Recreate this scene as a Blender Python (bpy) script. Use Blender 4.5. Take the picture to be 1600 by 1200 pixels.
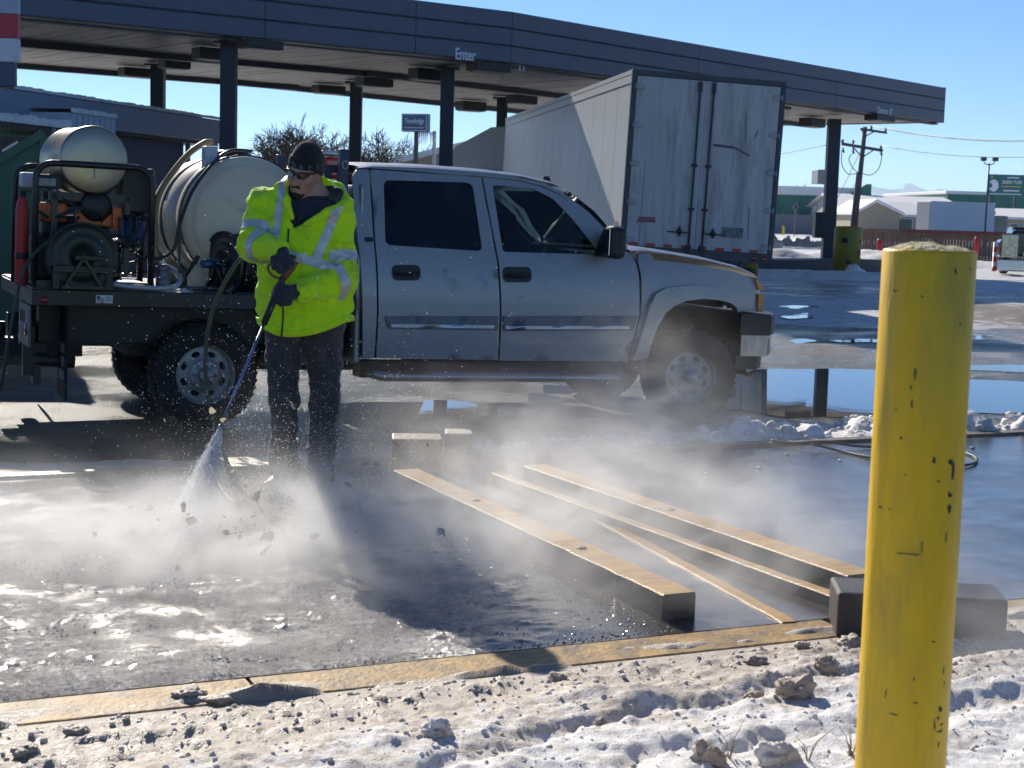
import bpy, bmesh, math, random
import numpy as np
from mathutils import Vector, Matrix, geometry
R_ = math.radians
random.seed(7); RNG = np.random.default_rng(7)
for o in list(bpy.data.objects): bpy.data.objects.remove(o)
scene = bpy.context.scene
COL = scene.collection

# ------------------------------------------------------------------ camera, sky, sun, exposure
EYE = 1.54
_p, _r, FPX = R_(6.37), R_(1.6), 2400.0
_F = Vector((0, math.cos(_p), -math.sin(_p))); _U0 = Vector((0, math.sin(_p), math.cos(_p))); _R0 = Vector((1, 0, 0))
_R = math.cos(_r)*_R0 + math.sin(_r)*_U0; _U = -math.sin(_r)*_R0 + math.cos(_r)*_U0
cam = bpy.data.cameras.new('camera'); camo = bpy.data.objects.new('camera', cam); COL.objects.link(camo)
cam.sensor_width = 36; cam.lens = 36*FPX/1600; cam.clip_end = 30000; cam.clip_start = .05
m = Matrix.Identity(4)
for i in range(3): m[i][0], m[i][1], m[i][2] = _R[i], _U[i], -_F[i]
m[2][3] = EYE
camo.matrix_world = m
cam.dof.use_dof = True; cam.dof.focus_distance = 8.8; cam.dof.aperture_fstop = 9.0
scene.camera = camo

SUN_EL, SUN_AZ = R_(29), R_(-22)          # azimuth measured from +Y towards +X
sdir = Vector((math.sin(SUN_AZ)*math.cos(SUN_EL), math.cos(SUN_AZ)*math.cos(SUN_EL), math.sin(SUN_EL)))
world = bpy.data.worlds.new('World'); scene.world = world; world.use_nodes = True
nt = world.node_tree; bg = nt.nodes['Background']
sky = nt.nodes.new('ShaderNodeTexSky'); sky.sky_type = 'NISHITA'; sky.sun_disc = False
sky.sun_elevation = SUN_EL; sky.sun_rotation = SUN_AZ; sky.altitude = 1500; sky.air_density = 0.85; sky.dust_density = 0.0; sky.ozone_density = 8.5
nt.links.new(sky.outputs['Color'], bg.inputs['Color']); bg.inputs['Strength'].default_value = 0.094
sl = bpy.data.lights.new('sun', 'SUN'); sl.energy = 5.0; sl.angle = R_(0.5); sl.color = (1, .93, .82)
so = bpy.data.objects.new('sun', sl); COL.objects.link(so); so.rotation_euler = (-sdir).to_track_quat('-Z', 'Y').to_euler()
scene.view_settings.view_transform = 'Standard'; scene.view_settings.look = 'None'
scene.view_settings.exposure = 0.33; scene.view_settings.gamma = 1; scene.view_settings.use_curve_mapping = False
scene.render.engine = 'CYCLES'
cy = scene.cycles
cy.use_denoising = True; cy.max_bounces = 7; cy.diffuse_bounces = 3; cy.glossy_bounces = 4; cy.transmission_bounces = 5
cy.transparent_max_bounces = 16; cy.volume_bounces = 1; cy.volume_step_rate = 1.0; cy.volume_max_steps = 128
cy.sample_clamp_indirect = 6; cy.caustics_reflective = False; cy.caustics_refractive = False

# ------------------------------------------------------------------ helpers
def ray(px, py): return _F + _R*((px-800)/FPX) - _U*((py-600)/FPX)
def G(px, py, z=0.0):
    d = ray(px, py); t = (z-EYE)/d.z
    return Vector((d.x*t, d.y*t, z))
def P(px, py, Y):
    d = ray(px, py); t = Y/d.y
    return Vector((d.x*t, Y, EYE+d.z*t))

def ln(nt, a, b): nt.links.new(a, b)
def M(name, col, rough=.5, metal=0., var=.18, vs=5., bump=0., bs=60., dirt=None, stretch=None, coat=0., spec=.5, alpha=None, emit=None, trans=0.):
    """principled material; colour varies by two noises, optional dirt (colour, amount, scale), optional bump"""
    mt = bpy.data.materials.new(name); mt.use_nodes = True
    t = mt.node_tree; b = t.nodes['Principled BSDF']
    b.inputs['Roughness'].default_value = rough; b.inputs['Metallic'].default_value = metal
    b.inputs['Specular IOR Level'].default_value = spec; b.inputs['Coat Weight'].default_value = coat
    b.inputs['Coat Roughness'].default_value = .08; b.inputs['Transmission Weight'].default_value = trans
    tc = t.nodes.new('ShaderNodeTexCoord'); src = tc.outputs['Object']
    if stretch:
        mp = t.nodes.new('ShaderNodeMapping'); mp.inputs['Scale'].default_value = stretch
        ln(t, src, mp.inputs['Vector']); src = mp.outputs['Vector']
    n = t.nodes.new('ShaderNodeTexNoise'); n.inputs['Scale'].default_value = vs; n.inputs['Detail'].default_value = 6; n.inputs['Roughness'].default_value = .62
    ln(t, src, n.inputs['Vector'])
    mx = t.nodes.new('ShaderNodeMix'); mx.data_type = 'RGBA'
    c = Vector(col[:3])
    mx.inputs[6].default_value = (*(c*(1-var)), 1); mx.inputs[7].default_value = (*[min(1, v) for v in c*(1+var)], 1)
    mr = t.nodes.new('ShaderNodeMapRange'); mr.inputs[1].default_value = .3; mr.inputs[2].default_value = .7
    ln(t, n.outputs['Fac'], mr.inputs[0]); ln(t, mr.outputs[0], mx.inputs[0])
    out = mx.outputs[2]
    if dirt:
        n2 = t.nodes.new('ShaderNodeTexNoise'); n2.inputs['Scale'].default_value = dirt[2]; n2.inputs['Detail'].default_value = 8; n2.inputs['Roughness'].default_value = .7
        ln(t, src, n2.inputs['Vector'])
        r2 = t.nodes.new('ShaderNodeMapRange'); r2.inputs[1].default_value = .62-dirt[1]*.35; r2.inputs[2].default_value = .78-dirt[1]*.2
        ln(t, n2.outputs['Fac'], r2.inputs[0])
        m2 = t.nodes.new('ShaderNodeMix'); m2.data_type = 'RGBA'; m2.inputs[7].default_value = (*dirt[0], 1)
        ln(t, r2.outputs[0], m2.inputs[0]); ln(t, out, m2.inputs[6]); out = m2.outputs[2]
    ln(t, out, b.inputs['Base Color'])
    rr = t.nodes.new('ShaderNodeMapRange'); rr.inputs[3].default_value = max(.02, rough*.8); rr.inputs[4].default_value = min(1, rough*1.25)
    ln(t, n.outputs['Fac'], rr.inputs[0]); ln(t, rr.outputs[0], b.inputs['Roughness'])
    if bump:
        n3 = t.nodes.new('ShaderNodeTexNoise'); n3.inputs['Scale'].default_value = bs; n3.inputs['Detail'].default_value = 5
        ln(t, src, n3.inputs['Vector'])
        bp = t.nodes.new('ShaderNodeBump'); bp.inputs['Strength'].default_value = bump; bp.inputs['Distance'].default_value = .02
        ln(t, n3.outputs['Fac'], bp.inputs['Height']); ln(t, bp.outputs['Normal'], b.inputs['Normal'])
    if emit: b.inputs['Emission Color'].default_value = (*emit[0], 1); b.inputs['Emission Strength'].default_value = emit[1]
    return mt

def link(o, parent=None):
    COL.objects.link(o)
    if parent: o.parent = parent
    return o
def tag(o, label=None, cat=None, group=None, kind=None):
    if label: o['label'] = label
    if cat: o['category'] = cat
    if group: o['group'] = group
    if kind: o['kind'] = kind
    return o
def thing(name, label, cat, loc=(0, 0, 0), rz=0., group=None, mat=None):
    o = bpy.data.objects.new(name, None); o.empty_display_size = .2
    if mat is not None: o.matrix_world = mat
    else: o.location = loc; o.rotation_euler = (0, 0, rz)
    link(o); tag(o, label, cat, group); return o
def copy_tree(o, parent=None):
    c = o.copy(); COL.objects.link(c)
    if parent: c.parent = parent
    for ch in list(o.children): copy_tree(ch, c)
    return c

class MB:
    def __init__(s): s.v = []; s.f = []; s.m = []; s.mi = 0; s.sm = []; s.smooth = False
    def add(s, vs, fs):
        b = len(s.v); s.v += [tuple(v) for v in vs]
        for f in fs: s.f.append([b+i for i in f]); s.m.append(s.mi); s.sm.append(s.smooth)
        return s
    def box(s, a, b, mat=None, bev=0.):
        (x0, y0, z0), (x1, y1, z1) = a, b
        if x0 > x1: x0, x1 = x1, x0
        if y0 > y1: y0, y1 = y1, y0
        if z0 > z1: z0, z1 = z1, z0
        if bev:
            bm = bmesh.new(); bmesh.ops.create_cube(bm, size=1)
            for v in bm.verts: v.co = Vector(((x0+x1)/2+v.co.x*(x1-x0), (y0+y1)/2+v.co.y*(y1-y0), (z0+z1)/2+v.co.z*(z1-z0)))
            bmesh.ops.bevel(bm, geom=bm.edges[:], offset=bev, segments=2, affect='EDGES', profile=.5)
            bm.verts.index_update(); vs = [v.co.copy() for v in bm.verts]; fs = [[v.index for v in f.verts] for f in bm.faces]; bm.free()
        else:
            vs = [Vector(p) for p in ((x0,y0,z0),(x1,y0,z0),(x1,y1,z0),(x0,y1,z0),(x0,y0,z1),(x1,y0,z1),(x1,y1,z1),(x0,y1,z1))]
            fs = [(3,2,1,0),(4,5,6,7),(0,1,5,4),(1,2,6,5),(2,3,7,6),(3,0,4,7)]
        if mat: vs = [mat @ v for v in vs]
        return s.add(vs, fs)
    def beam(s, a, b, w, h, up=(0, 0, 1)):
        a, b = Vector(a), Vector(b); d = (b-a).normalized(); up = Vector(up)
        if abs(d.dot(up)) > .98: up = Vector((1, 0, 0))
        x = d.cross(up).normalized()*w/2; y = x.cross(d).normalized()*h/2
        vs = [a-x-y, a+x-y, a+x+y, a-x+y, b-x-y, b+x-y, b+x+y, b-x+y]
        return s.add(vs, [(0,1,2,3),(7,6,5,4),(0,4,5,1),(1,5,6,2),(2,6,7,3),(3,7,4,0)])
    def tube(s, pts, r, n=10, caps=True, closed=False):
        pts = [Vector(p) for p in pts]; N = len(pts); rs = r if isinstance(r, (list, tuple)) else [r]*N
        sm = s.smooth; s.smooth = True
        up = Vector((0, 0, 1)); rings = []; prev = None
        for i, p in enumerate(pts):
            if closed: d = (pts[(i+1) % N]-pts[i-1])
            else: d = pts[min(i+1, N-1)]-pts[max(i-1, 0)]
            d = d.normalized() if d.length > 1e-9 else Vector((0, 0, 1))
            if prev is None:
                a = up if abs(d.dot(up)) < .95 else Vector((1, 0, 0)); x = d.cross(a).normalized()
            else:
                x = prev-d*prev.dot(d); x = x.normalized() if x.length > 1e-6 else d.orthogonal().normalized()
            prev = x; y = d.cross(x)
            rings.append([p+(x*math.cos(2*math.pi*k/n)+y*math.sin(2*math.pi*k/n))*rs[i] for k in range(n)])
        vs = [v for rg in rings for v in rg]; fs = []
        for i in range(N if closed else N-1):
            j = (i+1) % N
            for k in range(n):
                k2 = (k+1) % n; fs.append((i*n+k, i*n+k2, j*n+k2, j*n+k))
        s.add(vs, fs)
        if caps and not closed:
            s.smooth = False; b = len(s.v)-N*n
            s.f.append([b+k for k in range(n)][::-1]); s.m.append(s.mi); s.sm.append(False)
            s.f.append([b+(N-1)*n+k for k in range(n)]); s.m.append(s.mi); s.sm.append(False)
        s.smooth = sm; return s
    def lathe(s, prof, mat=None, n=32, smooth=True, arc=None):
        """prof: list of (r, z), about local z"""
        vs = []; fs = []; mat = mat or Matrix.Identity(4)
        for r, z in prof:
            for k in range(n): a = 2*math.pi*k/n; vs.append(mat @ Vector((r*math.cos(a), r*math.sin(a), z)))
        for i in range(len(prof)-1):
            for k in range(n): k2 = (k+1) % n; fs.append((i*n+k, i*n+k2, (i+1)*n+k2, (i+1)*n+k))
        sm = s.smooth; s.smooth = smooth; s.add(vs, fs); s.smooth = sm; return s
    def prism(s, poly, d0, d1, mat=None):
        """poly: (x, z) outline, extruded in y from d0 to d1"""
        n = len(poly); mat = mat or Matrix.Identity(4)
        vs = [mat @ Vector((x, d0, z)) for x, z in poly]+[mat @ Vector((x, d1, z)) for x, z in poly]
        fs = [list(range(n)), list(range(2*n-1, n-1, -1))]+[(i, i+n, (i+1) % n+n, (i+1) % n) for i in range(n)]
        return s.add(vs, fs)
    def build(s, name, mat, parent=None, fix=True, autosm=None):
        me = bpy.data.meshes.new(name); me.from_pydata(s.v, [], s.f)
        mats = mat if isinstance(mat, (list, tuple)) else [mat]
        for mm in mats: me.materials.append(mm)
        me.polygons.foreach_set('material_index', s.m); me.polygons.foreach_set('use_smooth', s.sm)
        if fix:
            bm = bmesh.new(); bm.from_mesh(me); bmesh.ops.recalc_face_normals(bm, faces=bm.faces[:]); bm.to_mesh(me); bm.free()
        me.update()
        return link(bpy.data.objects.new(name, me), parent)

def rot_to(axis, loc=(0, 0, 0)):
    """matrix whose z axis is axis"""
    q = Vector(axis).to_track_quat('Z', 'Y'); return Matrix.Translation(Vector(loc)) @ q.to_matrix().to_4x4()
def spline(pts, n=8):
    pts = [Vector(p) for p in pts]; out = []
    for i in range(len(pts)-1):
        p0 = pts[max(i-1, 0)]; p1 = pts[i]; p2 = pts[i+1]; p3 = pts[min(i+2, len(pts)-1)]
        for k in range(n):
            t = k/n; out.append(.5*((2*p1)+(p2-p0)*t+(2*p0-5*p1+4*p2-p3)*t*t+(3*p1-p0-3*p2+p3)*t**3))
    out.append(pts[-1]); return out

def mesh_np(name, V, F, mat, parent=None, smooth=True):
    me = bpy.data.meshes.new(name); V = np.asarray(V, dtype=np.float32); F = np.asarray(F, dtype=np.int32)
    me.vertices.add(len(V)); me.vertices.foreach_set('co', V.ravel())
    k = F.shape[1]; me.loops.add(F.size); me.loops.foreach_set('vertex_index', F.ravel())
    me.polygons.add(len(F)); me.polygons.foreach_set('loop_start', np.arange(0, F.size, k, dtype=np.int32))
    me.polygons.foreach_set('use_smooth', np.full(len(F), smooth)); me.materials.append(mat)
    me.update(calc_edges=True); me.validate()
    return link(bpy.data.objects.new(name, me), parent)

# value noise for numpy
_perm = RNG.random(65536).astype(np.float64)
def _h(i, j, k): return _perm[(i*73856093 ^ j*19349663 ^ k*83492791) & 65535]
def vnoise(x, y, z):
    xi, yi, zi = np.floor(x).astype(np.int64), np.floor(y).astype(np.int64), np.floor(z).astype(np.int64)
    fx, fy, fz = x-xi, y-yi, z-zi
    fx, fy, fz = fx*fx*(3-2*fx), fy*fy*(3-2*fy), fz*fz*(3-2*fz); r = 0
    for a in (0, 1):
        for b in (0, 1):
            for c in (0, 1):
                r = r+_h(xi+a, yi+b, zi+c)*(fx if a else 1-fx)*(fy if b else 1-fy)*(fz if c else 1-fz)
    return r*2-1
def fbm(x, y, z=0., oct=4, gain=.5):
    z = np.zeros_like(x)+z; r = 0; a = 1.
    for i in range(oct): r = r+a*vnoise(x+17.3*i, y-9.1*i, z+5.7*i); x, y, z = x*2.03, y*2.03, z*2.03; a *= gain
    return r

# signed-distance shapes meshed by surface nets
def surface_nets(V, lo, h):
    nx, ny, nz = V.shape; S = V < 0
    cx, cy_, cz = nx-1, ny-1, nz-1
    acc = np.zeros((cx, cy_, cz, 3)); cnt = np.zeros((cx, cy_, cz))
    cs = [(a, b, c) for a in (0, 1) for b in (0, 1) for c in (0, 1)]
    for c0 in cs:
        for ax in range(3):
            if c0[ax]: continue
            c1 = list(c0); c1[ax] = 1
            s0 = tuple(slice(c0[d], c0[d]+(cx, cy_, cz)[d]) for d in range(3)); s1 = tuple(slice(c1[d], c1[d]+(cx, cy_, cz)[d]) for d in range(3))
            a, b = V[s0], V[s1]; mk = S[s0] != S[s1]
            t = np.where(mk, a/np.where(mk, a-b, 1), 0)
            for d in range(3): acc[..., d] += np.where(mk, c0[d]+(t if d == ax else 0), 0)
            cnt += mk
    act = cnt > 0; idx = -np.ones(act.shape, dtype=np.int64); idx[act] = np.arange(act.sum())
    ijk = np.argwhere(act); verts = np.asarray(lo)+h*(ijk+acc[act]/cnt[act][:, None])
    faces = []
    for ax in range(3):
        s0 = [slice(1, -1)]*3; s0[ax] = slice(0, -1); s1 = list(s0); s1[ax] = slice(1, None)
        a, b = S[tuple(s0)], S[tuple(s1)]; e = np.argwhere(a != b)
        off = np.array([1, 1, 1]); off[ax] = 0; e0 = e+off
        sgn = S[tuple(e0.T)]
        u = np.zeros(3, int); w = np.zeros(3, int); u[(ax+1) % 3] = 1; w[(ax+2) % 3] = 1
        q = np.stack([idx[tuple((e0-u-w).T)], idx[tuple((e0-w).T)], idx[tuple(e0.T)], idx[tuple((e0-u).T)]], 1)
        q[~sgn] = q[~sgn][:, ::-1]; faces.append(q)
    return verts, np.concatenate(faces)
def grid(lo, hi, h):
    ax = [np.arange(lo[d], hi[d]+h, h) for d in range(3)]
    return np.meshgrid(*ax, indexing='ij')
def sdf_obj(name, fn, lo, hi, h, mat, parent=None):
    X, Y, Z = grid(lo, hi, h); V, F = surface_nets(fn(X, Y, Z), lo, h)
    return mesh_np(name, V, F, mat, parent)
def smin(a, b, k):
    hh = np.clip(.5+.5*(b-a)/k, 0, 1); return b*(1-hh)+a*hh-k*hh*(1-hh)
def smax(a, b, k): return -smin(-a, -b, k)
def cone(X, Y, Z, a, b, ra, rb):
    a, b = np.array(a, float), np.array(b, float); d = b-a; L2 = d@d
    t = np.clip(((X-a[0])*d[0]+(Y-a[1])*d[1]+(Z-a[2])*d[2])/L2, 0, 1)
    return np.sqrt((X-a[0]-t*d[0])**2+(Y-a[1]-t*d[1])**2+(Z-a[2]-t*d[2])**2)-(ra+(rb-ra)*t)
def chain(X, Y, Z, pts, rs, k=.02):
    r = None
    for i in range(len(pts)-1):
        c = cone(X, Y, Z, pts[i], pts[i+1], rs[i], rs[i+1]); r = c if r is None else smin(r, c, k)
    return r
def ell(X, Y, Z, c, r):
    q = np.sqrt(((X-c[0])/r[0])**2+((Y-c[1])/r[1])**2+((Z-c[2])/r[2])**2); return (q-1)*min(r)

def text_mesh(name, txt, size, mat, parent=None, mw=None, ext=.004, bold=0., xs=1., align='CENTER'):
    cu = bpy.data.curves.new(name, 'FONT'); cu.body = txt; cu.size = size; cu.extrude = ext; cu.align_x = align; cu.align_y = 'CENTER'; cu.offset = bold
    ob = bpy.data.objects.new(name, cu); COL.objects.link(ob)
    dg = bpy.context.evaluated_depsgraph_get(); me = bpy.data.meshes.new_from_object(ob.evaluated_get(dg))
    bpy.data.objects.remove(ob); me.materials.clear(); me.materials.append(mat)
    if xs != 1.: me.transform(Matrix.Diagonal((xs, 1, 1, 1)))
    o = bpy.data.objects.new(name, me); link(o, parent)
    if mw is not None: o.matrix_local = mw
    return o
def face_mat(o, x, y):
    """matrix placing a flat thing at o with local x,y axes"""
    x = Vector(x).normalized(); y = Vector(y); y = (y-x*y.dot(x)).normalized(); z = x.cross(y); mm = Matrix.Identity(4)
    for i in range(3): mm[i][0], mm[i][1], mm[i][2], mm[i][3] = x[i], y[i], z[i], o[i]
    return mm
def pip(x, y, poly):
    c = False; n = len(poly); j = n-1
    for i in range(n):
        xi, yi = poly[i]; xj, yj = poly[j]
        if (yi > y) != (yj > y) and x < (xj-xi)*(y-yi)/(yj-yi)+xi: c = not c
        j = i
    return c
def cdt(outer, holes=(), step=None):
    """triangulate an outline with holes; interior points on a grid of the given step"""
    pts = [Vector(p) for p in outer]; edges = [(i, (i+1) % len(outer)) for i in range(len(outer))]
    for hpoly in holes:
        b = len(pts); pts += [Vector(p) for p in hpoly]; edges += [(b+i, b+(i+1) % len(hpoly)) for i in range(len(hpoly))]
    if step:
        xs = [p[0] for p in outer]; ys = [p[1] for p in outer]
        allp = [outer]+list(holes)
        y = min(ys)+step*.5
        while y < max(ys):
            x = min(xs)+step*.5
            while x < max(xs):
                if pip(x, y, outer) and not any(pip(x, y, hq) for hq in holes):
                    if all(((x-q[0])**2+(y-q[1])**2) > (step*.3)**2 for pl in allp for q in pl): pts.append(Vector((x, y)))
                x += step
            y += step
    r = geometry.delaunay_2d_cdt(pts, edges, [], 0, 1e-6)
    vs = [(v[0], v[1]) for v in r[0]]; fs = []
    for f in r[2]:
        cx = sum(vs[i][0] for i in f)/len(f); cyy = sum(vs[i][1] for i in f)/len(f)
        if pip(cx, cyy, outer) and not any(pip(cx, cyy, hq) for hq in holes): fs.append(list(f))
    return vs, fs
def dens(poly, step):
    out = []
    for i in range(len(poly)):
        a, b = poly[i], poly[(i+1) % len(poly)]; L = math.hypot(b[0]-a[0], b[1]-a[1]); k = max(1, int(L/step))
        out += [(a[0]+(b[0]-a[0])*j/k, a[1]+(b[1]-a[1])*j/k) for j in range(k)]
    return out
# ------------------------------------------------------------------ ground, pad, snow, water
def smoothstep(a, b, x): t = np.clip((x-a)/(b-a), 0, 1); return t*t*(3-2*t)
def gh(x, y):
    """height of the asphalt: it drains towards the puddle on the right"""
    return -.13-.09*smoothstep(-2.2, 1.9, np.asarray(x, float))
def ghs(x, y): return float(gh(x, y))

def ground_material():
    mt = bpy.data.materials.new('wet_asphalt_and_snow'); mt.use_nodes = True; t = mt.node_tree; b = t.nodes['Principled BSDF']
    N = t.nodes.new; geo = N('ShaderNodeNewGeometry'); pos = geo.outputs['Position']
    def noise(scale, det=6, st=None, rough=.6):
        n = N('ShaderNodeTexNoise'); n.inputs['Scale'].default_value = scale; n.inputs['Detail'].default_value = det; n.inputs['Roughness'].default_value = rough
        if st:
            mp = N('ShaderNodeMapping'); mp.inputs['Rotation'].default_value = (0, 0, st[3]); mp.inputs['Scale'].default_value = st[:3]
            ln(t, pos, mp.inputs['Vector']); ln(t, mp.outputs['Vector'], n.inputs['Vector'])
        else: ln(t, pos, n.inputs['Vector'])
        return n.outputs['Fac']
    def rng(v, a, c, d=0., e=1.):
        r = N('ShaderNodeMapRange'); r.interpolation_type = 'SMOOTHSTEP'
        for i, q in enumerate((a, c, d, e)): r.inputs[i+1].default_value = q
        ln(t, v, r.inputs[0]); return r.outputs[0]
    def math_(op, a, c):
        n = N('ShaderNodeMath'); n.operation = op
        for i, q in enumerate((a, c)):
            if isinstance(q, float): n.inputs[i].default_value = q
            else: ln(t, q, n.inputs[i])
        return n.outputs[0]
    def mix(f, a, c):
        n = N('ShaderNodeMix'); n.data_type = 'RGBA'; ln(t, f, n.inputs[0])
        for i, q in ((6, a), (7, c)):
            if isinstance(q, tuple): n.inputs[i].default_value = (*q, 1)
            else: ln(t, q, n.inputs[i])
        return n.outputs[2]
    at = N('ShaderNodeAttribute'); at.attribute_name = 'snow'; ad = N('ShaderNodeAttribute'); ad.attribute_name = 'dirt'
    streak = noise(1.0, 7, (.12, 1.1, 1., R_(-8)), .65); patch = noise(.9, 8); fine = noise(14, 6); grit = noise(70, 3); grit2 = noise(220, 2)
    v = math_('ADD', at.outputs['Fac'], math_('MULTIPLY', math_('SUBTRACT', streak, .5), 1.9))
    v = math_('ADD', v, math_('MULTIPLY', math_('SUBTRACT', patch, .5), .9))
    snow = rng(v, .44, .56)
    asph = mix(rng(grit, .35, .7), (.021, .019, .017), (.090, .077, .064))
    asph = mix(rng(fine, .5, .75), asph, (.065, .053, .043))
    asph = mix(rng(math_('ADD', ad.outputs['Fac'], math_('MULTIPLY', math_('SUBTRACT', streak, .5), 1.5)), .25, .6), asph, (.17, .125, .085))
    dirtn = math_('ADD', ad.outputs['Fac'], math_('MULTIPLY', math_('SUBTRACT', noise(2.6, 9, None, .72), .5), 2.2))
    sn = mix(rng(dirtn, .3, .9), (.80, .81, .83), (.24, .18, .125))
    sn = mix(rng(math_('ADD', ad.outputs['Fac'], math_('MULTIPLY', math_('SUBTRACT', noise(9., 6), .5), 1.6)), .75, 1.2), sn, (.10, .075, .055))
    ln(t, mix(snow, asph, sn), b.inputs['Base Color'])
    wet = rng(noise(.55, 6), .36, .6)                               # where water stands thin on the asphalt
    ra = math_('ADD', math_('MULTIPLY', wet, .26), .11)
    rr = math_('ADD', math_('MULTIPLY', snow, .5), math_('MULTIPLY', ra, math_('SUBTRACT', 1., snow)))
    ln(t, rr, b.inputs['Roughness']); b.inputs['Specular IOR Level'].default_value = .28
    bp = N('ShaderNodeBump'); bp.inputs['Strength'].default_value = 1.; bp.inputs['Distance'].default_value = .04
    hgt = math_('ADD', math_('MULTIPLY', grit, .6), math_('ADD', math_('MULTIPLY', grit2, .25), math_('MULTIPLY', fine, math_('MULTIPLY', snow, 3.))))
    ln(t, hgt, bp.inputs['Height']); ln(t, bp.outputs['Normal'], b.inputs['Normal'])
    return mt

def add_attr(o, name, vals):
    a = o.data.attributes.new(name, 'FLOAT', 'POINT'); a.data.foreach_set('value', np.asarray(vals, dtype=np.float32).ravel())

def sheet(name, xs, ys, zf, mat):
    X, Y = np.meshgrid(xs, ys, indexing='ij'); Z = zf(X, Y); nx, ny = X.shape
    I = np.arange(nx*ny).reshape(nx, ny)
    F = np.stack([I[:-1, :-1], I[1:, :-1], I[1:, 1:], I[:-1, 1:]], -1).reshape(-1, 4)
    return mesh_np(name, np.stack([X, Y, Z], -1).reshape(-1, 3), F, mat), X, Y

def build_ground():
    rows = np.concatenate([np.linspace(-25, 8, 14), np.linspace(8.5, 30, 120), np.geomspace(30.5, 9000, 170)])
    cols = np.linspace(-1, 1, 161); cols = np.sign(cols)*np.abs(cols)**1.5
    Yg, Cg = np.meshgrid(rows, cols, indexing='ij'); Xg = Cg*(26+np.maximum(Yg, 0)*1.05)
    far = smoothstep(17, 24, Yg)
    Zg = gh(Xg, Yg)+far*smoothstep(2000, 200, Yg)*.035*(fbm(Xg*.7, Yg*1.2, 0, 4)+.3)
    nx, ny = Xg.shape; I = np.arange(nx*ny).reshape(nx, ny)
    F = np.stack([I[:-1, :-1], I[:-1, 1:], I[1:, 1:], I[1:, :-1]], -1).reshape(-1, 4)
    o = mesh_np('ground', np.stack([Xg, Yg, Zg], -1).reshape(-1, 3), F, ground_material())
    s = np.full_like(Xg, -.6)
    s = np.where(Yg > 17, -.6+.86*smoothstep(18, 24, Yg), s)
    wedge = smoothstep(25, 27.5, Yg)*smoothstep(37, 34, Yg)
    s = np.maximum(s, .95*wedge)
    s = np.where(Yg > 35, .46+.25*smoothstep(40, 48, Yg), s)
    s = np.where(Yg > 58, .95, s)
    road = smoothstep(92, 98, Yg)*smoothstep(128, 120, Yg)          # the grey road in front of the far fences
    s = s-road*.75
    d = np.full_like(Xg, .0)
    d = d+wedge*(.30+.55*smoothstep(6.5, 10, Xg-.0*Yg))+.45*smoothstep(18, 21, Yg)*smoothstep(27, 24, Yg)-.35*smoothstep(50, 60, Yg)
    add_attr(o, 'snow', s); add_attr(o, 'dirt', d); tag(o, kind='structure')
build_ground()

# the pad is a truck scale's concrete deck: a axis along its near edge, b axis away from the camera
PO = G(800, 1020, 0); PA = Vector((math.cos(R_(24.6)), math.sin(R_(24.6)), 0)); PB = Vector((-PA.y, PA.x, 0))
PADM = Matrix(((PA.x, PB.x, 0, PO.x), (PA.y, PB.y, 0, PO.y), (0, 0, 1, 0), (0, 0, 0, 1)))
PADI = PADM.inverted()
def ab(px, py, z=0.): q = PADI @ G(px, py, z); return q.x, q.y
PAD_W = 3.95
def np_ab(X, Y): return (X-PO.x)*PA.x+(Y-PO.y)*PA.y, (X-PO.x)*PB.x+(Y-PO.y)*PB.y

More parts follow.
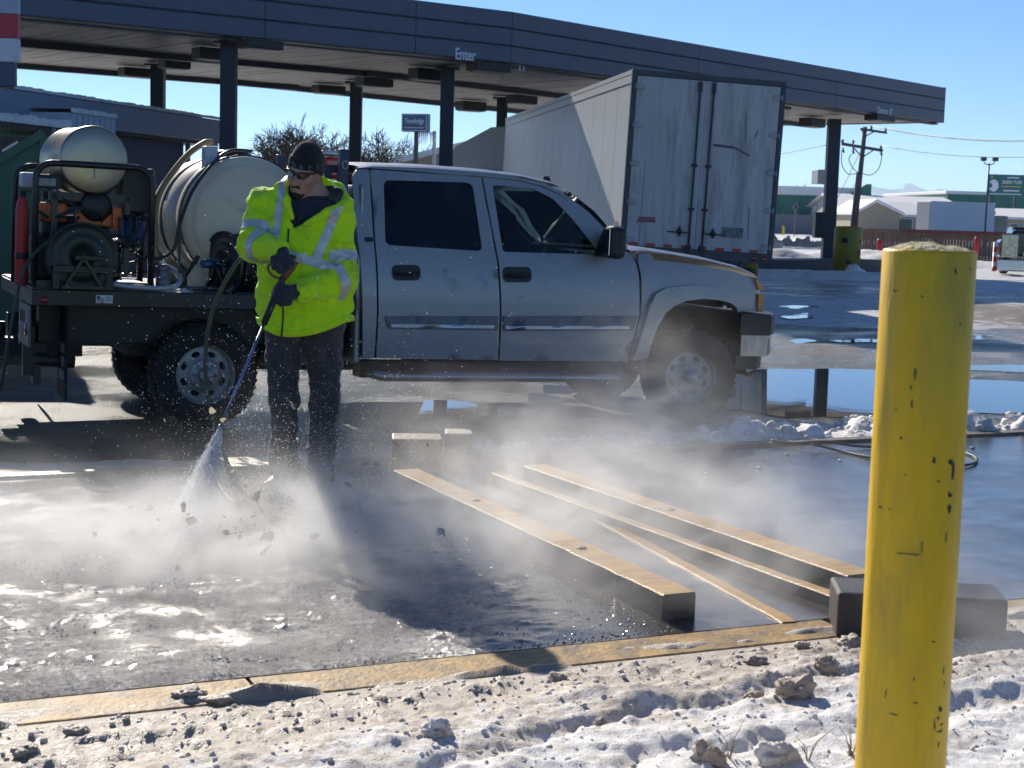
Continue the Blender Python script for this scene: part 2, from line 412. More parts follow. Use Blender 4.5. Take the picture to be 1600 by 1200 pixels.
def wet_pad_material():
    mt = bpy.data.materials.new('wet_concrete'); mt.use_nodes = True; t = mt.node_tree; b = t.nodes['Principled BSDF']; N = t.nodes.new
    tc = N('ShaderNodeTexCoord'); pos = tc.outputs['Object']
    def noise(sc, det=6, st=None, ro=.6):
        n = N('ShaderNodeTexNoise'); n.inputs['Scale'].default_value = sc; n.inputs['Detail'].default_value = det; n.inputs['Roughness'].default_value = ro
        if st:
            mp = N('ShaderNodeMapping'); mp.inputs['Scale'].default_value = st; ln(t, pos, mp.inputs['Vector']); ln(t, mp.outputs['Vector'], n.inputs['Vector'])
        else: ln(t, pos, n.inputs['Vector'])
        return n.outputs['Fac']
    def rng(v, a, c, d=0., e=1.):
        r = N('ShaderNodeMapRange'); r.interpolation_type = 'SMOOTHSTEP'
        for i, q in enumerate((a, c, d, e)): r.inputs[i+1].default_value = q
        ln(t, v, r.inputs[0]); return r.outputs[0]
    def mix(f, a, c, dt='RGBA'):
        n = N('ShaderNodeMix'); n.data_type = dt; ln(t, f, n.inputs[0])
        for i, q in (((6, a), (7, c)) if dt == 'RGBA' else ((2, a), (3, c))):
            if isinstance(q, tuple): n.inputs[i].default_value = (*q, 1)
            elif isinstance(q, float): n.inputs[i].default_value = q
            else: ln(t, q, n.inputs[i])
        return n.outputs[2 if dt == 'RGBA' else 0]
    at = N('ShaderNodeAttribute'); at.attribute_name = 'slush'
    col = mix(rng(noise(1.4, 8), .35, .7), (.050, .045, .039), (.145, .128, .108))
    col = mix(rng(noise(9, 6), .5, .75), col, (.06, .055, .05))
    ad = N('ShaderNodeMath'); ad.operation = 'ADD'; ln(t, at.outputs['Fac'], ad.inputs[0])
    sb = N('ShaderNodeMath'); sb.operation = 'MULTIPLY_ADD'; ln(t, noise(6, 8, None, .75), sb.inputs[0]); sb.inputs[1].default_value = 1.5; sb.inputs[2].default_value = -.75
    ln(t, sb.outputs[0], ad.inputs[1])
    sl = rng(ad.outputs[0], .35, .8)
    slc = mix(rng(noise(3.5, 8, None, .7), .4, .65), (.24, .205, .17), (.56, .52, .47))
    slc = mix(rng(noise(48, 4, None, .7), .42, .6), slc, (.17, .14, .11))
    slc = mix(rng(noise(110, 3, None, .7), .60, .68), slc, (.80, .78, .74))
    ln(t, mix(sl, col, slc), b.inputs['Base Color'])
    ln(t, mix(sl, mix(rng(noise(2.2, 5), .35, .65), .05, .22, 'FLOAT'), .13, 'FLOAT'), b.inputs['Roughness'])
    bp = N('ShaderNodeBump'); bp.inputs['Distance'].default_value = .02
    ln(t, mix(sl, .07, .62, 'FLOAT'), bp.inputs['Strength'])
    hm = N('ShaderNodeMath'); hm.operation = 'MULTIPLY_ADD'; ln(t, noise(28, 6, (.6, 1, 1)), hm.inputs[0]); hm.inputs[1].default_value = .8; ln(t, noise(130, 4), hm.inputs[2])
    ln(t, hm.outputs[0], bp.inputs['Height']); ln(t, bp.outputs['Normal'], b.inputs['Normal'])
    return mt

def build_pad():
    # fine deck where the picture shows it
    aa = np.concatenate([np.linspace(-9, -3.3, 60), np.arange(-3.29, 2.2, .013), np.arange(2.22, 3.6, .03), np.linspace(3.65, 14, 60)]); bb = np.concatenate([np.arange(.03, 2.0, .014), np.arange(2.02, PAD_W+.01, .04)])
    A, B = np.meshgrid(aa, bb, indexing='ij')
    m1 = smoothstep(.9, -.6, A-.35*B)*smoothstep(2.3, .9, B)
    sl = np.clip(m1*1.0+.25*fbm(A*1.1, B*2.2, 3)-.12, -1, 1)
    froth = .55*smoothstep(1.35, 1.5, A+.0*B)*smoothstep(2.35, 2.2, A)*(.4+.6*vnoise(A*3, B*3, A*0))
    cur = .3*smoothstep(.1, 0, np.abs(B-.45-.12*np.sin(A*1.2)-.05*A))
    h = np.maximum(sl, 0)*smoothstep(.03, .16, B)*(.010*np.maximum(0, .55+fbm(A*6, B*10, 1, 3))+(.3+.7*smoothstep(-.25, .25, fbm(A*1.6, B*3.2, 14, 3)))*(.010*(1-np.abs(fbm(A*9, B*15, 4, 3)))**3+.009*np.maximum(0, fbm(A*24, B*34, 9, 3)+.1)+.006*np.maximum(0, vnoise(A*55, B*60, A*0+2))))+.0016*fbm(A*4, B*6, 8, 3)
    nx, ny = A.shape; I = np.arange(nx*ny).reshape(nx, ny); F = np.stack([I[:-1, :-1], I[1:, :-1], I[1:, 1:], I[:-1, 1:]], -1).reshape(-1, 4)
    mat = wet_pad_material()
    o = mesh_np('pavement', np.stack([A, B, h], -1).reshape(-1, 3), F, mat); o.matrix_world = PADM; tag(o, kind='structure')
    add_attr(o, 'slush', sl+np.clip(froth, 0, 1)*.55)
    s = MB(); s.box((-9, .03, -.3), (14, PAD_W, -.03)); e = s.build('pavement_base', mat); e.matrix_world = PADM; tag(e, kind='structure')
build_pad()

YEL = M('worn_yellow_paint_on_beam', (.50, .32, .12), .6, var=.3, vs=9, spec=.25, dirt=((.20, .155, .11), .6, 7), bump=.3, bs=45)
YEL2 = M('wet_ochre_timber', (.62, .37, .11), .34, var=.25, vs=6, dirt=((.22, .15, .08), .22, 9), bump=.35, bs=50, stretch=(3, .5, 3))
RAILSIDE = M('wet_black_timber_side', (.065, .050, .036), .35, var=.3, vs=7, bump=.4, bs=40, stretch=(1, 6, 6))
DARKWOOD = M('wet_dark_timber', (.058, .048, .040), .4, var=.35, vs=7, bump=.5, bs=40, stretch=(1, 6, 6))
STEEL_D = M('dark_rusty_steel', (.05, .045, .042), .45, metal=.3, var=.3, bump=.2)

def pad_box(name, a0, a1, b0, b1, z0, z1, mat, bev=.006):
    s = MB(); s.box((a0, b0, z0), (a1, b1, z1), bev=bev); o = s.build(name, mat); o.matrix_world = PADM; return o
# painted steel edge beams along the near side of the deck, butted end to end
for i, (a0, a1, lb) in enumerate(((-9, -.95, 'yellow painted edge beam at lower left, half covered by brown slush'), (-.94, 1.33, 'clean yellow painted edge beam in front of the wet timber rails'), (2.12, 12, 'yellow painted edge beam running right from behind the big bollard'))):
    o = pad_box('edge_beam', a0, a1, -.205, .019, -.25, .002, YEL); tag(o, lb, 'edge beam', 'yellow edge beams along the scale deck')

def rail(name, p0, p1, w, h, mat, label, fl=None):
    """timber rail lying on the deck; p0 far-left, p1 near-left corner of its top, in pixels"""
    a0, b0 = ab(*p0, h); a1, b1 = ab(*p1, h)
    d = Vector((a1-a0, b1-b0, 0)); L = d.length; ang = math.atan2(d.y, d.x)
    t = thing(name, label, 'rail', mat=PADM @ Matrix.Translation((a0, b0, 0)) @ Matrix.Rotation(ang, 4, 'Z'), group='timber rails lying across the wet deck')
    s = MB(); n = 24
    for i in range(n+1):
        x = L*i/n; k = .004*math.sin(i*2.3)+.003*random.uniform(-1, 1)
        s.v += [(x, 0+k, .0), (x, k*.5, h-.006), (x, .006+k*.5, h), (x, w-.006+k, h), (x, w+k, h-.008), (x, w+k, 0)]
    for i in range(n):
        for j in range(5): s.f.append([i*6+j, i*6+j+1, i*6+j+7, i*6+j+6]); s.m.append(0); s.sm.append(False)
    s.f += [[0, 1, 2, 3, 4, 5], [n*6+j for j in (5, 4, 3, 2, 1, 0)]]; s.m += [0, 0]; s.sm += [False, False]
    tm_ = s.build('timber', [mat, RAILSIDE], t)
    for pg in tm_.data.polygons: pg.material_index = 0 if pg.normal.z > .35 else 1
    for f in (fl or ()):
        q = MB(); q.lathe([(0, .004), (.018, .004), (.024, 0), (.024, -.004)], Matrix.Translation((L*f, w*.5, h+.003)), 14); q.build('bolt_head', STEEL_D, t)
    return t
rail('timber_rail', (615, 734), (1037, 929), .150, .10, YEL2, 'thick ochre timber rail nearest the worker, two bolts in its top', (.33, .72))
rail('timber_rail', (766, 738), (1307, 934), .062, .05, YEL2, 'thin low wet timber rail between the two thick rails')
rail('timber_rail', (817, 727), (1324, 899), .15, .095, YEL2, 'ochre timber rail ending against the dark block behind the bollard', (.5,))
rail('painted_strip', (900, 795), (1222, 972), .07, .007, YEL2, 'thin flat ochre strip on the deck beside the nearest thick rail')

def block(name, c, w, d, h, rz, mat, label):
    t = MB(); t.box((0, 0, 0), (w, d, h), bev=.012); o = t.build(name, mat)
    o.matrix_world = Matrix.Translation(c) @ Matrix.Rotation(rz, 4, 'Z'); tag(o, label, 'timber block', 'timber blocks on the deck'); return o
block('timber_block', G(1306, 996, 0), .62, .26, .172, R_(-5), DARKWOOD, 'wide dark grey timber block standing behind the big yellow bollard')
block('timber_block', G(612, 738, 0), .30, .24, .20, R_(6), M('ochre_block', (.13, .075, .028), .5, var=.4, bump=.5, bs=30), 'brown block at the far end of the nearest thick rail')
block('timber_block', G(694, 738, 0), .17, .2, .235, R_(4), DARKWOOD, 'added narrow dark box shape beside the brown block at the far rail end')  # plain dark box added for a blurred dark upright patch, no known timber

def snow_material(name, dirtcol=(.27, .205, .15), white=(.86, .85, .83)):
    mt = bpy.data.materials.new(name); mt.use_nodes = True; t = mt.node_tree; b = t.nodes['Principled BSDF']; N = t.nodes.new
    tc = N('ShaderNodeTexCoord'); pos = tc.outputs['Object']
    def noise(sc, det=6, ro=.6):
        n = N('ShaderNodeTexNoise'); n.inputs['Scale'].default_value = sc; n.inputs['Detail'].default_value = det; n.inputs['Roughness'].default_value = ro; ln(t, pos, n.inputs['Vector']); return n.outputs['Fac']
    def rng(v, a, c, d=0., e=1.):
        r = N('ShaderNodeMapRange'); r.interpolation_type = 'SMOOTHSTEP'
        for i, q in enumerate((a, c, d, e)): r.inputs[i+1].default_value = q
        ln(t, v, r.inputs[0]); return r.outputs[0]
    def mix(f, a, c):
        n = N('ShaderNodeMix'); n.data_type = 'RGBA'; ln(t, f, n.inputs[0])
        for i, q in ((6, a), (7, c)):
            if isinstance(q, tuple): n.inputs[i].default_value = (*q, 1)
            else: ln(t, q, n.inputs[i])
        return n.outputs[2]
    at = N('ShaderNodeAttribute'); at.attribute_name = 'dirt'
    ad = N('ShaderNodeMath'); ad.operation = 'MULTIPLY_ADD'; ln(t, noise(4.5, 10, .74), ad.inputs[0]); ad.inputs[1].default_value = 2.2; ln(t, at.outputs['Fac'], ad.inputs[2])
    c = mix(rng(ad.outputs[0], .98, 1.7), white, (.60, .51, .41))
    c = mix(rng(ad.outputs[0], 1.55, 2.1), c, dirtcol)
    a2 = N('ShaderNodeMath'); a2.operation = 'MULTIPLY_ADD'; ln(t, noise(60, 4), a2.inputs[0]); a2.inputs[1].default_value = 2.; ln(t, at.outputs['Fac'], a2.inputs[2])
    c = mix(rng(a2.outputs[0], 1.38, 1.68), c, (.34, .26, .19))
    a3 = N('ShaderNodeMath'); a3.operation = 'MULTIPLY_ADD'; ln(t, noise(24, 6, .75), a3.inputs[0]); a3.inputs[1].default_value = 2.; ln(t, at.outputs['Fac'], a3.inputs[2])
    c = mix(rng(a3.outputs[0], 1.22, 1.5), c, (.47, .38, .29))
    ln(t, c, b.inputs['Base Color']); b.inputs['Roughness'].default_value = .5
    b.inputs['Subsurface Weight'].default_value = .0
    wetr = rng(at.outputs['Fac'], .3, 1., .62, .40); ln(t, wetr, b.inputs['Roughness'])
    bp = N('ShaderNodeBump'); bp.inputs['Strength'].default_value = .6; bp.inputs['Distance'].default_value = .010
    hm = N('ShaderNodeMath'); hm.operation = 'MULTIPLY_ADD'; ln(t, noise(55, 6, .7), hm.inputs[0]); hm.inputs[1].default_value = 1.3; ln(t, noise(190, 3), hm.inputs[2])
    ln(t, hm.outputs[0], bp.inputs['Height']); ln(t, bp.outputs['Normal'], b.inputs['Normal'])
    return mt
SNOW = snow_material('old_snow')

def pad_field(name, a0, a1, b0, b1, st, hf, df, mat, kind='structure'):
    A, B = np.meshgrid(np.arange(a0, a1, st), np.arange(b0, b1, st), indexing='ij'); h = hf(A, B); nx, ny = A.shape
    I = np.arange(nx*ny).reshape(nx, ny); F = np.stack([I[:-1, :-1], I[1:, :-1], I[1:, 1:], I[:-1, 1:]], -1).reshape(-1, 4)
    o = mesh_np(name, np.stack([A, B, h], -1).reshape(-1, 3), F, mat); o.matrix_world = PADM; tag(o, kind=kind); add_attr(o, 'dirt', df(A, B, h)); return o
def snow_h(A, B):
    edge = .12+.36*smoothstep(.8, -2., A)+.10*fbm(A*2, B*2, 5, 3)        # clean snow starts this far out from the beam
    t = -B-.2
    slush = (.012*np.maximum(0, .4+fbm(A*6, B*9, 2, 4))+.012*np.maximum(0, fbm(A*17, B*22, 7, 3))+.008*(1-np.abs(fbm(A*11, B*16, 5, 2)))**3)*smoothstep(0, .12, t)
    body = smoothstep(edge-.06, edge+.30, t)
    rut = .05*smoothstep(.10, 0, np.abs(t-edge-.42+.06*np.sin(A*1.7)))+.05*smoothstep(.09, 0, np.abs(t-edge-.85+.04*np.sin(A*2.1+1)))
    lump = np.maximum(0, fbm(A*5, B*5, 9, 4))**1.5
    over = np.where(t < .01, .040*np.maximum(0, fbm(A*3.2, B*9, 21, 5)+.20*smoothstep(.3, -1.2, A)+.16*smoothstep(.45, .1, np.abs(A+.25))+.05)*smoothstep(-.17, -.01, t), 0)
    return -.003+over+slush*(1-body*.7)+body*(.032+.012*fbm(A*3, B*3.4, 4, 4)+.006*lump+.009*(1-np.abs(fbm(A*8, B*9, 6, 3)))**3+.0075*np.maximum(0, fbm(A*20, B*22, 8, 3))+.006*np.maximum(0, fbm(A*44, B*44, 2, 2))-rut*.6)+(.02*np.maximum(0, fbm(A*2.2, B*2.2, 7, 4)+.1))*body
def snow_d(A, B, h):
    edge = .12+.36*smoothstep(.8, -2., A)+.10*fbm(A*2, B*2, 5, 3); t = -B-.2
    return 1.0*smoothstep(edge+.12, edge-.1, t)+.35*smoothstep(edge+1.1, edge, t)+.12*smoothstep(-.5, 2.5, A)-.02
pad_field('snow_bank', -3.6, 4.6, -3.2, -.04, .0125, snow_h, snow_d, SNOW)

def ridge_h(A, B):
    t = B-PAD_W; r = smoothstep(2.9, 3.5, A)
    w = np.maximum(0, np.minimum(t/.15, 1))*smoothstep(1.25+.3*fbm(A*1.3, A*0, 3, 3), .45, t)
    lump = np.maximum(0, .35+fbm(A*4, B*4.5, 12, 4))
    left = .02*np.maximum(0, .6+fbm(A*2.5, B*4, 15, 4))
    return -.20+w*(.18+r*(.02+.10*lump)+(1-r)*left)
def ridge_d(A, B, h): return .45*smoothstep(3.4, 2.6, A)+.55*smoothstep(.18, 0, B-PAD_W)+.1
pad_field('snow_ridge', -8, 12, PAD_W-.0, PAD_W+1.6, .03, ridge_h, ridge_d, SNOW)
o = pad_box('edge_beam', -9, 14, PAD_W+.005, PAD_W+.12, -.3, .02, M('muddy_tan_timber', (.26, .20, .14), .45, var=.3, bump=.4, dirt=((.10, .08, .06), .4, 9)))
tag(o, 'muddy tan timber edging along the far side of the wet deck below the snow', 'edge beam')

WATER = M('puddle_water', (.012, .013, .015), .015, var=.1, bump=.015, bs=5, spec=.5)
def puddle(name, outline_px, z):
    pts = [G(x, y, z) for x, y in outline_px]; cc = sum(pts, Vector())/len(pts); out = []
    n = len(pts)
    for i in range(n):
        a, b2 = pts[i], pts[(i+1) % n]; L = (b2-a).length; k = max(2, int(L/.16))
        for j in range(k):
            q = a.lerp(b2, j/k); f = fbm(np.array([q.x*1.4]), np.array([q.y*1.4]), 3, 4)[0]
            out.append(q+(q-cc).normalized()*f*.22)
    vs, fs = cdt([(q.x, q.y) for q in out])
    s = MB(); s.add([(x, y, z) for x, y in vs], fs); o = s.build(name, WATER); tag(o, kind='structure'); return o
puddle('puddle', [(1120, 590), (1185, 579), (1290, 574), (1390, 578), (1500, 592), (1640, 600), (1760, 612), (1720, 648), (1600, 643), (1480, 645), (1390, 652), (1300, 655), (1235, 652), (1180, 640), (1120, 636)], -.214)
puddle('puddle', [(560, 612), (640, 608), (760, 610), (850, 618), (900, 626), (820, 630), (700, 626), (600, 622)], -.185)
puddle('puddle', [(385, 640), (450, 630), (520, 624), (600, 628), (690, 627), (790, 634), (860, 640), (800, 650), (690, 652), (600, 661), (500, 662), (400, 665)], -.155)
puddle('puddle', [(1215, 533), (1255, 530), (1280, 533), (1250, 538)], -.213)
puddle('puddle', [(1290, 531), (1340, 529), (1400, 531), (1380, 536), (1320, 536)], -.213)
puddle('puddle', [(1515, 522), (1545, 519), (1560, 524), (1540, 530), (1515, 530)], -.213)
puddle('puddle', [(1510, 570), (1600, 572), (1660, 576), (1600, 580), (1515, 577)], -.213)
puddle('puddle', [(1215, 478), (1250, 474), (1275, 479), (1240, 483)], -.213)
puddle('puddle', [(1220, 492), (1262, 489), (1278, 495), (1230, 499)], -.213)
puddle('puddle', [(560, 600), (700, 596), (860, 600), (930, 606), (860, 612), (700, 610)], -.19)
# ------------------------------------------------------------------ fuel canopy
NAVY = M('slate_blue_metal', (.088, .112, .150), .42, metal=.0, var=.07, vs=1.2, spec=.4, dirt=((.06, .08, .11), .15, 2))
SOFF = M('soffit_metal', (.27, .25, .225), .5, var=.22, vs=2.5, dirt=((.16, .13, .11), .35, 3))
COLM = M('dark_column_paint', (.022, .028, .045), .5, var=.15)
BLACKM = M('black_plastic', (.008, .009, .011), .45, var=.2)
WHITEP = M('white_lettering', (.62, .66, .72), .5, var=.05)
ICE = M('icicle', (.75, .82, .88), .12, var=.05, trans=.6)
SOZ = 5.17; CDEP = 12.0
fa, fb, fc = G(-330, -12, SOZ), G(799, 99, SOZ), G(1475, 192, SOZ)
fa = fb+(G(28, 24, SOZ)-fb)*1.45
def up_at(p, px, py): # height of the top of the fascia above a front-edge point
    d = ray(px, py); t = p.y/d.y; return EYE+d.z*t
top_b = up_at(fb, 799, 20); top_c = up_at(fc, 1478, 135)
FH = (top_b+top_c)/2-SOZ
can = thing('fuel_canopy', 'long slate blue fuel canopy on dark columns with Enter lettering on its edge', 'canopy', (fb.x, fb.y, -.2))
CI = can.matrix_world.inverted()
def off(p): return Vector((p.x-can.location.x, p.y-can.location.y, p.z+.2))
def nrm(a, b): d = (b-a).normalized(); return Vector((-d.y, d.x, 0))
n1, n2 = nrm(fa, fb), nrm(fb, fc)
def fascia(a, b, n, seams):
    for k in range(len(seams)-1):
        p, q = a.lerp(b, seams[k]), a.lerp(b, seams[k+1]); d = (q-p).normalized(); p, q = p+d*.008, q-d*.008
        for r in range(3):
            z0 = SOZ+FH*r/3+.012; z1 = SOZ+FH*(r+1)/3-.012; s = MB()
            vs = []
            for w in (p, q): vs += [off(Vector((w.x, w.y, z0))+n*.02), off(Vector((w.x, w.y, z0+.02))), off(Vector((w.x, w.y, z1-.02))), off(Vector((w.x, w.y, z1))+n*.02), off(Vector((w.x, w.y, z1))+n*.06), off(Vector((w.x, w.y, z0))+n*.06)]
            s.add(vs, [[i, (i+1) % 6, (i+1) % 6+6, i+6] for i in range(6)]+[[5, 4, 3, 2, 1, 0], [6, 7, 8, 9, 10, 11]])
            s.build('fascia_panel', NAVY, can)
fascia(fa, fb, n1, [0, .3, .62, .842, 1]); fascia(fb, fc, n2, [0, .34, .67, 1])
s = MB()   # carcass behind the panels, roof, far and end fascias
ga, gb, gc = fa+n1*CDEP, fb+((n1+n2)/2).normalized()*CDEP/math.cos(R_(6)), fc+n2*CDEP
def wallstrip(s, p, q, n, th, z0, z1):
    vs = [off(Vector((w.x, w.y, z))+n*t) for w in (p, q) for z in (z0, z1) for t in (0, th)]
    s.add(vs, [(0,1,3,2),(4,6,7,5),(0,4,5,1),(2,3,7,6),(0,2,6,4),(1,5,7,3)])
wallstrip(s, fa, fb, n1, .05, SOZ+.02, SOZ+FH-.02) if False else None
wallstrip(s, fa+n1*.062, fb+n1*.062, n1, .05, SOZ+.01, SOZ+FH-.01); wallstrip(s, fb+n2*.062, fc+n2*.062-(fc-fb).normalized()*.05, n2, .05, SOZ+.01, SOZ+FH-.01)
s.build('fascia_frame', COLM, can)
s = MB(); ed = (gc-fc).normalized(); ne = Vector((ed.y, -ed.x, 0))
wallstrip(s, fc+n2*.001+Vector(((fc-fb).normalized()))*.002, gc, -(fc-fb).normalized(), .06, SOZ, SOZ+FH)
wallstrip(s, ga, gb, -n1, .06, SOZ-.02, SOZ+FH); wallstrip(s, gb, gc, -n2, .06, SOZ-.02, SOZ+FH)
s.build('rear_fascia', NAVY, can)
s = MB(); vs = [off(Vector((w.x, w.y, SOZ+FH-.08))) for w in (fa, fb, fc, gc, gb, ga)]+[off(Vector((w.x, w.y, SOZ+FH-.04))) for w in (fa, fb, fc, gc, gb, ga)]
s.add(vs, [(0,1,4,5),(1,2,3,4),(6,11,10,7),(7,10,9,8)]); s.build('roof_deck', SOFF, can)
def soffit(a, b, a2, b2, w):
    L = (b-a).length; n = int(L/w)
    for i in range(n):
        p, q = a.lerp(b, i/n), a.lerp(b, (i+1)/n); p2, q2 = a2.lerp(b2, i/n), a2.lerp(b2, (i+1)/n)
        e = (q-p).normalized()*.012; s = MB(); z = SOZ+.03+.006*random.uniform(-1, 1)
        vs = [off(Vector((w_.x, w_.y, zz))) for zz in (z, z+.03) for w_ in (p+e+nrm(a, b)*.13, q-e+nrm(a, b)*.13, q2-e, p2+e)]
        s.add(vs, [(0,3,2,1),(4,5,6,7),(0,1,5,4),(1,2,6,5),(2,3,7,6),(3,0,4,7)]); s.build('soffit_panel', SOFF, can)
soffit(fa, fb, ga, gb, .42); soffit(fb, fc, gb, gc, .42)
def along(t):   # parameter along the bent front edge, in metres from the bend
    return (fb+(fc-fb).normalized()*t, n2) if t > 0 else (fb+(fa-fb).normalized()*-t, n1)
s = MB()
for (p, q, n) in ((fa, fb, n1), (fb, fc, n2)):
    for o_, hh in ((5.2, .16), (11.2, .16), (.35, .05)):
        a, b = p+n*o_, q+n*o_; s.beam(off(Vector((a.x, a.y, SOZ-.04))), off(Vector((b.x, b.y, SOZ-.04))), .25, hh)
s.build('soffit_beam', COLM, can)
cols = []
def column(px, py_top, depth_hint=None, base=-.05):
    q = G(px, py_top, SOZ); s = MB(); w = .17
    s.box((q.x-w-can.location.x, q.y-w-can.location.y, 0), (q.x+w-can.location.x, q.y+w-can.location.y, SOZ+.2-.09), mat=None, bev=.012)
    c = s.build('column', COLM, can); s = MB()
    s.box((q.x-.3-can.location.x, q.y-.3-can.location.y, SOZ+.2-.085), (q.x+.3-can.location.x, q.y+.3-can.location.y, SOZ+.2-.03)); s.build('cap_plate', COLM, c)
    s = MB(); s.box((q.x-.19-can.location.x, q.y-.19-can.location.y, 1.0), (q.x+.19-can.location.x, q.y-.17-can.location.y, 1.9)); s.build('panel_box', BLACKM, c)
    cols.append(q); return q
for px, py in ((358, 64), (700, 104), (247, 99), (557, 127), (785, 151), (1000, 205), (960, 146)): column(px, py)
qr = G(1304, 182, SOZ); s = MB(); w = .21
s.box((qr.x-w-can.location.x, qr.y-w-can.location.y, 0), (qr.x+w-can.location.x, qr.y+w-can.location.y, SOZ+.2-.09), bev=.012); cR = s.build('column', COLM, can)
s = MB(); s.box((qr.x-.55-can.location.x, qr.y-.35-can.location.y, 1.15), (qr.x-.2-can.location.x, qr.y+.2-can.location.y, 2.05), bev=.02); s.build('panel_box', BLACKM, cR)
# dark light boxes hung under the soffit, each a part
def lightbox(x0, y0, x1, y1):
    z = SOZ-.03; c = G((x0+x1)/2, y0+2, z); w = (x1-x0)/FPX*c.y; h = min(.5, (y1-y0)/FPX*c.y)
    d = (fc-fb).normalized() if c.x > fb.x else (fb-fa).normalized()
    mm = Matrix.Translation(off(Vector((c.x, c.y, z-h)))) @ Matrix.Rotation(math.atan2(d.y, d.x), 4, 'Z')
    s = MB(); s.box((-w*.6, -.25, 0), (w*.6, .25, h), mm, bev=.02); b = s.build('light_box', BLACKM, can)
    s = MB(); s.box((-w*.5, -.2, -.02), (w*.5, .2, .004), mm); s.build('lens', SOFF, b)
for bx in ((309, 74, 357, 91), (381, 62, 433, 75), (255, 92, 290, 105), (193, 105, 237, 118), (646, 106, 694, 123), (737, 97, 790, 110), (563, 118, 607, 133), (494, 132, 533, 144), (718, 157, 754, 171), (796, 147, 835, 160), (1351, 178, 1399, 187), (1251, 183, 1288, 196), (1200, 164, 1232, 168)): lightbox(*bx)
# icicles
for px, py, L in ((783, 103, 34), (786, 103, 24), (781, 103, 16), (812, 102, 20), (818, 103, 18), (1226, 168, 20), (1230, 167, 17)):
    q = G(px, py, SOZ)-Vector((0, .12, 0)); s = MB(); s.tube([off(q), off(q-Vector((0, 0, L/FPX*q.y*.5))), off(q-Vector((0, 0, L/FPX*q.y)))], [.03, .018, .003], 6); s.build('icicle', ICE, can)
def canopy_text(txt, px, py, hpx, xs, bold=.004):
    a, b, n = (fa, fb, n1) if px < 799 else (fb, fc, n2)
    d = ray(px, py); t = (a-Vector((0, 0, EYE))).dot(n)/d.dot(n) if True else 0
    q = Vector((d.x*t, d.y*t, EYE+d.z*t))-n*.006; sz = hpx/FPX*q.y*1.42
    e = (b-a).normalized(); mm = face_mat(off(q), (e.x, e.y, 0), (0, 0, 1)); text_mesh('lettering', txt, sz, WHITEP, can, mm, .006, sz*.022, xs)
canopy_text('Enter', 727, 86, 17, .72); canopy_text('Enter', 1214, 155, 12, .72); canopy_text('Clearance 16"', 1382, 174, 10, .62)

# island kerb and big concrete-filled bollards under the canopy
KERB = M('painted_kerb', (.05, .055, .065), .5, var=.3); CONC = M('concrete', (.32, .31, .29), .7, var=.2, bump=.3, bs=30)
SNOW2 = snow_material('clean_snow')
k = MB(); k.beam(Vector((qr.x-9, qr.y-9.2, .02)), Vector((qr.x+1.5, qr.y-.3, .02)), 1.5, .5); o = k.build('kerb_island', KERB); tag(o, 'dark snow-capped kerb island carrying the right canopy column', 'kerb')
OLIVE = M('weathered_yellow_drum', (.30, .24, .018), .55, var=.25, vs=2, dirt=((.06, .055, .04), .3, 7), bump=.15)
def big_bollard(px0, px1, pyt, Y, label):
    q = P((px0+px1)/2, 400, Y); r = (px1-px0)/FPX*Y/2; zt = P((px0+px1)/2, pyt, Y).z
    t = thing('protective_bollard', label, 'bollard', (q.x, q.y, -.22), group='thick yellow bollards under the canopy')
    s = MB(); s.lathe([(0, 0), (r, 0), (r, zt+.18), (r*.93, zt+.22), (0, zt+.24)], n=40); s.build('barrel', OLIVE, t)
    for i in range(5):
        a = R_(random.uniform(200, 340)); z = random.uniform(.3, zt); s = MB(); w = random.uniform(.03, .1)
        s.box((-w, -.004, -w*.8), (w, .004, w*.8), Matrix.Rotation(a+R_(90), 4, 'Z') @ Matrix.Translation((0, -r-.001, z)), bev=.003); s.build('scuff', BLACKM, t)
big_bollard(1302, 1344, 354, 49, 'thick weathered yellow bollard beside the right canopy column')
big_bollard(1155, 1185, 397, 40, 'low thick yellow bollard behind the semi trailer underside')
# ploughed heaps at the island
def heap(name, c, r, hgt, mat, label, n=26, seed=0, grp=None, dirt=.1):
    A = np.linspace(-1.15, 1.15, n); X, Y = np.meshgrid(A, A, indexing='ij'); rr = np.sqrt(X*X+Y*Y)
    z = np.maximum(0, 1-rr)**.8*(1+.5*fbm(X*2.2+seed, Y*2.2, seed, 4))+.12*fbm(X*5, Y*5, seed+3, 3)*(rr < 1); z = np.where(rr > 1.02, -.1, z)
    I = np.arange(n*n).reshape(n, n); F = np.stack([I[:-1, :-1], I[1:, :-1], I[1:, 1:], I[:-1, 1:]], -1).reshape(-1, 4)
    o = mesh_np(name, np.stack([X*r[0], Y*r[1], z*hgt], -1).reshape(-1, 3), F, mat); o.location = c; add_attr(o, 'dirt', np.full(n*n, dirt)); tag(o, label, 'snow heap', grp); return o
heap('snow_heap', (P(1332, 414, 47.5)[0], 47.5, -.22), (.7, .8), .33, SNOW2, 'small snow heap against the foot of the thick yellow bollard', seed=2)
heap('snow_heap', (P(1250, 407, 47)[0], 47.0, -.22), (5.5, 1.3), .3, SNOW2, 'long low snow heap along the dark kerb island', seed=5)
heap('snow_heap', (P(1215, 398, 62)[0], 62.0, -.22), (5, 2.5), .7, SNOW2, 'snow heap beyond the island at the trailer corner', seed=9)
heap('snow_heap', (P(1370, 405, 66)[0], 66.0, -.22), (4, 2.5), .6, SNOW2, 'snow heap in front of the wooden fence beside the red post', seed=12)
heap('snow_heap', (P(1520, 405, 64)[0], 64.0, -.22), (5, 2.0), .4, SNOW2, 'snow heap between the big bollard and the parked semi truck', seed=15)

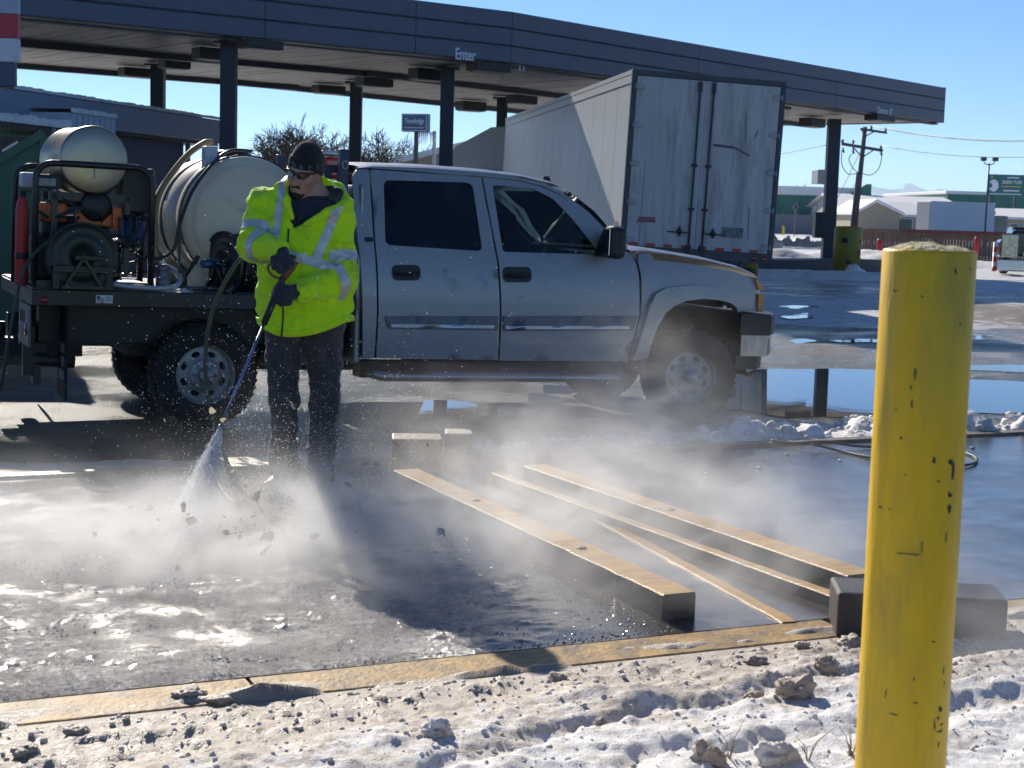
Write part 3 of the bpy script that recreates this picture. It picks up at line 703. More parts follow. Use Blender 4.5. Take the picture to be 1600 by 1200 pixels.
# ------------------------------------------------------------------ semi trailer and its tractor
TRL = M('white_sheet_aluminium', (.46, .46, .45), .42, metal=.2, var=.17, vs=2, stretch=(1, 6, .3), bump=.35, bs=9, dirt=((.36, .35, .33), .25, 2))
TRD = M('dirty_white_door', (.50, .49, .46), .5, var=.18, vs=2.2, stretch=(1.6, 1, .22), dirt=((.25, .235, .21), .38, 2.4))
TRG = M('galvanised_hinge', (.30, .31, .32), .45, metal=.5, var=.15)
TRF = M('dark_trailer_frame', (.055, .06, .068), .5, var=.25)
REDT = M('red_reflective', (.42, .02, .03), .35, var=.15); REDL = M('red_lamp', (.25, .01, .012), .2, var=.1, coat=.5)
TIRE = M('tyre_rubber', (.007, .007, .008), .75, var=.3, bump=.3, bs=80)
CHROME = M('chrome', (.62, .63, .65), .12, metal=1., var=.05); ALU = M('dull_aluminium', (.5, .5, .5), .35, metal=.9, var=.12)
t0 = P(990, 108, 28.4); TW, TH, TL = 2.90, 3.2, 15.9
yaw = math.atan2(.153, .988)
tm = Matrix.Translation((0, 0, 0)) @ Matrix.Rotation(yaw, 4, 'Z') @ Matrix.Rotation(R_(2.2), 4, 'Y')
z0t = 1.27
org = t0-(tm.to_3x3() @ Vector((0, 0, z0t+TH))); tm = Matrix.Translation(org) @ tm
trl = thing('semi_trailer', 'long white box semi trailer with closed rear doors under the canopy', 'semi trailer', mat=tm)
def part(name, mat, parent, fn, **k): s = MB(); fn(s); return s.build(name, mat, parent, **k)
zb, zt = z0t, z0t+TH
# side sheets with seams (near left side), each panel a part
n = 14
for i in range(n):
    y0, y1 = .07+(TL-.07)*i/n, .07+(TL-.07)*(i+1)/n
    part('side_panel', TRL, trl, lambda s: s.box((.012, y0+.006, zb+.16), (.03, y1-.006, zt-.24), bev=.004))
part('bottom_rail', TRG, trl, lambda s: (s.box((.0, .05, zb-.04), (.04, TL, zb+.155))))
part('top_rail', TRL, trl, lambda s: (s.box((-.004, .05, zt-.235), (.04, TL, zt-.09)), s.box((-.010, .05, zt-.08), (.05, TL, zt))))
part('body_box', TRL, trl, lambda s: s.box((.035, .09, zb), (TW-.02, TL-.01, zt-.02)))
part('rear_frame', TRF, trl, lambda s: (s.box((-.012, 0, zb-.16), (.085, .085, zt+.01), bev=.01), s.box((TW-.085, 0, zb-.16), (TW+.012, .085, zt+.01), bev=.01), s.box((.086, .002, zt-.10), (TW-.086, .083, zt+.005), bev=.01)))
sill = part('rear_sill', TRF, trl, lambda s: s.box((.086, -.02, zb-.17), (TW-.086, .09, zb+.005), bev=.012))
for x in (.16, .36, TW-.36, TW-.16):
    part('tail_lamp', REDL, sill, lambda s: s.lathe([(0, .016), (.03, .014), (.05, .006), (.055, -.01)], rot_to((0, -1, 0), (x, -.022, zb-.085)), 18))
for k in range(8):
    x = .15+k*.33; part('reflective_strip', REDT if k % 1 == 0 else WHITEP, sill, lambda s: s.box((x, -.006, zb+.015), (x+.16, -.002, zb+.075)))
def door(x0, x1, hx, lab):
    d = part('rear_door', TRD, trl, lambda s: s.box((x0, .012, zb+.012), (x1, .06, zt-.105), bev=.008))
    for j in range(5):
        z = zb+.12+j*(TH-.42)/4
        hg = part('hinge', TRG, d, lambda s: (s.box((min(hx, hx+(.17 if hx < 1 else -.17)), -.012, z-.035), (max(hx, hx+(.17 if hx < 1 else -.17)), .01, z+.035), bev=.006), s.tube([(hx, -.02, z-.06), (hx, -.02, z+.06)], .02, 10), s.box((hx+(.06 if hx < 1 else -.12), -.014, z-.055), (hx+(.12 if hx < 1 else -.06), -.004, z+.055), bev=.005)))
    return d
mx = TW/2-.06
dl = door(.09, mx-.004, .06, 'l'); dr = door(mx+.004, TW-.09, TW-.06, 'r')
for dd, xs in ((dl, (mx-.12,)), (dr, (mx+.14,))):
    for x in xs:
        part('lock_rod', TRF, dd, lambda s: (s.tube([(x, -.03, zb+.01), (x, -.03, zt-.12)], .021, 10), s.box((x-.04, -.045, zt-.32), (x+.04, 0, zt-.13), bev=.008)))
        for z in (zb+.75, zb+1.55): part('rod_bracket', BLACKM, dd, lambda s: s.box((x-.055, -.055, z-.022), (x+.055, .005, z+.022), bev=.006))
        part('lock_cam', BLACKM, dd, lambda s: s.box((x-.05, -.05, zb-.06), (x+.05, .0, zb+.09), bev=.01))
        sg = -1 if x < mx else 1
        part('door_handle', BLACKM, dd, lambda s: (s.box((x+sg*.03, -.05, zb+.30), (x+sg*.42, -.02, zb+.325), bev=.004), s.lathe([(0, .03), (.045, .03), (.055, 0)], rot_to((0, -1, 0), (x+sg*.19, -.02, zb+.32)), 14), s.box((x+sg*.17, -.04, zb+.24), (x+sg*.21, -.02, zb+.42))))
part('centre_seal', WHITEP, dl, lambda s: s.box((mx-.03, .002, zb+.05), (mx-.006, .012, zt-.14)))
part('centre_strip', TRG, dr, lambda s: s.box((mx+.008, .0, zb+.05), (mx+.04, .012, zb+.95)))
part('warning_label', M('faded_red_label', (.25, .05, .06), .5, var=.25, dirt=((.4, .38, .36), .35, 40), stretch=(1, 1, 4)), dl, lambda s: s.prism([(.27, zb+.44), (.63, zb+.46), (.60, zb+.56), (.30, zb+.55)], .006, .012))
part('torn_sticker', M('torn_sticker', (.30, .31, .30), .6, var=.3, dirt=((.04, .04, .045), .75, 22)), dr, lambda s: s.box((mx+.50, .007, zb+.27), (mx+.92, .0125, zb+.46)))
part('seam_strip', TRF, dl, lambda s: (s.box((.335, .008, zb+.02), (.343, .013, zb+1.6)), s.box((.46, .008, zb+.02), (.464, .013, zb+.25))))
for (x0, z0_, x1, z1_, w) in ((mx+.22, zb+1.95, mx+.62, zb+1.93, .05), (mx+.62, zb+1.93, mx+.92, zb+1.80, .035), (mx+.82, zb+2.05, mx+.80, zb+2.55, .016), (mx+1.02, zb+.25, mx+1.0, zb+.85, .016), (mx+.98, zb+2.1, mx+1.06, zb+2.25, .012), (mx+1.0, zb+2.15, mx+1.04, zb+2.3, .012)):
    part('scrape_mark', M('scrape', (.10, .11, .12), .6, var=.4, vs=20), dr, lambda s: s.beam((x0, .010, z0_), (x1, .010, z1_), .004, w, up=(0, 0, 1)))
part('id_plate', M('plate_red_pale', (.42, .30, .28), .5), trl, lambda s: (s.box((.004, .36, zb+.36), (.011, .46, zb+.44)), s.box((.004, .52, zb+.36), (.011, .62, zb+.44))))
part('chassis', TRF, trl, lambda s: (s.box((.75, .2, zb-.3), (.95, TL-1, zb-.02)), s.box((TW-.95, .2, zb-.3), (TW-.75, TL-1, zb-.02)), s.box((.3, -.0, zb-.62), (TW-.3, .1, zb-.50)), s.box((.5, .02, zb-.6), (.6, .1, zb-.15)), s.box((TW-.6, .02, zb-.6), (TW-.5, .1, zb-.15))))
def wheel_simple(parent, c, r, w, rim, axis=(1, 0, 0)):
    mm = rot_to(axis, c)
    ty = part('wheel', TIRE, parent, lambda s: s.lathe([(r*.56, -w/2), (r*.9, -w/2), (r*.985, -w*.36), (r, -w*.25), (r, w*.25), (r*.985, w*.36), (r*.9, w/2), (r*.56, w/2)], mm, 28))
    part('rim', rim, ty, lambda s: s.lathe([(0, w*.2), (r*.2, w*.2), (r*.22, w*.05), (r*.5, w*.1), (r*.57, w*.42), (r*.57, -w*.4), (0, -w*.35)], mm, 24))
for y in (1.3, 2.6):
    for x in (.18, .48, TW-.48, TW-.18): wheel_simple(trl, (x, y, .5), .5, .26, ALU, (-1 if x < 1 else 1, 0, 0))
part('landing_leg', TRF, trl, lambda s: (s.box((.5, 10.5, .15), (.62, 10.62, zb)), s.box((TW-.62, 10.5, .15), (TW-.5, 10.62, zb))))

WHT = M('white_cab_paint', (.22, .24, .24), .3, var=.06, coat=.4); GLASS = M('dark_glass', (.015, .02, .025), .05, var=.1, coat=.6)
trac = thing('semi_tractor', 'white sleeper cab tractor coupled ahead of the box semi trailer', 'semi truck', mat=tm @ Matrix.Translation((TW/2, TL+1.3, 0)) @ Matrix.Rotation(R_(35), 4, 'Z') @ Matrix.Diagonal((1.1, 1.1, 1.1, 1)) @ Matrix.Translation((-1.22, 0, 0)))
hz = P(735, 190, 41).z-org.z
def cabprof(s):
    # side outline (y forward, z up) extruded across x
    pr = [(0, .75), (0, 3.75), (.15, 3.9), (.9, 3.88), (2.3, 3.35), (2.7, 2.75), (3.0, 2.0), (3.0, .75)]
    mm = Matrix.Rotation(R_(90), 4, 'Z') @ Matrix.Diagonal((1, -1, 1, 1))
    s.prism(pr, .0, 2.45, mm)
tb = part('cab', WHT, trac, cabprof)
part('hood', WHT, trac, lambda s: s.box((.15, 3.0, .8), (2.3, 4.6, 1.95), bev=.12))
part('side_fairing', WHT, trac, lambda s: s.box((-.03, -.45, .9), (.0, .2, 3.7), bev=.01))
part('side_window', GLASS, tb, lambda s: s.box((-.012, 1.9, 2.0), (.004, 2.6, 2.7), bev=.03))
part('sleeper_window', GLASS, tb, lambda s: s.box((-.012, .5, 2.3), (.004, 1.1, 2.75), bev=.05))
dec = part('door_mark', M('white_blue_mark', (.6, .65, .72), .4), tb, lambda s: s.box((-.016, 1.30, 2.05), (-.013, 1.85, 2.75), bev=.001))
part('mark_stripe', REDT, tb, lambda s: s.prism([(-.02, 2.4), (-.02, 2.55), (-.017, 2.55), (-.017, 2.4)], 1.34, 1.82))
part('mirror', BLACKM, trac, lambda s: (s.box((-.4, 2.75, 1.8), (-.2, 2.85, 2.5), bev=.03), s.tube([(-.2, 2.8, 2.2), (.05, 2.8, 2.2)], .02, 8)))
for y in (.2, 4.0, -.9):
    for x in (.2, 2.25): wheel_simple(trac, (x, y, .5), .5, .28, ALU, (-1 if x < 1 else 1, 0, 0))
# ------------------------------------------------------------------ far right: lot, fences, houses, signs, mountains
def zat(px, py, Y): return P(px, py, Y).z
GZ = -.22
GREEN = M('green_metal_wall', (.012, .17, .10), .45, var=.12, vs=.3)
ROOFS = snow_material('roof_snow')
BEIGE = M('beige_siding', (.42, .34, .24), .6, var=.08, vs=1); TANW = M('tan_stucco', (.38, .31, .22), .7, var=.1)
PICK = M('weathered_cedar', (.20, .125, .085), .7, var=.3, vs=1.2, stretch=(6, 6, .4))
PICKR = M('red_stained_cedar', (.20, .05, .045), .7, var=.25, vs=1.2, stretch=(6, 6, .4))
GREYF = M('grey_vinyl_fence', (.16, .175, .20), .6, var=.1); WGREY = M('weathered_pole_wood', (.13, .105, .095), .8, var=.3, stretch=(5, 5, .3))
YELP = M('yellow_sign_paint', (.62, .42, .02), .5, var=.1); REDP = M('red_post_paint', (.45, .025, .025), .5, var=.15)
DGLASS = M('window_dark', (.03, .035, .045), .1, var=.2)
def snowset(o): add_attr(o, 'dirt', np.zeros(len(o.data.vertices))); return o
def X(px, Y): return P(px, 350, Y).x
def box_building(name, label, px0, px1, pyt, Y, dep, wallm, roofh=.5, cat='building', seams=0, snow=True, base=GZ):
    x0, x1 = X(px0, Y), X(px1, Y); zt_ = zat((px0+px1)/2, pyt, Y)
    t = thing(name, label, cat, ((x0+x1)/2, Y, base)); w = (x1-x0)/2; hh = zt_-base
    part('wall', wallm, t, lambda s: s.box((-w, 0, 0), (w, dep, hh)))
    if seams:
        for i in range(1, seams): part('wall_seam', GREYF if wallm is not GREEN else M('seam', (.008, .09, .06), .5), t, lambda s: s.box((-w+2*w*i/seams-.06, -.05, 0), (-w+2*w*i/seams+.06, 0.01, hh-.02)))
    if snow: snowset(part('roof', ROOFS, t, lambda s: s.box((-w-.3, -.3, hh+.004), (w+.3, dep+.3, hh+roofh), bev=.08)))
    return t, w, hh
gb1, w_, h_ = box_building('warehouse', 'green metal warehouse with flat snowy roof behind the grey fence', 1150, 1346, 305, 230, 40, GREEN, 1.3, seams=6)
part('roof_unit', GREYF, gb1, lambda s: s.box((w_*.35, 4, h_+1.9), (w_*.58, 9, h_+4), bev=.1))
snowset(part('roof_edge', GREEN, gb1, lambda s: s.prism([(w_*.55, h_-1), (w_*1.02, h_+1.9), (w_*1.1, h_+1.9), (w_*1.1, h_-1)], -1.2, -.4)))
gb2, w_, h_ = box_building('warehouse', 'long green warehouse with a snow covered roof behind the white box truck', 1478, 1760, 307, 235, 40, GREEN, .5, seams=8)
def house(name, label, px0, px1, pye, pyr, Y, dep, wallm, axis='x', eave=.5, ridge_px=None, wins=()):
    x0, x1 = X(px0, Y), X(px1, Y); ze = zat(px0, pye, Y)-GZ; zr = zat(px0, pyr, Y)-GZ; w = (x1-x0)/2
    t = thing(name, label, 'house', ((x0+x1)/2, Y, GZ))
    part('wall', wallm, t, lambda s: s.box((-w, 0, 0), (w, dep, ze)))
    if axis == 'x':     # ridge runs left to right: front slope faces us
        snowset(part('roof', ROOFS, t, lambda s: (s.add([(-w-eave, -eave, ze-.1), (w+eave, -eave, ze-.1), (w+eave, dep/2, zr), (-w-eave, dep/2, zr), (-w-eave, -eave, ze+.15), (w+eave, -eave, ze+.15), (w+eave, dep/2, zr+.25), (-w-eave, dep/2, zr+.25)], [(4,5,6,7), (0,1,5,4), (0,3,2,1), (1,2,6,5), (0,4,7,3)]), s.add([(-w-eave, dep+eave, ze), (w+eave, dep+eave, ze), (w+eave, dep/2, zr+.25), (-w-eave, dep/2, zr+.25)], [(0,1,2,3)]))))
        part('gable', wallm, t, lambda s: (s.add([(-w+.01, 0, ze), (-w+.01, dep, ze), (-w+.01, dep/2, zr)], [(0,1,2)]), s.add([(w-.01, 0, ze), (w-.01, dep, ze), (w-.01, dep/2, zr)], [(0,1,2)])))
    else:               # gable faces us
        r = X(ridge_px, Y)-(x0+x1)/2 if ridge_px else 0
        part('gable', wallm, t, lambda s: s.prism([(-w, ze+.003), (w, ze+.003), (r, zr)], .02, .3))
        snowset(part('roof', ROOFS, t, lambda s: (s.add([(-w-eave, -eave, ze-.15), (r, -eave, zr), (r, dep, zr), (-w-eave, dep, ze-.15), (-w-eave, -eave, ze+.15), (r, -eave, zr+.3), (r, dep, zr+.3), (-w-eave, dep, ze+.15)], [(4,5,6,7), (0,1,5,4), (0,4,7,3), (0,3,2,1)]), s.add([(w+eave, -eave, ze-.15), (r, -eave, zr), (r, dep, zr), (w+eave, dep, ze-.15), (w+eave, -eave, ze+.15), (r, -eave, zr+.3), (r, dep, zr+.3), (w+eave, dep, ze+.15)], [(4,7,6,5), (0,4,5,1), (0,3,7,4), (0,1,2,3)]))))
    for (a, b, c, d) in wins:
        f = part('window', WHITEP, t, lambda s: s.box((a*w, -.06, c*ze), (b*w, -.001, d*ze)))
        part('pane', DGLASS, f, lambda s: s.box((a*w+.08, -.075, c*ze+.08), (b*w-.08, -.062, d*ze-.08)))
    return t
house('house', 'pale house with a wide snow covered roof behind the utility pole', 1316, 1345, 322, 303, 205, 22, M('pale_siding', (.42, .42, .42), .6, var=.08), 'x', .8, wins=((-.1, .25, .2, .75), (.35, .7, .25, .7)))
house('house', 'long house under a broad bright snow roof behind the tan gabled house', 1350, 1500, 324, 305, 215, 26, BEIGE, 'x', 1., wins=((-.4, -.3, .3, .7),))
house('house', 'tan gabled house with a dark shaded front behind the wooden fence', 1340, 1405, 333, 315, 150, 12, TANW, 'y', .4, 1367)
garage = house('house', 'low beige garage wall and snowy roof at the corner of the tan house', 1400, 1440, 337, 318, 158, 12, BEIGE, 'x', .4, wins=((-.85, .3, .1, .9),))
house('house', 'low house with snowy hip roof right of the white box truck', 1537, 1640, 340, 327, 165, 14, BEIGE, 'x', .6, wins=((-.6, -.35, .3, .8), (-.2, .05, .3, .8), (.2, .45, .3, .8)))
# grey fence: posts and panels
t = thing('grey_fence', 'grey panel fence in front of the green warehouse', 'fence', (X(1180, 190), 190, GZ))
wf = X(1356, 190)-X(1180, 190)
for i in range(8):
    part('fence_panel', GREYF, t, lambda s: s.box((wf*i/8+.1, 0, .05), (wf*(i+1)/8-.1, .08, 2.45)))
    part('fence_post', GREYF, t, lambda s: s.box((wf*i/8-.09, -.05, 0), (wf*i/8+.09, .13, 2.6)))
# cedar fence: pickets thinner than a pixel or two: joined in one part
def picket_fence(label, p0, p1, h, mat, seed, cap=None):
    a, b = Vector(p0), Vector(p1); d = b-a; L = d.length; t = thing('picket_fence', label, 'fence', a, math.atan2(d.y, d.x))
    rnd = random.Random(seed); n = int(L/.15)
    pk = MB()
    for i in range(n): x = i*.15; hh = h+rnd.uniform(-.02, .02); yy = rnd.uniform(-.006, .006); pk.box((x+.004, yy, .04), (x+.142, yy+.02, hh))
    tag(pk.build('pickets', mat, t), kind='stuff')
    for z in (.3, h-.35): part('rail', mat, t, lambda s: s.box((0, -.045, z), (L, -.01, z+.09)))
    if cap: part('cap_board', cap, t, lambda s: s.box((L*.28, -.06, h-.14), (L, -.047, h+.03)))
    return t
fz = P(1345, 400, 76)
picket_fence('weathered cedar picket fence with a red cap board behind the yellow bollards', (X(1335, 78), 78, GZ), (X(1620, 74), 74, GZ), zat(1420, 359, 77)-GZ, PICK, 3, PICKR)
def post(name, px, pyt, pyb, Y, r, mat, label, cat, grp=None, lean=0.):
    b = P(px, pyb, Y); zt_ = zat(px, pyt, Y); zb_ = b.z; s = MB(); s.lathe([(0, 0), (r, 0), (r, zt_-zb_-r*.5), (r*.6, zt_-zb_), (0, zt_-zb_)], n=14)
    o = s.build(name, mat); o.location = (b.x, Y, zb_); o.rotation_euler = (0, lean, 0); tag(o, label, cat, grp); return o
post('marker_post', 1373, 373, 403, 73, .13, REDP, 'red post in front of the cedar fence beside the thick yellow bollard', 'post')
post('marker_post', 1525, 370, 402, 72.5, .12, REDP, 'red post standing in front of the red end of the cedar fence', 'post')
def banded(px, pyt, pyb, Y, r, label, cols_, lean=0.):
    b = P(px, pyb, Y); h = zat(px, pyt, Y)-b.z; o = thing('banded_post', label, 'post', (b.x, Y, b.z)); o.rotation_euler = (0, lean, 0); n = 6
    for i in range(n): part('band', cols_[i % len(cols_)], o, lambda s: s.lathe([(0 if i == 0 else r, h*i/n+.002), (r, h*i/n+.002), (r, h*(i+1)/n), (0 if i == n-1 else r, h*(i+1)/n)], n=12))
    return o
banded(1553, 378, 424, 56, .08, 'red and white banded marker post beside the parked semi truck bumper', (REDP, WHITEP))
banded(1228, 368, 388, 120, .14, 'left of two short banded orange marker posts leaning on the snowy lot', (YELP, PICK), .15)
banded(1262, 369, 390, 118, .14, 'right hand upright banded orange marker post on the snowy lot', (YELP, PICK))
post('marker_post', 1224, 353, 367, 170, .14, YELP, 'thin yellow post before the grey fence', 'post')
for i, px in enumerate((1232, 1247, 1262, 1277)):
    heap('snow_heap', (X(px, 105), 105, GZ), (.9, .6), .55, SNOW2, ('leftmost', 'second from the left', 'third from the left', 'rightmost')[i]+' dirty snow lump in the row under the banded posts', seed=30+i, grp='row of dirty snow lumps under the banded posts', dirt=.8)
heap('snow_heap', (X(1352, 85), 85, GZ), (1.3, 1.), .8, SNOW2, 'snow capped grey mound between the bollard and the cedar fence', seed=41)
# yellow hydrant-like sign, diamond sign
b = P(1241, 366, 170); t = thing('road_sign', 'grey back of a diamond road sign on a thin pole before the grey fence', 'sign', (b.x, 170, GZ)); hs = zat(1241, 324, 170)-GZ
part('pole', GREYF, t, lambda s: s.tube([(0, 0, 0), (0, 0, hs)], .05, 8)); part('plate', GREYF, t, lambda s: s.prism([(-.42, hs), (0, hs-.5), (.42, hs), (0, hs+.5)], -.08, -.055)); part('bracket', BLACKM, t, lambda s: s.box((-.12, -.12, hs-.15), (.14, -.081, hs+.2)))
b = P(1272, 366, 172); t = thing('street_marker', 'thin pale post with a small cross plate before the green warehouse', 'sign', (b.x, 172, GZ)); hs = zat(1272, 322, 172)-GZ
part('pole', GREYF, t, lambda s: s.tube([(0, 0, 0), (0, 0, hs)], .05, 8)); part('plate', GREYF, t, lambda s: s.box((-.32, -.08, hs-.02), (.32, -.06, hs+.12)))
b = P(1547, 360, 135); t = thing('warning_sign', 'yellow diamond warning sign beside the cab of the white box truck', 'sign', (b.x, 135, GZ)); hs = zat(1547, 333, 135)-GZ
part('pole', GREYF, t, lambda s: s.tube([(0, 0, 0), (0, 0, hs)], .04, 8)); part('plate', YELP, t, lambda s: s.prism([(-.42, hs), (0, hs-.62), (.42, hs), (0, hs+.62)], -.08, -.05)); part('symbol', BLACKM, t, lambda s: s.box((-.06, -.085, hs-.2), (.06, -.081, hs+.2)))
# white box truck far away
b = P(1490, 360, 125); t = thing('box_truck', 'far white box truck parked behind the cedar fence', 'box truck', (b.x, 125, GZ), R_(13))
bw = zat(1490, 315, 125)-GZ
part('cargo_box', M('white_box', (.74, .76, .80), .45, var=.04), t, lambda s: s.box((-2.1, 0, 1.1), (3.6, 2.4, bw), bev=.03))
part('rear_door', M('grey_roll_door', (.25, .27, .28), .5, var=.2, stretch=(1, 1, 6)), t, lambda s: s.box((-2.15, .1, 1.2), (-2.105, 2.3, bw-.1)))
part('cab', WHT, t, lambda s: (s.box((3.7, .2, .8), (5.0, 2.2, 2.6), bev=.15), s.box((4.9, .3, .8), (5.9, 2.1, 1.7), bev=.15)))
part('cab_window', GLASS, t, lambda s: s.box((4.0, .17, 1.75), (4.7, .195, 2.35), bev=.01)); part('chassis', TRF, t, lambda s: s.box((-2., .3, .6), (3.6, 2.1, 1.09)))
for x in (-1.2, 4.9): wheel_simple(t, (x, .2, .48), .48, .3, ALU, (0, -1, 0))
# front of the semi truck at the right edge
b = P(1583, 421, 56); t = thing('parked_semi', 'front of a parked black semi truck with chrome bumper at the right edge', 'semi truck', (b.x, 56, -.2), R_(-12))
part('hood', M('black_cab_paint', (.012, .013, .016), .2, var=.1, coat=.6), t, lambda s: s.box((-.1, .16, .62), (1.9, 2.4, 1.62), bev=.12))
part('bumper', CHROME, t, lambda s: s.box((-.62, -.1, .12), (2.4, .12, .55), bev=.04))
part('grille', M('chrome_grille', (.55, .5, .35), .3, metal=.8, var=.4, vs=8), t, lambda s: (s.box((-.42, .02, .6), (.12, .15, 1.45), bev=.02), [s.box((-.40, .0, .66+.09*i), (.10, .02, .69+.09*i)) for i in range(9)]))
part('headlamp', ALU, t, lambda s: s.lathe([(0, .1), (.10, .09), (.14, .02), (.12, -.1)], rot_to((0, -1, 0), (.42, .1, .78)), 18)); part('cab', BLACKM, t, lambda s: s.box((.1, 2.42, .6), (2.3, 4.2, 1.72), bev=.1))
part('fender', M('black_fender', (.012, .013, .016), .2, coat=.6), t, lambda s: s.box((-.5, .2, .6), (-.12, 1.6, 1.25), bev=.1))
for x in (-.25, 2.0): wheel_simple(t, (x, .9, .5), .5, .3, ALU, (-1 if x < 0 else 1, 0, 0))
# white car hidden behind the trailer
b = P(1203, 396, 70); t = thing('parked_car', 'white car with dark rear window half hidden behind the trailer corner', 'car', (b.x, 70, GZ), R_(6))
part('body', WHT, t, lambda s: s.box((-1.6, 0, .25), (.62, 4, .85), bev=.12)); part('cabin', GLASS, t, lambda s: s.prism([(-1.4, .86), (-1.2, 1.35), (.1, 1.35), (.5, .86)], .5, 2.6)); part('roof', WHT, t, lambda s: s.box((-1.2, .9, 1.355), (.1, 2.4, 1.40), bev=.015))
for x in (-1.3, .35): wheel_simple(t, (x, .7, .32), .32, .2, ALU, (-1 if x < 0 else 1, 0, 0))
# billboard
b = P(1570, 330, 195); zc = zat(1568, 289, 195)-GZ; t = thing('billboard', 'green roadside billboard with white lettering above the snowy roofs', 'billboard', (X(1568, 195), 195, GZ))
part('post', TRF, t, lambda s: (s.box((-1.9, .3, 0), (-1.6, .5, zc-1.2)), s.box((1.2, .3, 0), (1.5, .5, zc-1.2))))
bd = part('board', M('teal_board', (.012, .13, .125), .5, var=.1), t, lambda s: s.box((-2.25, 0, zc-1.35), (2.25, .3, zc+1.3)))
part('side_panel', TRF, t, lambda s: s.box((2.28, -.02, zc-1.4), (2.9, .6, zc+1.35)))
bm_ = face_mat(Vector((.75, -.012, zc+.35)), (1, 0, 0), (0, 0, 1)); text_mesh('lettering', 'SHEN YUN', .62, WHITEP, bd, bm_, .006, .01, .82)
text_mesh('lettering', '2020', .26, WHITEP, bd, face_mat(Vector((.95, -.012, zc+.93)), (1, 0, 0), (0, 0, 1)), .006, 0, 1) if False else None
part('text_line', YELP, bd, lambda s: s.box((-.55, -.012, zc-.23), (1.9, -.003, zc-.12))); part('text_line', WHITEP, bd, lambda s: (s.box((-.3, -.012, zc-.78), (1.7, -.003, zc-.62)), s.box((-2.0, -.012, zc-1.18), (2.0, -.003, zc-1.08)), s.box((0.1, -.012, zc+.85), (1.6, -.003, zc+1.0))))
part('figure_print', WHITEP, bd, lambda s: s.prism([(-1.55+.62*math.cos(a)*(1 if math.sin(a*1.5) > -.9 else .3), zc-.1+.75*math.sin(a)) for a in [R_(k*15) for k in range(24)]], -.012, -.003))
part('print_spot', YELP, bd, lambda s: s.box((-1.9, -.012, zc+.85), (-1.7, -.003, zc+1.1)))
# light pole
b = P(1541, 330, 120); zt_ = zat(1541, 249, 120)-GZ; t = thing('light_pole', 'tall thin pole with two floodlights beside the billboard', 'light pole', (b.x, 120, GZ))
part('pole', TRF, t, lambda s: s.tube([(0, 0, 0), (0, 0, zt_-.3)], .07, 8)); part('arm', TRF, t, lambda s: s.tube(spline([(-.42, 0, zt_-.02), (-.36, 0, zt_-.3), (0, 0, zt_-.38), (.36, 0, zt_-.3), (.42, 0, zt_-.02)], 4), .035, 8))
for x in (-.45, .45): part('flood_lamp', TRF, t, lambda s: s.box((x-.2, -.2, zt_-.12), (x+.2, .2, zt_+.2), bev=.03))
# utility pole with two crossarms, wires
up = thing('utility_pole', 'weathered wooden utility pole with two crossarms behind the canopy end', 'utility pole', mat=Matrix.Translation((X(1334, 108), 108, GZ)) @ Matrix.Rotation(R_(3.0), 4, 'Y'))
hp = zat(1350, 198, 108)-GZ; pxm = 108/FPX
part('pole', WGREY, up, lambda s: s.tube([(0, 0, 0), (0, 0, hp*.5), (0, 0, hp)], [.21, .18, .15], 12)); part('conduit', GREYF, up, lambda s: s.tube([(-.26, -.05, 0), (-.24, -.05, hp*.62)], .07, 8))
z1, z2 = zat(1350, 202, 108)-GZ, zat(1345, 230, 108)-GZ
part('crossarm', WGREY, up, lambda s: s.beam((-.35, -.2, z1), (1.5, -.2, z1-.12), .12, .16)); part('crossarm', WGREY, up, lambda s: s.beam((-1.55, -.2, z2+.12), (1.35, -.2, z2-.12), .14, .2))
part('brace', WGREY, up, lambda s: (s.beam((-.8, -.22, z2), (0, -.2, z2-.7), .04, .08), s.beam((.8, -.22, z2-.05), (0, -.2, z2-.7), .04, .08), s.beam((.7, -.22, z1-.05), (0, -.2, z1-.5), .04, .08), s.beam((-.35, -.22, z1), (0, -.2, z1-.4), .04, .06)))
for x, z in ((-1.5, z2+.2), (-.75, z2+.2), (1.2, z2), (.4, z1+.05), (1.4, z1)): part('insulator', TRF, up, lambda s: s.lathe([(0, 0), (.06, 0), (.1, .08), (.05, .12), (.1, .18), (.04, .26), (0, .26)], Matrix.Translation((x, -.2, z-.02)), 10))
for x in (-1.45, -.75, 1.2): part('fuse_switch', TRF, up, lambda s: (s.tube([(x, -.25, z2-.12), (x+.12, -.3, z2-.5)], .05, 8), s.tube([(x+.12, -.3, z2-.5), (x-.05, -.2, z2-.3)], .03, 6)))
part('jumper_cable', BLACKM, up, lambda s: (s.tube(spline([(-1.5, -.3, z2-.3), (-1.4, -.3, z2-1.3), (-.9, -.3, z2-1.9), (-.2, -.2, z2-1.8)], 6), .03, 6), s.tube(spline([(-.7, -.3, z2-.4), (-.95, -.3, z2-.9), (-.6, -.3, z2-1.5), (-.1, -.2, z2-1.8)], 6), .03, 6), s.tube(spline([(1.3, -.3, z2-.3), (1.2, -.3, z2-1.3), (.7, -.3, z2-1.85), (.1, -.2, z2-1.8)], 6), .03, 6)))
um = up.matrix_world.copy()
def wire(label, a, b, sag, r=.022):
    a, b = Vector(a), Vector(b); pts = [a.lerp(b, i/14)-Vector((0, 0, sag*4*(i/14)*(1-i/14))) for i in range(15)]; s = MB(); s.tube(pts, r, 5); o = s.build('power_wire', BLACKM); tag(o, label, 'wire', 'wires on the utility pole'); return o
def pl(x, z): return up.matrix_world @ Vector((x, -.2, z))
bpy.context.view_layer.update()
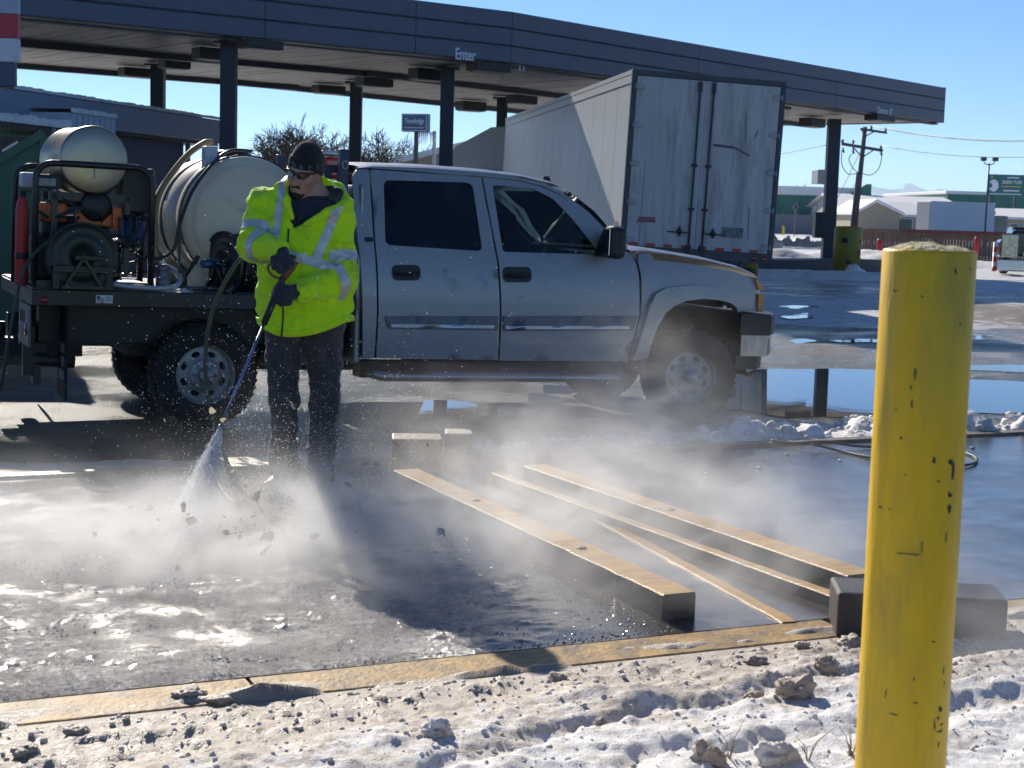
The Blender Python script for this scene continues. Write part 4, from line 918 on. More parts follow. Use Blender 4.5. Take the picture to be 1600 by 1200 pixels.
for i, (x, z, pyr) in enumerate(((1.4, z1+.2, 212), (.4, z1+.25, 217), (1.2, z2+.2, 238))): wire('power wire running off the pole to the right, %s' % ('uppermost of three', 'middle of three', 'lowest, from the lower crossarm')[i], pl(x, z), P(1720, pyr, 80+i*3), .5)
wire('thin wire running down left from the lower crossarm', pl(-.2, z2-.3), P(1290, 345, 112), .1, .018); wire('thin wire running behind the canopy towards the left', pl(-1.4, z2+.3), P(900, 262, 150), .8)
# mountains
def mountains():
    Y0 = 12000.; xs = np.linspace(X(1050, Y0), X(1900, Y0), 240); pxs = np.linspace(1050, 1900, 240)
    def pk(c, w, h): return h*np.exp(-np.abs((pxs-c)/w)**1.25)
    hpx = 35+pk(1352, 34, 20)+pk(1412, 30, 25)+pk(1470, 30, 15)+pk(1290, 40, 14)+pk(1560, 50, 18)+pk(1700, 60, 24)+2.5*fbm(pxs*.05, pxs*0, 3, 5)+pk(1120, 60, 12)
    V = []; F = []; rows = 9
    for r in range(rows):
        t = r/(rows-1)
        for i in range(240): V.append((xs[i]*(1-.02*t)+60*vnoise(np.array([i*.3]), np.array([r*1.]), np.array([1.]))[0], Y0-3000*t+250*vnoise(np.array([i*.21]), np.array([r*1.7]), np.array([4.]))[0], max(-30, (hpx[i]*Y0/FPX)*(1-t)**1.1+EYE)))
    for r in range(rows-1):
        for i in range(239): F.append((r*240+i, r*240+i+1, (r+1)*240+i+1, (r+1)*240+i))
    o = mesh_np('mountains', V, F, M('mountain_rock_and_snow', (.10, .115, .135), .9, var=.5, vs=.004, dirt=((.04, .045, .05), .6, .003))); tag(o, kind='structure')
mountains()

# ------------------------------------------------------------------ trees
BARK = M('bare_twig', (.055, .038, .029), .9, var=.3)
def bare_tree(label, base, h, seed, spread=1., dense=1.):
    rnd = random.Random(seed); t = thing('bare_tree', label, 'tree', base, group='leafless trees behind the canopy')
    trunk = MB(); tw = MB()
    def grow(p, d, L, r, lv):
        n = 3; pts = [p]
        for i in range(n):
            d = (d+Vector((rnd.uniform(-1, 1), rnd.uniform(-1, 1), rnd.uniform(-.3, .5)))*.16).normalized(); pts.append(pts[-1]+d*L/n)
        (trunk if lv < 2 else tw).tube(pts, [r*(1-.35*i/n) for i in range(n+1)], 6 if lv < 2 else 3, caps=False)
        if lv >= 5: return
        k = rnd.randint(3, 5) if lv < 4 else int(4.2*dense)
        for i in range(k):
            a = rnd.uniform(0, 6.28); q = d.orthogonal().normalized(); q = Matrix.Rotation(a, 3, d) @ q
            nd = (d*rnd.uniform(.6, 1.)+q*rnd.uniform(.45, .95)*spread+Vector((0, 0, .12))).normalized()
            st = pts[rnd.choice((1, 2, 3, 3))]; grow(st, nd, L*rnd.uniform(.6, .8), max(r*.60, .017), lv+1)
    grow(Vector((0, 0, 0)), Vector((0, 0, 1)), h*.40, h*.022, 0)
    trunk.build('trunk', BARK, t, fix=False); tag(tw.build('crown', BARK, t, fix=False), kind='stuff'); return t
def tr(px, pyt, Y, seed, label, sp=1., dn=1.): b = P(px, 330, Y); hh = zat(px, pyt, Y)-GZ; return bare_tree(label, (b.x, Y, GZ), hh, seed, sp, dn)
tr(445, 192, 75, 11, 'bare tree just behind the beanie of the worker', 1.1, 1.2); tr(520, 190, 72, 12, 'bushy bare tree behind the third canopy column from the left', 1.15, 1.3); tr(582, 192, 74, 13, 'bare tree left of the blue motel sign', 1.1, 1.2)
tr(395, 205, 80, 14, 'small bare tree behind the white water tank', 1., 1.); tr(480, 210, 66, 15, 'low bare tree between the worker and the cab roof', 1.2, 1.2); tr(620, 225, 80, 17, 'small bare tree at the corner of the snowy roofed house', 1., 1.); tr(470, 196, 88, 19, 'wide bare tree farthest behind the water tank', 1.3, 1.4); tr(600, 200, 86, 20, 'bare tree touching the motel sign from behind', 1.2, 1.3); tr(420, 212, 84, 23, 'low bare tree between the tank and the worker', 1.2, 1.3); tr(550, 205, 82, 18, 'tall bare tree behind the others left of the motel sign', 1.1, 1.2)
tr(1238, 283, 260, 21, 'far bare tree above the green warehouse roof', 1.1, 1.2); tr(1400, 322, 150, 22, 'little bare bush at the garage corner', 1., 1.) if False else None

# ------------------------------------------------------------------ left background
BLUEW = M('blue_grey_wall', (.065, .095, .155), .55, var=.1, vs=.6); BLUEF = M('pale_blue_fascia', (.25, .30, .40), .5, var=.08)
BROWN = M('brown_boards', (.10, .075, .06), .7, var=.3, stretch=(4, 4, .4), vs=2)
e0, e1_ = P(-260, 75, 26.0), P(347, 186, 40.6); zE = (P(20, 127, 29.4).z+P(247, 164, 35.6).z)/2
e0.z = e1_.z = zE; d = (e1_-e0); L = math.hypot(d.x, d.y); bt = thing('shop_building', 'blue grey shop building with a snow edged pale fascia at left', 'building', (e0.x, e0.y, -.13), math.atan2(d.y, d.x)); H = zE+.13
part('wall', BLUEW, bt, lambda s: s.box((0, .5, 0), (L-1.2, 9, H-.2)))
part('fascia', BLUEF, bt, lambda s: s.box((0, 0, H-.62), (L, 9.3, H-.03), bev=.03)); part('soffit', BLACKM, bt, lambda s: s.box((.1, .1, H-.70), (L-.1, 9.2, H-.625)))
def lumpy_strip(s, x0, x1, y0, y1, z0, z1, n):
    for i in range(n+1):
        x = x0+(x1-x0)*i/n; k = random.uniform(-.22, .22)*(z1-z0); s.v += [(x, y0, z0), (x, y0+.02, z1+k), (x, y1, z1+k*.6), (x, y1, z0)]
    b0 = len(s.v)-(n+1)*4
    for i in range(n):
        for j in range(3): s.f.append([b0+i*4+j, b0+i*4+j+1, b0+i*4+j+5, b0+i*4+j+4]); s.m.append(0); s.sm.append(False)
snowset(part('roof_snow', ROOFS, bt, lambda s: lumpy_strip(s, 0, L, -.02, 9.2, H-.025, H+.05, 150), fix=False))
part('downpipe', BLUEF, bt, lambda s: s.box((L-1.15, .38, 0), (L-1.05, .48, H-.7)))
for i in range(7): part('icicle', ICE, bt, lambda s: s.tube([(L-1.0+.14*i, .0, H-.6), (L-1.0+.14*i, 0, H-.75-random.uniform(.1, .5))], [.03, .004], 6))
part('window', WHITEP, bt, lambda s: s.box((L-1.19, .6, H-1.3), (L-1.15, 2.5, H-.75)))
lw = P(178, 199, 33); mmw = bt.matrix_world if False else None
bpy.context.view_layer.update(); bi = bt.matrix_world.inverted()
q0, q1 = bi @ P(-20, 188, 28.5), bi @ P(315, 207, 39)
def wallx(px): # x along the wall of a pixel column
    a = bi @ Vector((0, 0, EYE)); dd = (bi.to_3x3() @ ray(px, 200)); tt = (.5-a.y)/dd.y; return a+dd*tt
def wallp(px, py, yo=.5): a = bi @ Vector((0, 0, EYE)); dd = bi.to_3x3() @ ray(px, py); tt = (yo-a.y)/dd.y; return a+dd*tt
a, b = wallp(178, 198), wallp(315, 207); part('snow_ledge', WHITEP, bt, lambda s: s.box((a.x, .38, (a.z+b.z)/2-.05), (b.x, .499, (a.z+b.z)/2+.05), bev=.02))
# brown fence with snow cap, white slatted unit
a, b = wallp(-30, 186, -1.6), wallp(108, 187, -1.6); zc = (a.z+b.z)/2
mfe = bt.matrix_world @ Matrix.Translation((a.x, -1.6, 0)); t = thing('board_fence', 'brown board fence with a thick snow cap before the blue grey shop', 'fence', mat=mfe); Lf = b.x-a.x
tag(part('boards', BROWN, t, lambda s: [s.box((x*.14, 0, 0), (x*.14+.13, .03, zc-.09)) for x in range(int(Lf/.14))]), kind='stuff')
snowset(part('snow_cap', ROOFS, t, lambda s: lumpy_strip(s, 0, Lf, -.06, .14, zc-.088, zc+.06, 60))); part('post', BLUEF, t, lambda s: s.box((Lf*.78, -.05, 0), (Lf*.78+.08, -.002, zc-.09)))
a, b = wallp(109, 177, -.9), wallp(179, 179, -.9)
t = thing('slatted_unit', 'white slatted cooling unit with snow on top beside the shop wall', 'cooling unit', mat=bt.matrix_world @ Matrix.Translation((a.x, -.9, 0))); Lu = b.x-a.x; zt_ = (a.z+b.z)/2
CASE = M('white_casing', (.50, .54, .60), .5, var=.12)
part('casing', CASE, t, lambda s: s.box((0, 0, zt_-1.4), (Lu, .9, zt_-.03)))
for r in range(3):
    for i in range(8): part('slat', CASE, t, lambda s: s.box((.03+Lu*i/8, -.04, zt_-.04-.42*(r+1)), (Lu*(i+1)/8-.03, -.002, zt_-.08-.42*r), bev=.01))
snowset(part('snow_cap', ROOFS, t, lambda s: lumpy_strip(s, -.04, Lu+.04, -.06, .94, zt_-.028, zt_+.06, 24)))
part('stand', TRF, t, lambda s: (s.box((.05, .05, 0), (.15, .15, zt_-1.4)), s.box((Lu-.15, .05, 0), (Lu-.05, .15, zt_-1.4))))
# green dumpster
DGRN = M('dumpster_green', (.008, .085, .055), .4, var=.2, dirt=((.02, .05, .04), .3, 2))
q = P(68, 205, 16.6); t = thing('dumpster', 'green metal dumpster with a sloping snow dusted lid at left', 'dumpster', (q.x, q.y, -.13), R_(18)); H = q.z+.13
part('body', DGRN, t, lambda s: s.prism([(0, .12), (0, H), (-.05, H), (-1.6, H-1.05), (-1.6, .12)], 0, 1.8))
snowset(part('lid', ROOFS, t, lambda s: s.add([(.02, .1, H+.005), (-.08, .1, H+.01), (-.08, 1.9, H+.01), (.02, 1.9, H+.005), (-1.5, 1.9, H+.004), (-1.5, .3, H+.004)], [(0,1,2,3), (1,5,4,2)])))
for i in range(5): x = -.25-.27*i; part('lid_rib', DGRN if i % 2 else WHITEP, t, lambda s: s.beam((x, -.012, H+.02+x*.65), (x-.16, -.012, H+.02+(x-.16)*.65), .02, .07))
part('rim', DGRN, t, lambda s: (s.beam((.0, -.03, H-.02), (-1.62, -.03, H-1.08), .05, .09), s.box((-.04, -.05, .12), (.04, -.001, H-.06)))); part('lift_pocket', DGRN, t, lambda s: s.box((-1.5, -.12, .8), (-.1, -.001, 1.0), bev=.01))
part('wheel', BLACKM, t, lambda s: (s.tube([(-.2, .2, .08), (-.2, .3, .08)], .08, 12), s.tube([(-1.4, .2, .08), (-1.4, .3, .08)], .08, 12)))
# striped corner of a second canopy, upper left
zz = lambda py: zat(10, py, 15)
t = thing('striped_sign', 'hanging corner of a white red and blue striped station sign at upper left', 'sign', (P(28, 60, 15).x, 15, 0), R_(3))
for nm, p0, p1, mm_ in (('stripe_panel', -60, 21, M('pale_blue_panel', (.34, .40, .52), .4)), ('stripe_panel', 22, 59, M('red_panel', (.45, .025, .05), .4)), ('stripe_panel', 60, 96, M('white_panel', (.55, .6, .68), .4))): part(nm, mm_, t, lambda s: s.box((-3, 0, zz(p1)), (0, .10, zz(p0)), bev=.004))
part('valance', BLUEW, t, lambda s: s.box((-3, .012, zz(134)), (-.035, .09, zz(97)))); part('trim', BLACKM, t, lambda s: s.box((-3, .005, zz(137)), (-.06, .095, zz(134)-.001))); part('support', TRF, t, lambda s: s.box((-1.9, .02, -.13), (-1.6, .08, zz(137)-.001)))
# motel sign
b = P(650, 240, 62); t = thing('motel_sign', 'blue motel sign with white lettering and icicles on a thin pole', 'sign', (b.x, 62, -.2), R_(-16)); z0_, z1_ = zat(650, 206, 62)+.2, zat(650, 178, 62)+.2
part('pole', TRF, t, lambda s: s.box((-.07, -.07, 0), (.07, .07, z0_))); sb = part('sign_box', M('motel_blue', (.04, .11, .22), .4, var=.1), t, lambda s: s.box((-.58, -.18, z0_), (.52, .18, z1_), bev=.02))
part('sign_frame', WHITEP, sb, lambda s: (s.box((-.55, -.195, z0_+.03), (.49, -.185, z0_+.05)), s.box((-.55, -.195, z1_-.05), (.49, -.185, z1_-.03)), s.box((-.55, -.195, z0_+.05), (-.53, -.185, z1_-.05)), s.box((.47, -.195, z0_+.05), (.49, -.185, z1_-.05)), s.box((-.45, -.195, z0_+.14), (.40, -.185, z0_+.165))))
text_mesh('lettering', 'Travelodge', .30, WHITEP, sb, face_mat(Vector((-.03, -.19, (z0_+z1_)/2+.06)), (1, 0, 0), (0, 0, 1)), .006, .002, .60)
part('back_pole', ALU, t, lambda s: s.box((.34, 1.0, 0), (.46, 1.1, z0_+.1)))
for i in range(9): part('icicle', ICE, t, lambda s: s.tube([(.1+.08*i, .1, z0_), (.1+.08*i, .1, z0_-random.uniform(.15, .75))], [.035, .004], 5))
house('motel_house', 'tan house with a bright snowy roof under the motel sign', 615, 790, 256, 222, 78, 18, TANW, 'y', .5, 745)
# ------------------------------------------------------------------ the crew cab pickup with a flat bed
TH_ = R_(24); hubR = G(325, 588, -.13+.385); 
_d = ray(1090, 590); _s = 4.242; bestY = hubR.y+_s*math.sin(TH_); hubF = P(1090, 590, bestY)
tu = (hubF-hubR); tu = Vector((math.cos(TH_), math.sin(TH_), tu.z/_s)).normalized(); WB = _s
tyv = Vector((-math.sin(TH_), math.cos(TH_), 0)); tz = tu.cross(tyv)
TR = .405
TM = Matrix.Identity(4)
for i in range(3): TM[i][0], TM[i][1], TM[i][2] = tu[i], tyv[i], tz[i]
TM.translation = hubR-tz*TR; TMI = TM.inverted()
def tp(px, py, y=0.):
    """pixel -> point of the truck's frame on the upright plane at depth y (x forward, y away from the near side, z up)"""
    d = TMI.to_3x3() @ ray(px, py); e = TMI @ Vector((0, 0, EYE)); t = (y-e.y)/d.y; return e+d*t
def t2(pts, y=0.): return [(q.x, q.z) for q in (tp(*p, y) for p in pts)]
def rpoly(pts, r=.03, k=4):
    out = []; n = len(pts)
    for i in range(n):
        a, b, c = Vector(pts[i-1]), Vector(pts[i]), Vector(pts[(i+1) % n]); u, v = a-b, c-b
        rr = min(r, u.length*.45, v.length*.45); p, q = b+u.normalized()*rr, b+v.normalized()*rr
        for j in range(k+1): t = j/k; out.append(tuple(p*(1-t)**2+b*2*t*(1-t)+q*t*t))
    return out
PAINT = M('pewter_grey_paint', (.31, .312, .315), .36, metal=.4, var=.05, vs=2, coat=.3, dirt=((.14, .135, .13), .12, 3))
TRIMB = M('black_trim', (.008, .009, .011), .45, var=.2); TRIMG = M('grey_moulding', (.15, .16, .18), .4, metal=.3, var=.06)
TINT = M('tinted_glass', (.006, .008, .014), .03, var=.1, coat=.5)
def tealglass():
    m = bpy.data.materials.new('teal_glass'); m.use_nodes = True; t = m.node_tree; t.nodes.clear(); N = t.nodes.new
    o = N('ShaderNodeOutputMaterial'); mx = N('ShaderNodeMixShader'); tr_ = N('ShaderNodeBsdfTransparent'); gl = N('ShaderNodeBsdfGlossy'); fr = N('ShaderNodeFresnel')
    tr_.inputs['Color'].default_value = (.17, .29, .285, 1); gl.inputs['Roughness'].default_value = .02; fr.inputs['IOR'].default_value = 1.5
    ln(t, fr.outputs[0], mx.inputs[0]); ln(t, tr_.outputs[0], mx.inputs[1]); ln(t, gl.outputs[0], mx.inputs[2]); ln(t, mx.outputs[0], o.inputs['Surface']); return m
TEAL = tealglass()
BEDM = M('black_bed_paint', (.009, .010, .013), .38, var=.3, dirt=((.022, .02, .018), .25, 5), bump=.06)
RIM = M('dusty_steel_rim', (.34, .34, .34), .45, metal=.5, var=.2, vs=6)
LAMP = M('amber_lamp', (.50, .22, .05), .15, var=.1, coat=.7); CLEAR = M('clear_lamp', (.55, .56, .58), .1, metal=.4, coat=.6)
truck = thing('pickup_truck', 'pewter grey crew cab pickup with a black flat bed behind the worker', 'pickup truck', mat=TM)
TWD = 2.0
def yb(x, z):
    a = .022*max(0, (1.0-z)/.5)**2 if z < 1.0 else .03*min(1, (z-1.0)/.33)**2
    if z > 1.33: a += (z-1.33)*.26
    if x > 3.55: a += .16*((x-3.55)/1.5)**2
    return a
def side_panel(name, mat, outer, holes=(), yo=0., th=.03, step=.10, parent=truck, far=True, yf=None):
    f = yf or (lambda x, z: yb(x, z)+yo)
    outer = dens(outer, .09); holes = [dens(h, .09) for h in holes]; vs, fs = cdt(outer, holes, step)
    for side in ((0, 1) if far else (0,)):
        s = MB(); s.smooth = True
        g = (lambda p, t: Vector((p[0], f(*p)+t, p[1]))) if side == 0 else (lambda p, t: Vector((p[0], TWD-f(*p)-t, p[1])))
        s.add([g(p, 0) for p in vs], [fc if side == 0 else fc[::-1] for fc in fs]); s.smooth = False
        for lp in [outer]+list(holes):
            n = len(lp); s.add([g(p, 0) for p in lp]+[g(p, th) for p in lp], [(i, (i+1) % n, (i+1) % n+n, i+n) for i in range(n)])
        o = s.build(name, mat, parent, fix=False)
        bm = bmesh.new(); bm.from_mesh(o.data)
        # make the skin face outwards
        sk = [f_ for f_ in bm.faces if f_.smooth]; w = sum(f_.normal.y*f_.calc_area() for f_ in sk)
        if (w > 0) == (side == 0): bmesh.ops.reverse_faces(bm, faces=sk)
        bm.to_mesh(o.data); bm.free()
        if side == 0: near = o
    return near
# side skins
w_rear = rpoly(t2([(612, 281), (744, 285), (753, 290), (758, 393), (606, 383)]), .05)
w_front = rpoly(t2([(784, 289), (846, 294), (878, 311), (905, 342), (939, 392), (939, 398), (790, 394)]), .03)
rd_out = rpoly(t2([(593, 264), (767, 277), (774, 355), (779, 407), (781, 488), (779, 563), (589, 560), (592, 487), (591, 375)]), .012, 2)
fd_out = rpoly(t2([(770, 277), (819, 282), (860, 291), (890, 305), (925, 337), (952, 366), (978, 391), (990, 396), (997, 411), (1000, 431), (999, 490), (983, 565), (782, 564), (784, 488), (782, 407), (777, 355)]), .012, 2)
rdoor = side_panel('rear_door', PAINT, rd_out, [w_rear]); fdoor = side_panel('front_door', PAINT, fd_out, [w_front])
side_panel('cab_corner', PAINT, rpoly(t2([(571, 264), (590, 264), (588, 375), (589, 487), (586, 560), (568, 562), (567, 487), (565, 400), (562, 340), (563, 275)]), .02))
side_panel('rear_window', TINT, [(x, z) for x, z in w_rear], (), .014, .004, .2, rdoor, False)
side_panel('rear_window', TINT, w_rear, (), .014, .004, .2, truck, True).hide_render = False if False else False
gl = side_panel('front_window', TEAL, w_front, (), .014, .003, .2, fdoor, False)
side_panel('window_trim', TRIMB, rpoly(t2([(781, 286), (847, 291), (880, 308), (908, 339), (943, 394), (943, 401), (787, 397)]), .03), [w_front], .004, .012, .5, fdoor, False)
fen = t2([(1003, 397), (1022, 397), (1027, 407), (1085, 413), (1160, 426), (1190, 436), (1194, 438), (1197, 488), (1160, 488)])
arch_o = t2([(1157, 489), (1155, 477), (1147, 462), (1133, 452), (1110, 447), (1085, 446), (1060, 447), (1038, 450), (1022, 459), (1012, 478), (1003, 510), (993, 545), (986, 563)])
fender = side_panel('front_fender', PAINT, fen+arch_o+t2([(986, 562), (1002, 490), (1004, 431), (1001, 411)]))
arch_i = t2([(1010, 560), (1015, 537), (1024, 511), (1037, 489), (1052, 477), (1070, 470), (1097, 467), (1125, 469), (1145, 474), (1154, 480), (1158, 489)])
side_panel('wheel_flare', PAINT, t2([(986, 563)])+arch_o[::-1]+arch_i[::-1][0:] if False else arch_o[::-1]+[p for p in arch_i[::-1]], (), -.045, .09, .08)
side_panel('roof_rail', PAINT, t2([(571, 262), (594, 259), (684, 262), (765, 268), (819, 275), (866, 286), (891, 298), (932, 331), (957, 361), (984, 388), (976, 388), (950, 363), (923, 335), (889, 303), (860, 289), (819, 280), (768, 275), (593, 262)]), (), .004, .06, .3)
side_panel('rocker_panel', TRIMB, t2([(568, 566), (983, 569), (980, 594), (568, 592)]), (), .05, .2, .3)
# mouldings, handles, badge
for dr_, pp in ((rdoor, [(601, 494), (777, 494), (777, 516), (607, 514)]), (fdoor, [(786, 494), (996, 494), (988, 517), (786, 517)])):
    mo = side_panel('moulding', TRIMG, rpoly(t2(pp), .012, 2), (), -.018, .02, .3, dr_, False)
    (x0, y0), (x1, y1) = pp[3], pp[2]; side_panel('chrome_strip', ALU, rpoly(t2([(x0+2, y0-8), (x1-6, y1-8), (x1-6, y1-3), (x0+3, y0-3)]), .006, 2), (), -.026, .01, .5, mo, False)
for dr_, cx, cy_ in ((rdoor, 635.5, 426), (fdoor, 809, 429)):
    h = side_panel('door_handle', TRIMB, rpoly(t2([(cx-22, cy_-12), (cx+22, cy_-12), (cx+22, cy_+12), (cx-22, cy_+12)]), .05), (), -.012, .03, .3, dr_, False)
    q0 = tp(cx-17, cy_+1); q1 = tp(cx+17, cy_+1); part('pull', BLACKM, h, lambda s: s.tube([(q0.x, -.03, q0.z), ((q0.x+q1.x)/2, -.04, q0.z), (q1.x, -.03, q1.z)], .014, 8))
side_panel('badge', TRIMB, rpoly(t2([(574, 371), (587, 371), (587, 378), (574, 378)]), .01), (), -.006, .008, .5, truck, False)
# roof, pillars, glass, hood, cowl
def loft(name, mat, rows, parent=truck, smooth=True):
    s = MB(); s.smooth = smooth; n = len(rows[0]); s.v = [tuple(p) for r in rows for p in r]
    for i in range(len(rows)-1):
        for j in range(n-1): s.f.append([i*n+j, i*n+j+1, (i+1)*n+j+1, (i+1)*n+j]); s.m.append(0); s.sm.append(smooth)
    return s.build(name, mat, parent)
def across(x, z, y0, crown, side=.05):
    ys = [y0, y0+.03, y0+.09, y0+.22, .7, 1.0, 1.3, TWD-y0-.22, TWD-y0-.09, TWD-y0-.03, TWD-y0]; out = []
    for y in ys:
        k = (y-1)/(1-y0); out.append((x, y, z+crown*(1-k*k)+side*(1-abs(k)**14)-0))
    return out
rt = t2([(566, 263), (594, 260), (684, 263), (765, 269), (819, 275), (866, 286), (891, 298)], .18)
loft('roof', PAINT, [across(x, z-.004, yb(x, z)+.004, .035, .018) for x, z in rt])
ws = t2([(891, 297), (932, 330), (957, 360), (983, 387)], .12)
loft('windshield', TEAL, [[(x+.16*(1-((y-1)/.85)**2), y, z) for y in np.linspace(yb(x, z)+.03, TWD-yb(x, z)-.03, 9)] for x, z in ws])
hs = t2([(984, 389), (1007, 388), (1050, 394), (1110, 404), (1160, 416), (1187, 427), (1195, 436)], .10); 
hd = [across(x, z-.02, yb(x, z)+.012+.0, .03, .022) for x, z in hs]; loft('hood', PAINT, hd)
part('cowl', TRIMB, truck, lambda s: s.box((hs[0][0]-.12, .15, hs[0][1]-.03), (hs[0][0]+.1, 1.85, hs[0][1]-.012)))
xf = t2([(1194, 436)])[0][0]; zf = t2([(1194, 436)])[0][1]
part('wiper', BLACKM, truck, lambda s: s.tube([(hs[0][0]-.02, .3, hs[0][1]+.02), (hs[0][0]-.1, .8, hs[0][1]+.05)], .01, 6))
# front: lamps, grille, bumper
yv = yb(xf-.1, 1.)
lampp = t2([(1193, 437), (1200, 444), (1203, 489), (1197, 489)])
hl = part('headlight', CLEAR, truck, lambda s: (s.prism([(x, z) for x, z in lampp], yv+.035, yv+.55)))
part('turn_signal', LAMP, hl, lambda s: s.prism([(lampp[0][0]-.012, lampp[0][1]), (lampp[1][0]+.004, lampp[1][1]), (lampp[2][0]+.006, lampp[2][1]+.19), (lampp[3][0]-.012, lampp[3][1]+.19)], yv+.012, yv+.03))
part('turn_signal', LAMP, hl, lambda s: s.prism([(lampp[3][0]-.012, lampp[3][1]+.16), (lampp[2][0]+.006, lampp[2][1]+.16), (lampp[2][0]+.006, lampp[2][1]), (lampp[3][0]-.012, lampp[3][1])], yv+.012, yv+.03))
part('headlight', CLEAR, truck, lambda s: (s.prism([(x, z) for x, z in lampp], TWD-yv-.55, TWD-yv-.02)))
gz0 = t2([(1197, 489)])[0][1]
part('grille', TRIMB, truck, lambda s: (s.box((xf-.06, yv+.56, gz0), (xf+.02, TWD-yv-.56, zf-.01), bev=.01)))
part('grille_bar', CHROME, truck, lambda s: (s.box((xf-.0, yv+.5, (gz0+zf)/2-.06), (xf+.05, TWD-yv-.5, (gz0+zf)/2+.06), bev=.015)))
bt_ = t2([(1163, 491), (1219, 495), (1219, 523), (1163, 524)]); y0_ = yb(4.3, .8)
def bumper(s, za, zb_, x0, x1, inset=0.):
    n = 12; prof = []
    for i in range(n+1):
        k = i/n*2-1; y = 1+k*(1-y0_+.02-inset); xx = x1-.32*abs(k)**3.2; prof.append((xx, y))
    vs = []
    for xx, y in prof: vs += [(xx-.012, y, za), (xx, y, za+.02), (xx, y, zb_-.02), (xx-.012, y, zb_), (x0, y, zb_), (x0, y, za)]
    fs = []
    for i in range(n):
        for j in range(6): fs.append((i*6+j, i*6+(j+1) % 6, (i+1)*6+(j+1) % 6, (i+1)*6+j))
    fs += [(0, 1, 2, 3, 4, 5), tuple(n*6+j for j in range(5, -1, -1))]; s.add(vs, fs)
bx0 = bt_[0][0]; bx1 = bt_[1][0]+.24
za, zb2, zc2, zd = t2([(1180, 578)])[0][1], t2([(1180, 557)])[0][1], t2([(1180, 524)])[0][1], t2([(1180, 491)])[0][1]
bmp = part('front_bumper', M('scuffed_chrome', (.30, .29, .27), .36, metal=.8, var=.3, vs=9, stretch=(3, 3, .5)), truck, lambda s: bumper(s, zb2-.0, zc2-.003, bx0, bx1-.02))
part('bumper_cap', TRIMB, bmp, lambda s: bumper(s, zc2, zd, bx0-.02, bx1, -.012)); part('air_dam', TRIMB, bmp, lambda s: bumper(s, za, zb2-.003, bx0-.03, bx1-.10, .02))
# mirror
mq = tp(960, 378, -.12)
mir = part('side_mirror', TRIMB, truck, lambda s: (s.box((mq.x-.09, -.24, mq.z-.14), (mq.x+.06, -.06, mq.z+.13), bev=.045), s.box((mq.x-.04, -.08, mq.z-.12), (mq.x+.06, .08, mq.z-.05), bev=.02), s.prism([(mq.x-.1, mq.z-.13), (mq.x+.14, mq.z-.13), (mq.x-.02, mq.z+.1)], .03, .06)))
part('mirror_glass', CHROME, mir, lambda s: s.box((mq.x-.097, -.215, mq.z-.11), (mq.x-.0915, -.085, mq.z+.1)))
copy_m = mir.copy(); COL.objects.link(copy_m); copy_m.matrix_local = Matrix.Translation((0, TWD, 0)) @ Matrix.Diagonal((1, -1, 1, 1)) 
q = tp(852, 279, 1.0); part('roof_antenna', BLACKM, truck, lambda s: s.prism([(q.x-.07, q.z-.08), (q.x+.06, q.z-.08), (q.x+.02, q.z+.02), (q.x-.03, q.z+.02)], .96, 1.04))
# interior
INT = M('grey_interior', (.035, .04, .042), .8, var=.2)
xd = hs[0][0]; xb = t2([(566, 300)])[0][0]
part('cab_floor', INT, truck, lambda s: s.box((xb+.02, .08, .55), (xd+.1, TWD-.08, .66)))
part('firewall', INT, truck, lambda s: s.box((xd+.0, .08, .6), (xd+.05, TWD-.08, 1.3)))
part('dashboard', INT, truck, lambda s: s.box((xd-.42, .1, 1.05), (xd-.02, TWD-.1, 1.36), bev=.05))
part('cab_back', PAINT, truck, lambda s: (s.box((xb, .06, .5), (xb+.05, TWD-.06, 1.35), bev=.02), s.box((xb+.03, .12, 1.35), (xb+.06, TWD-.12, 1.9), bev=.02)))
part('back_window', TINT, truck, lambda s: s.box((xb+.015, .35, 1.42), (xb+.028, TWD-.35, 1.8)))
def seat(s, x, y): s.box((x-.25, y-.26, .66), (x+.28, y+.26, .95), bev=.06); s.box((x-.35, y-.25, .9), (x-.15, y+.25, 1.52), Matrix.Translation((0, 0, 0)), bev=.06); s.box((x-.33, y-.12, 1.53), (x-.22, y+.12, 1.74), bev=.04)
for x in (2.15, 3.0):
    for y in (.45, 1.55): part('seat', INT, truck, lambda s: seat(s, x-.15, y))
part('steering_wheel', BLACKM, truck, lambda s: (s.tube([Vector((xd-.55, 1.5, 1.25))+Vector((.09*math.sin(a), .19*math.cos(a), .17*math.sin(a))) for a in [R_(k*20) for k in range(18)]], .014, 8, closed=True), s.tube([(xd-.55, 1.5, 1.25), (xd-.3, 1.5, 1.18)], .03, 8)))
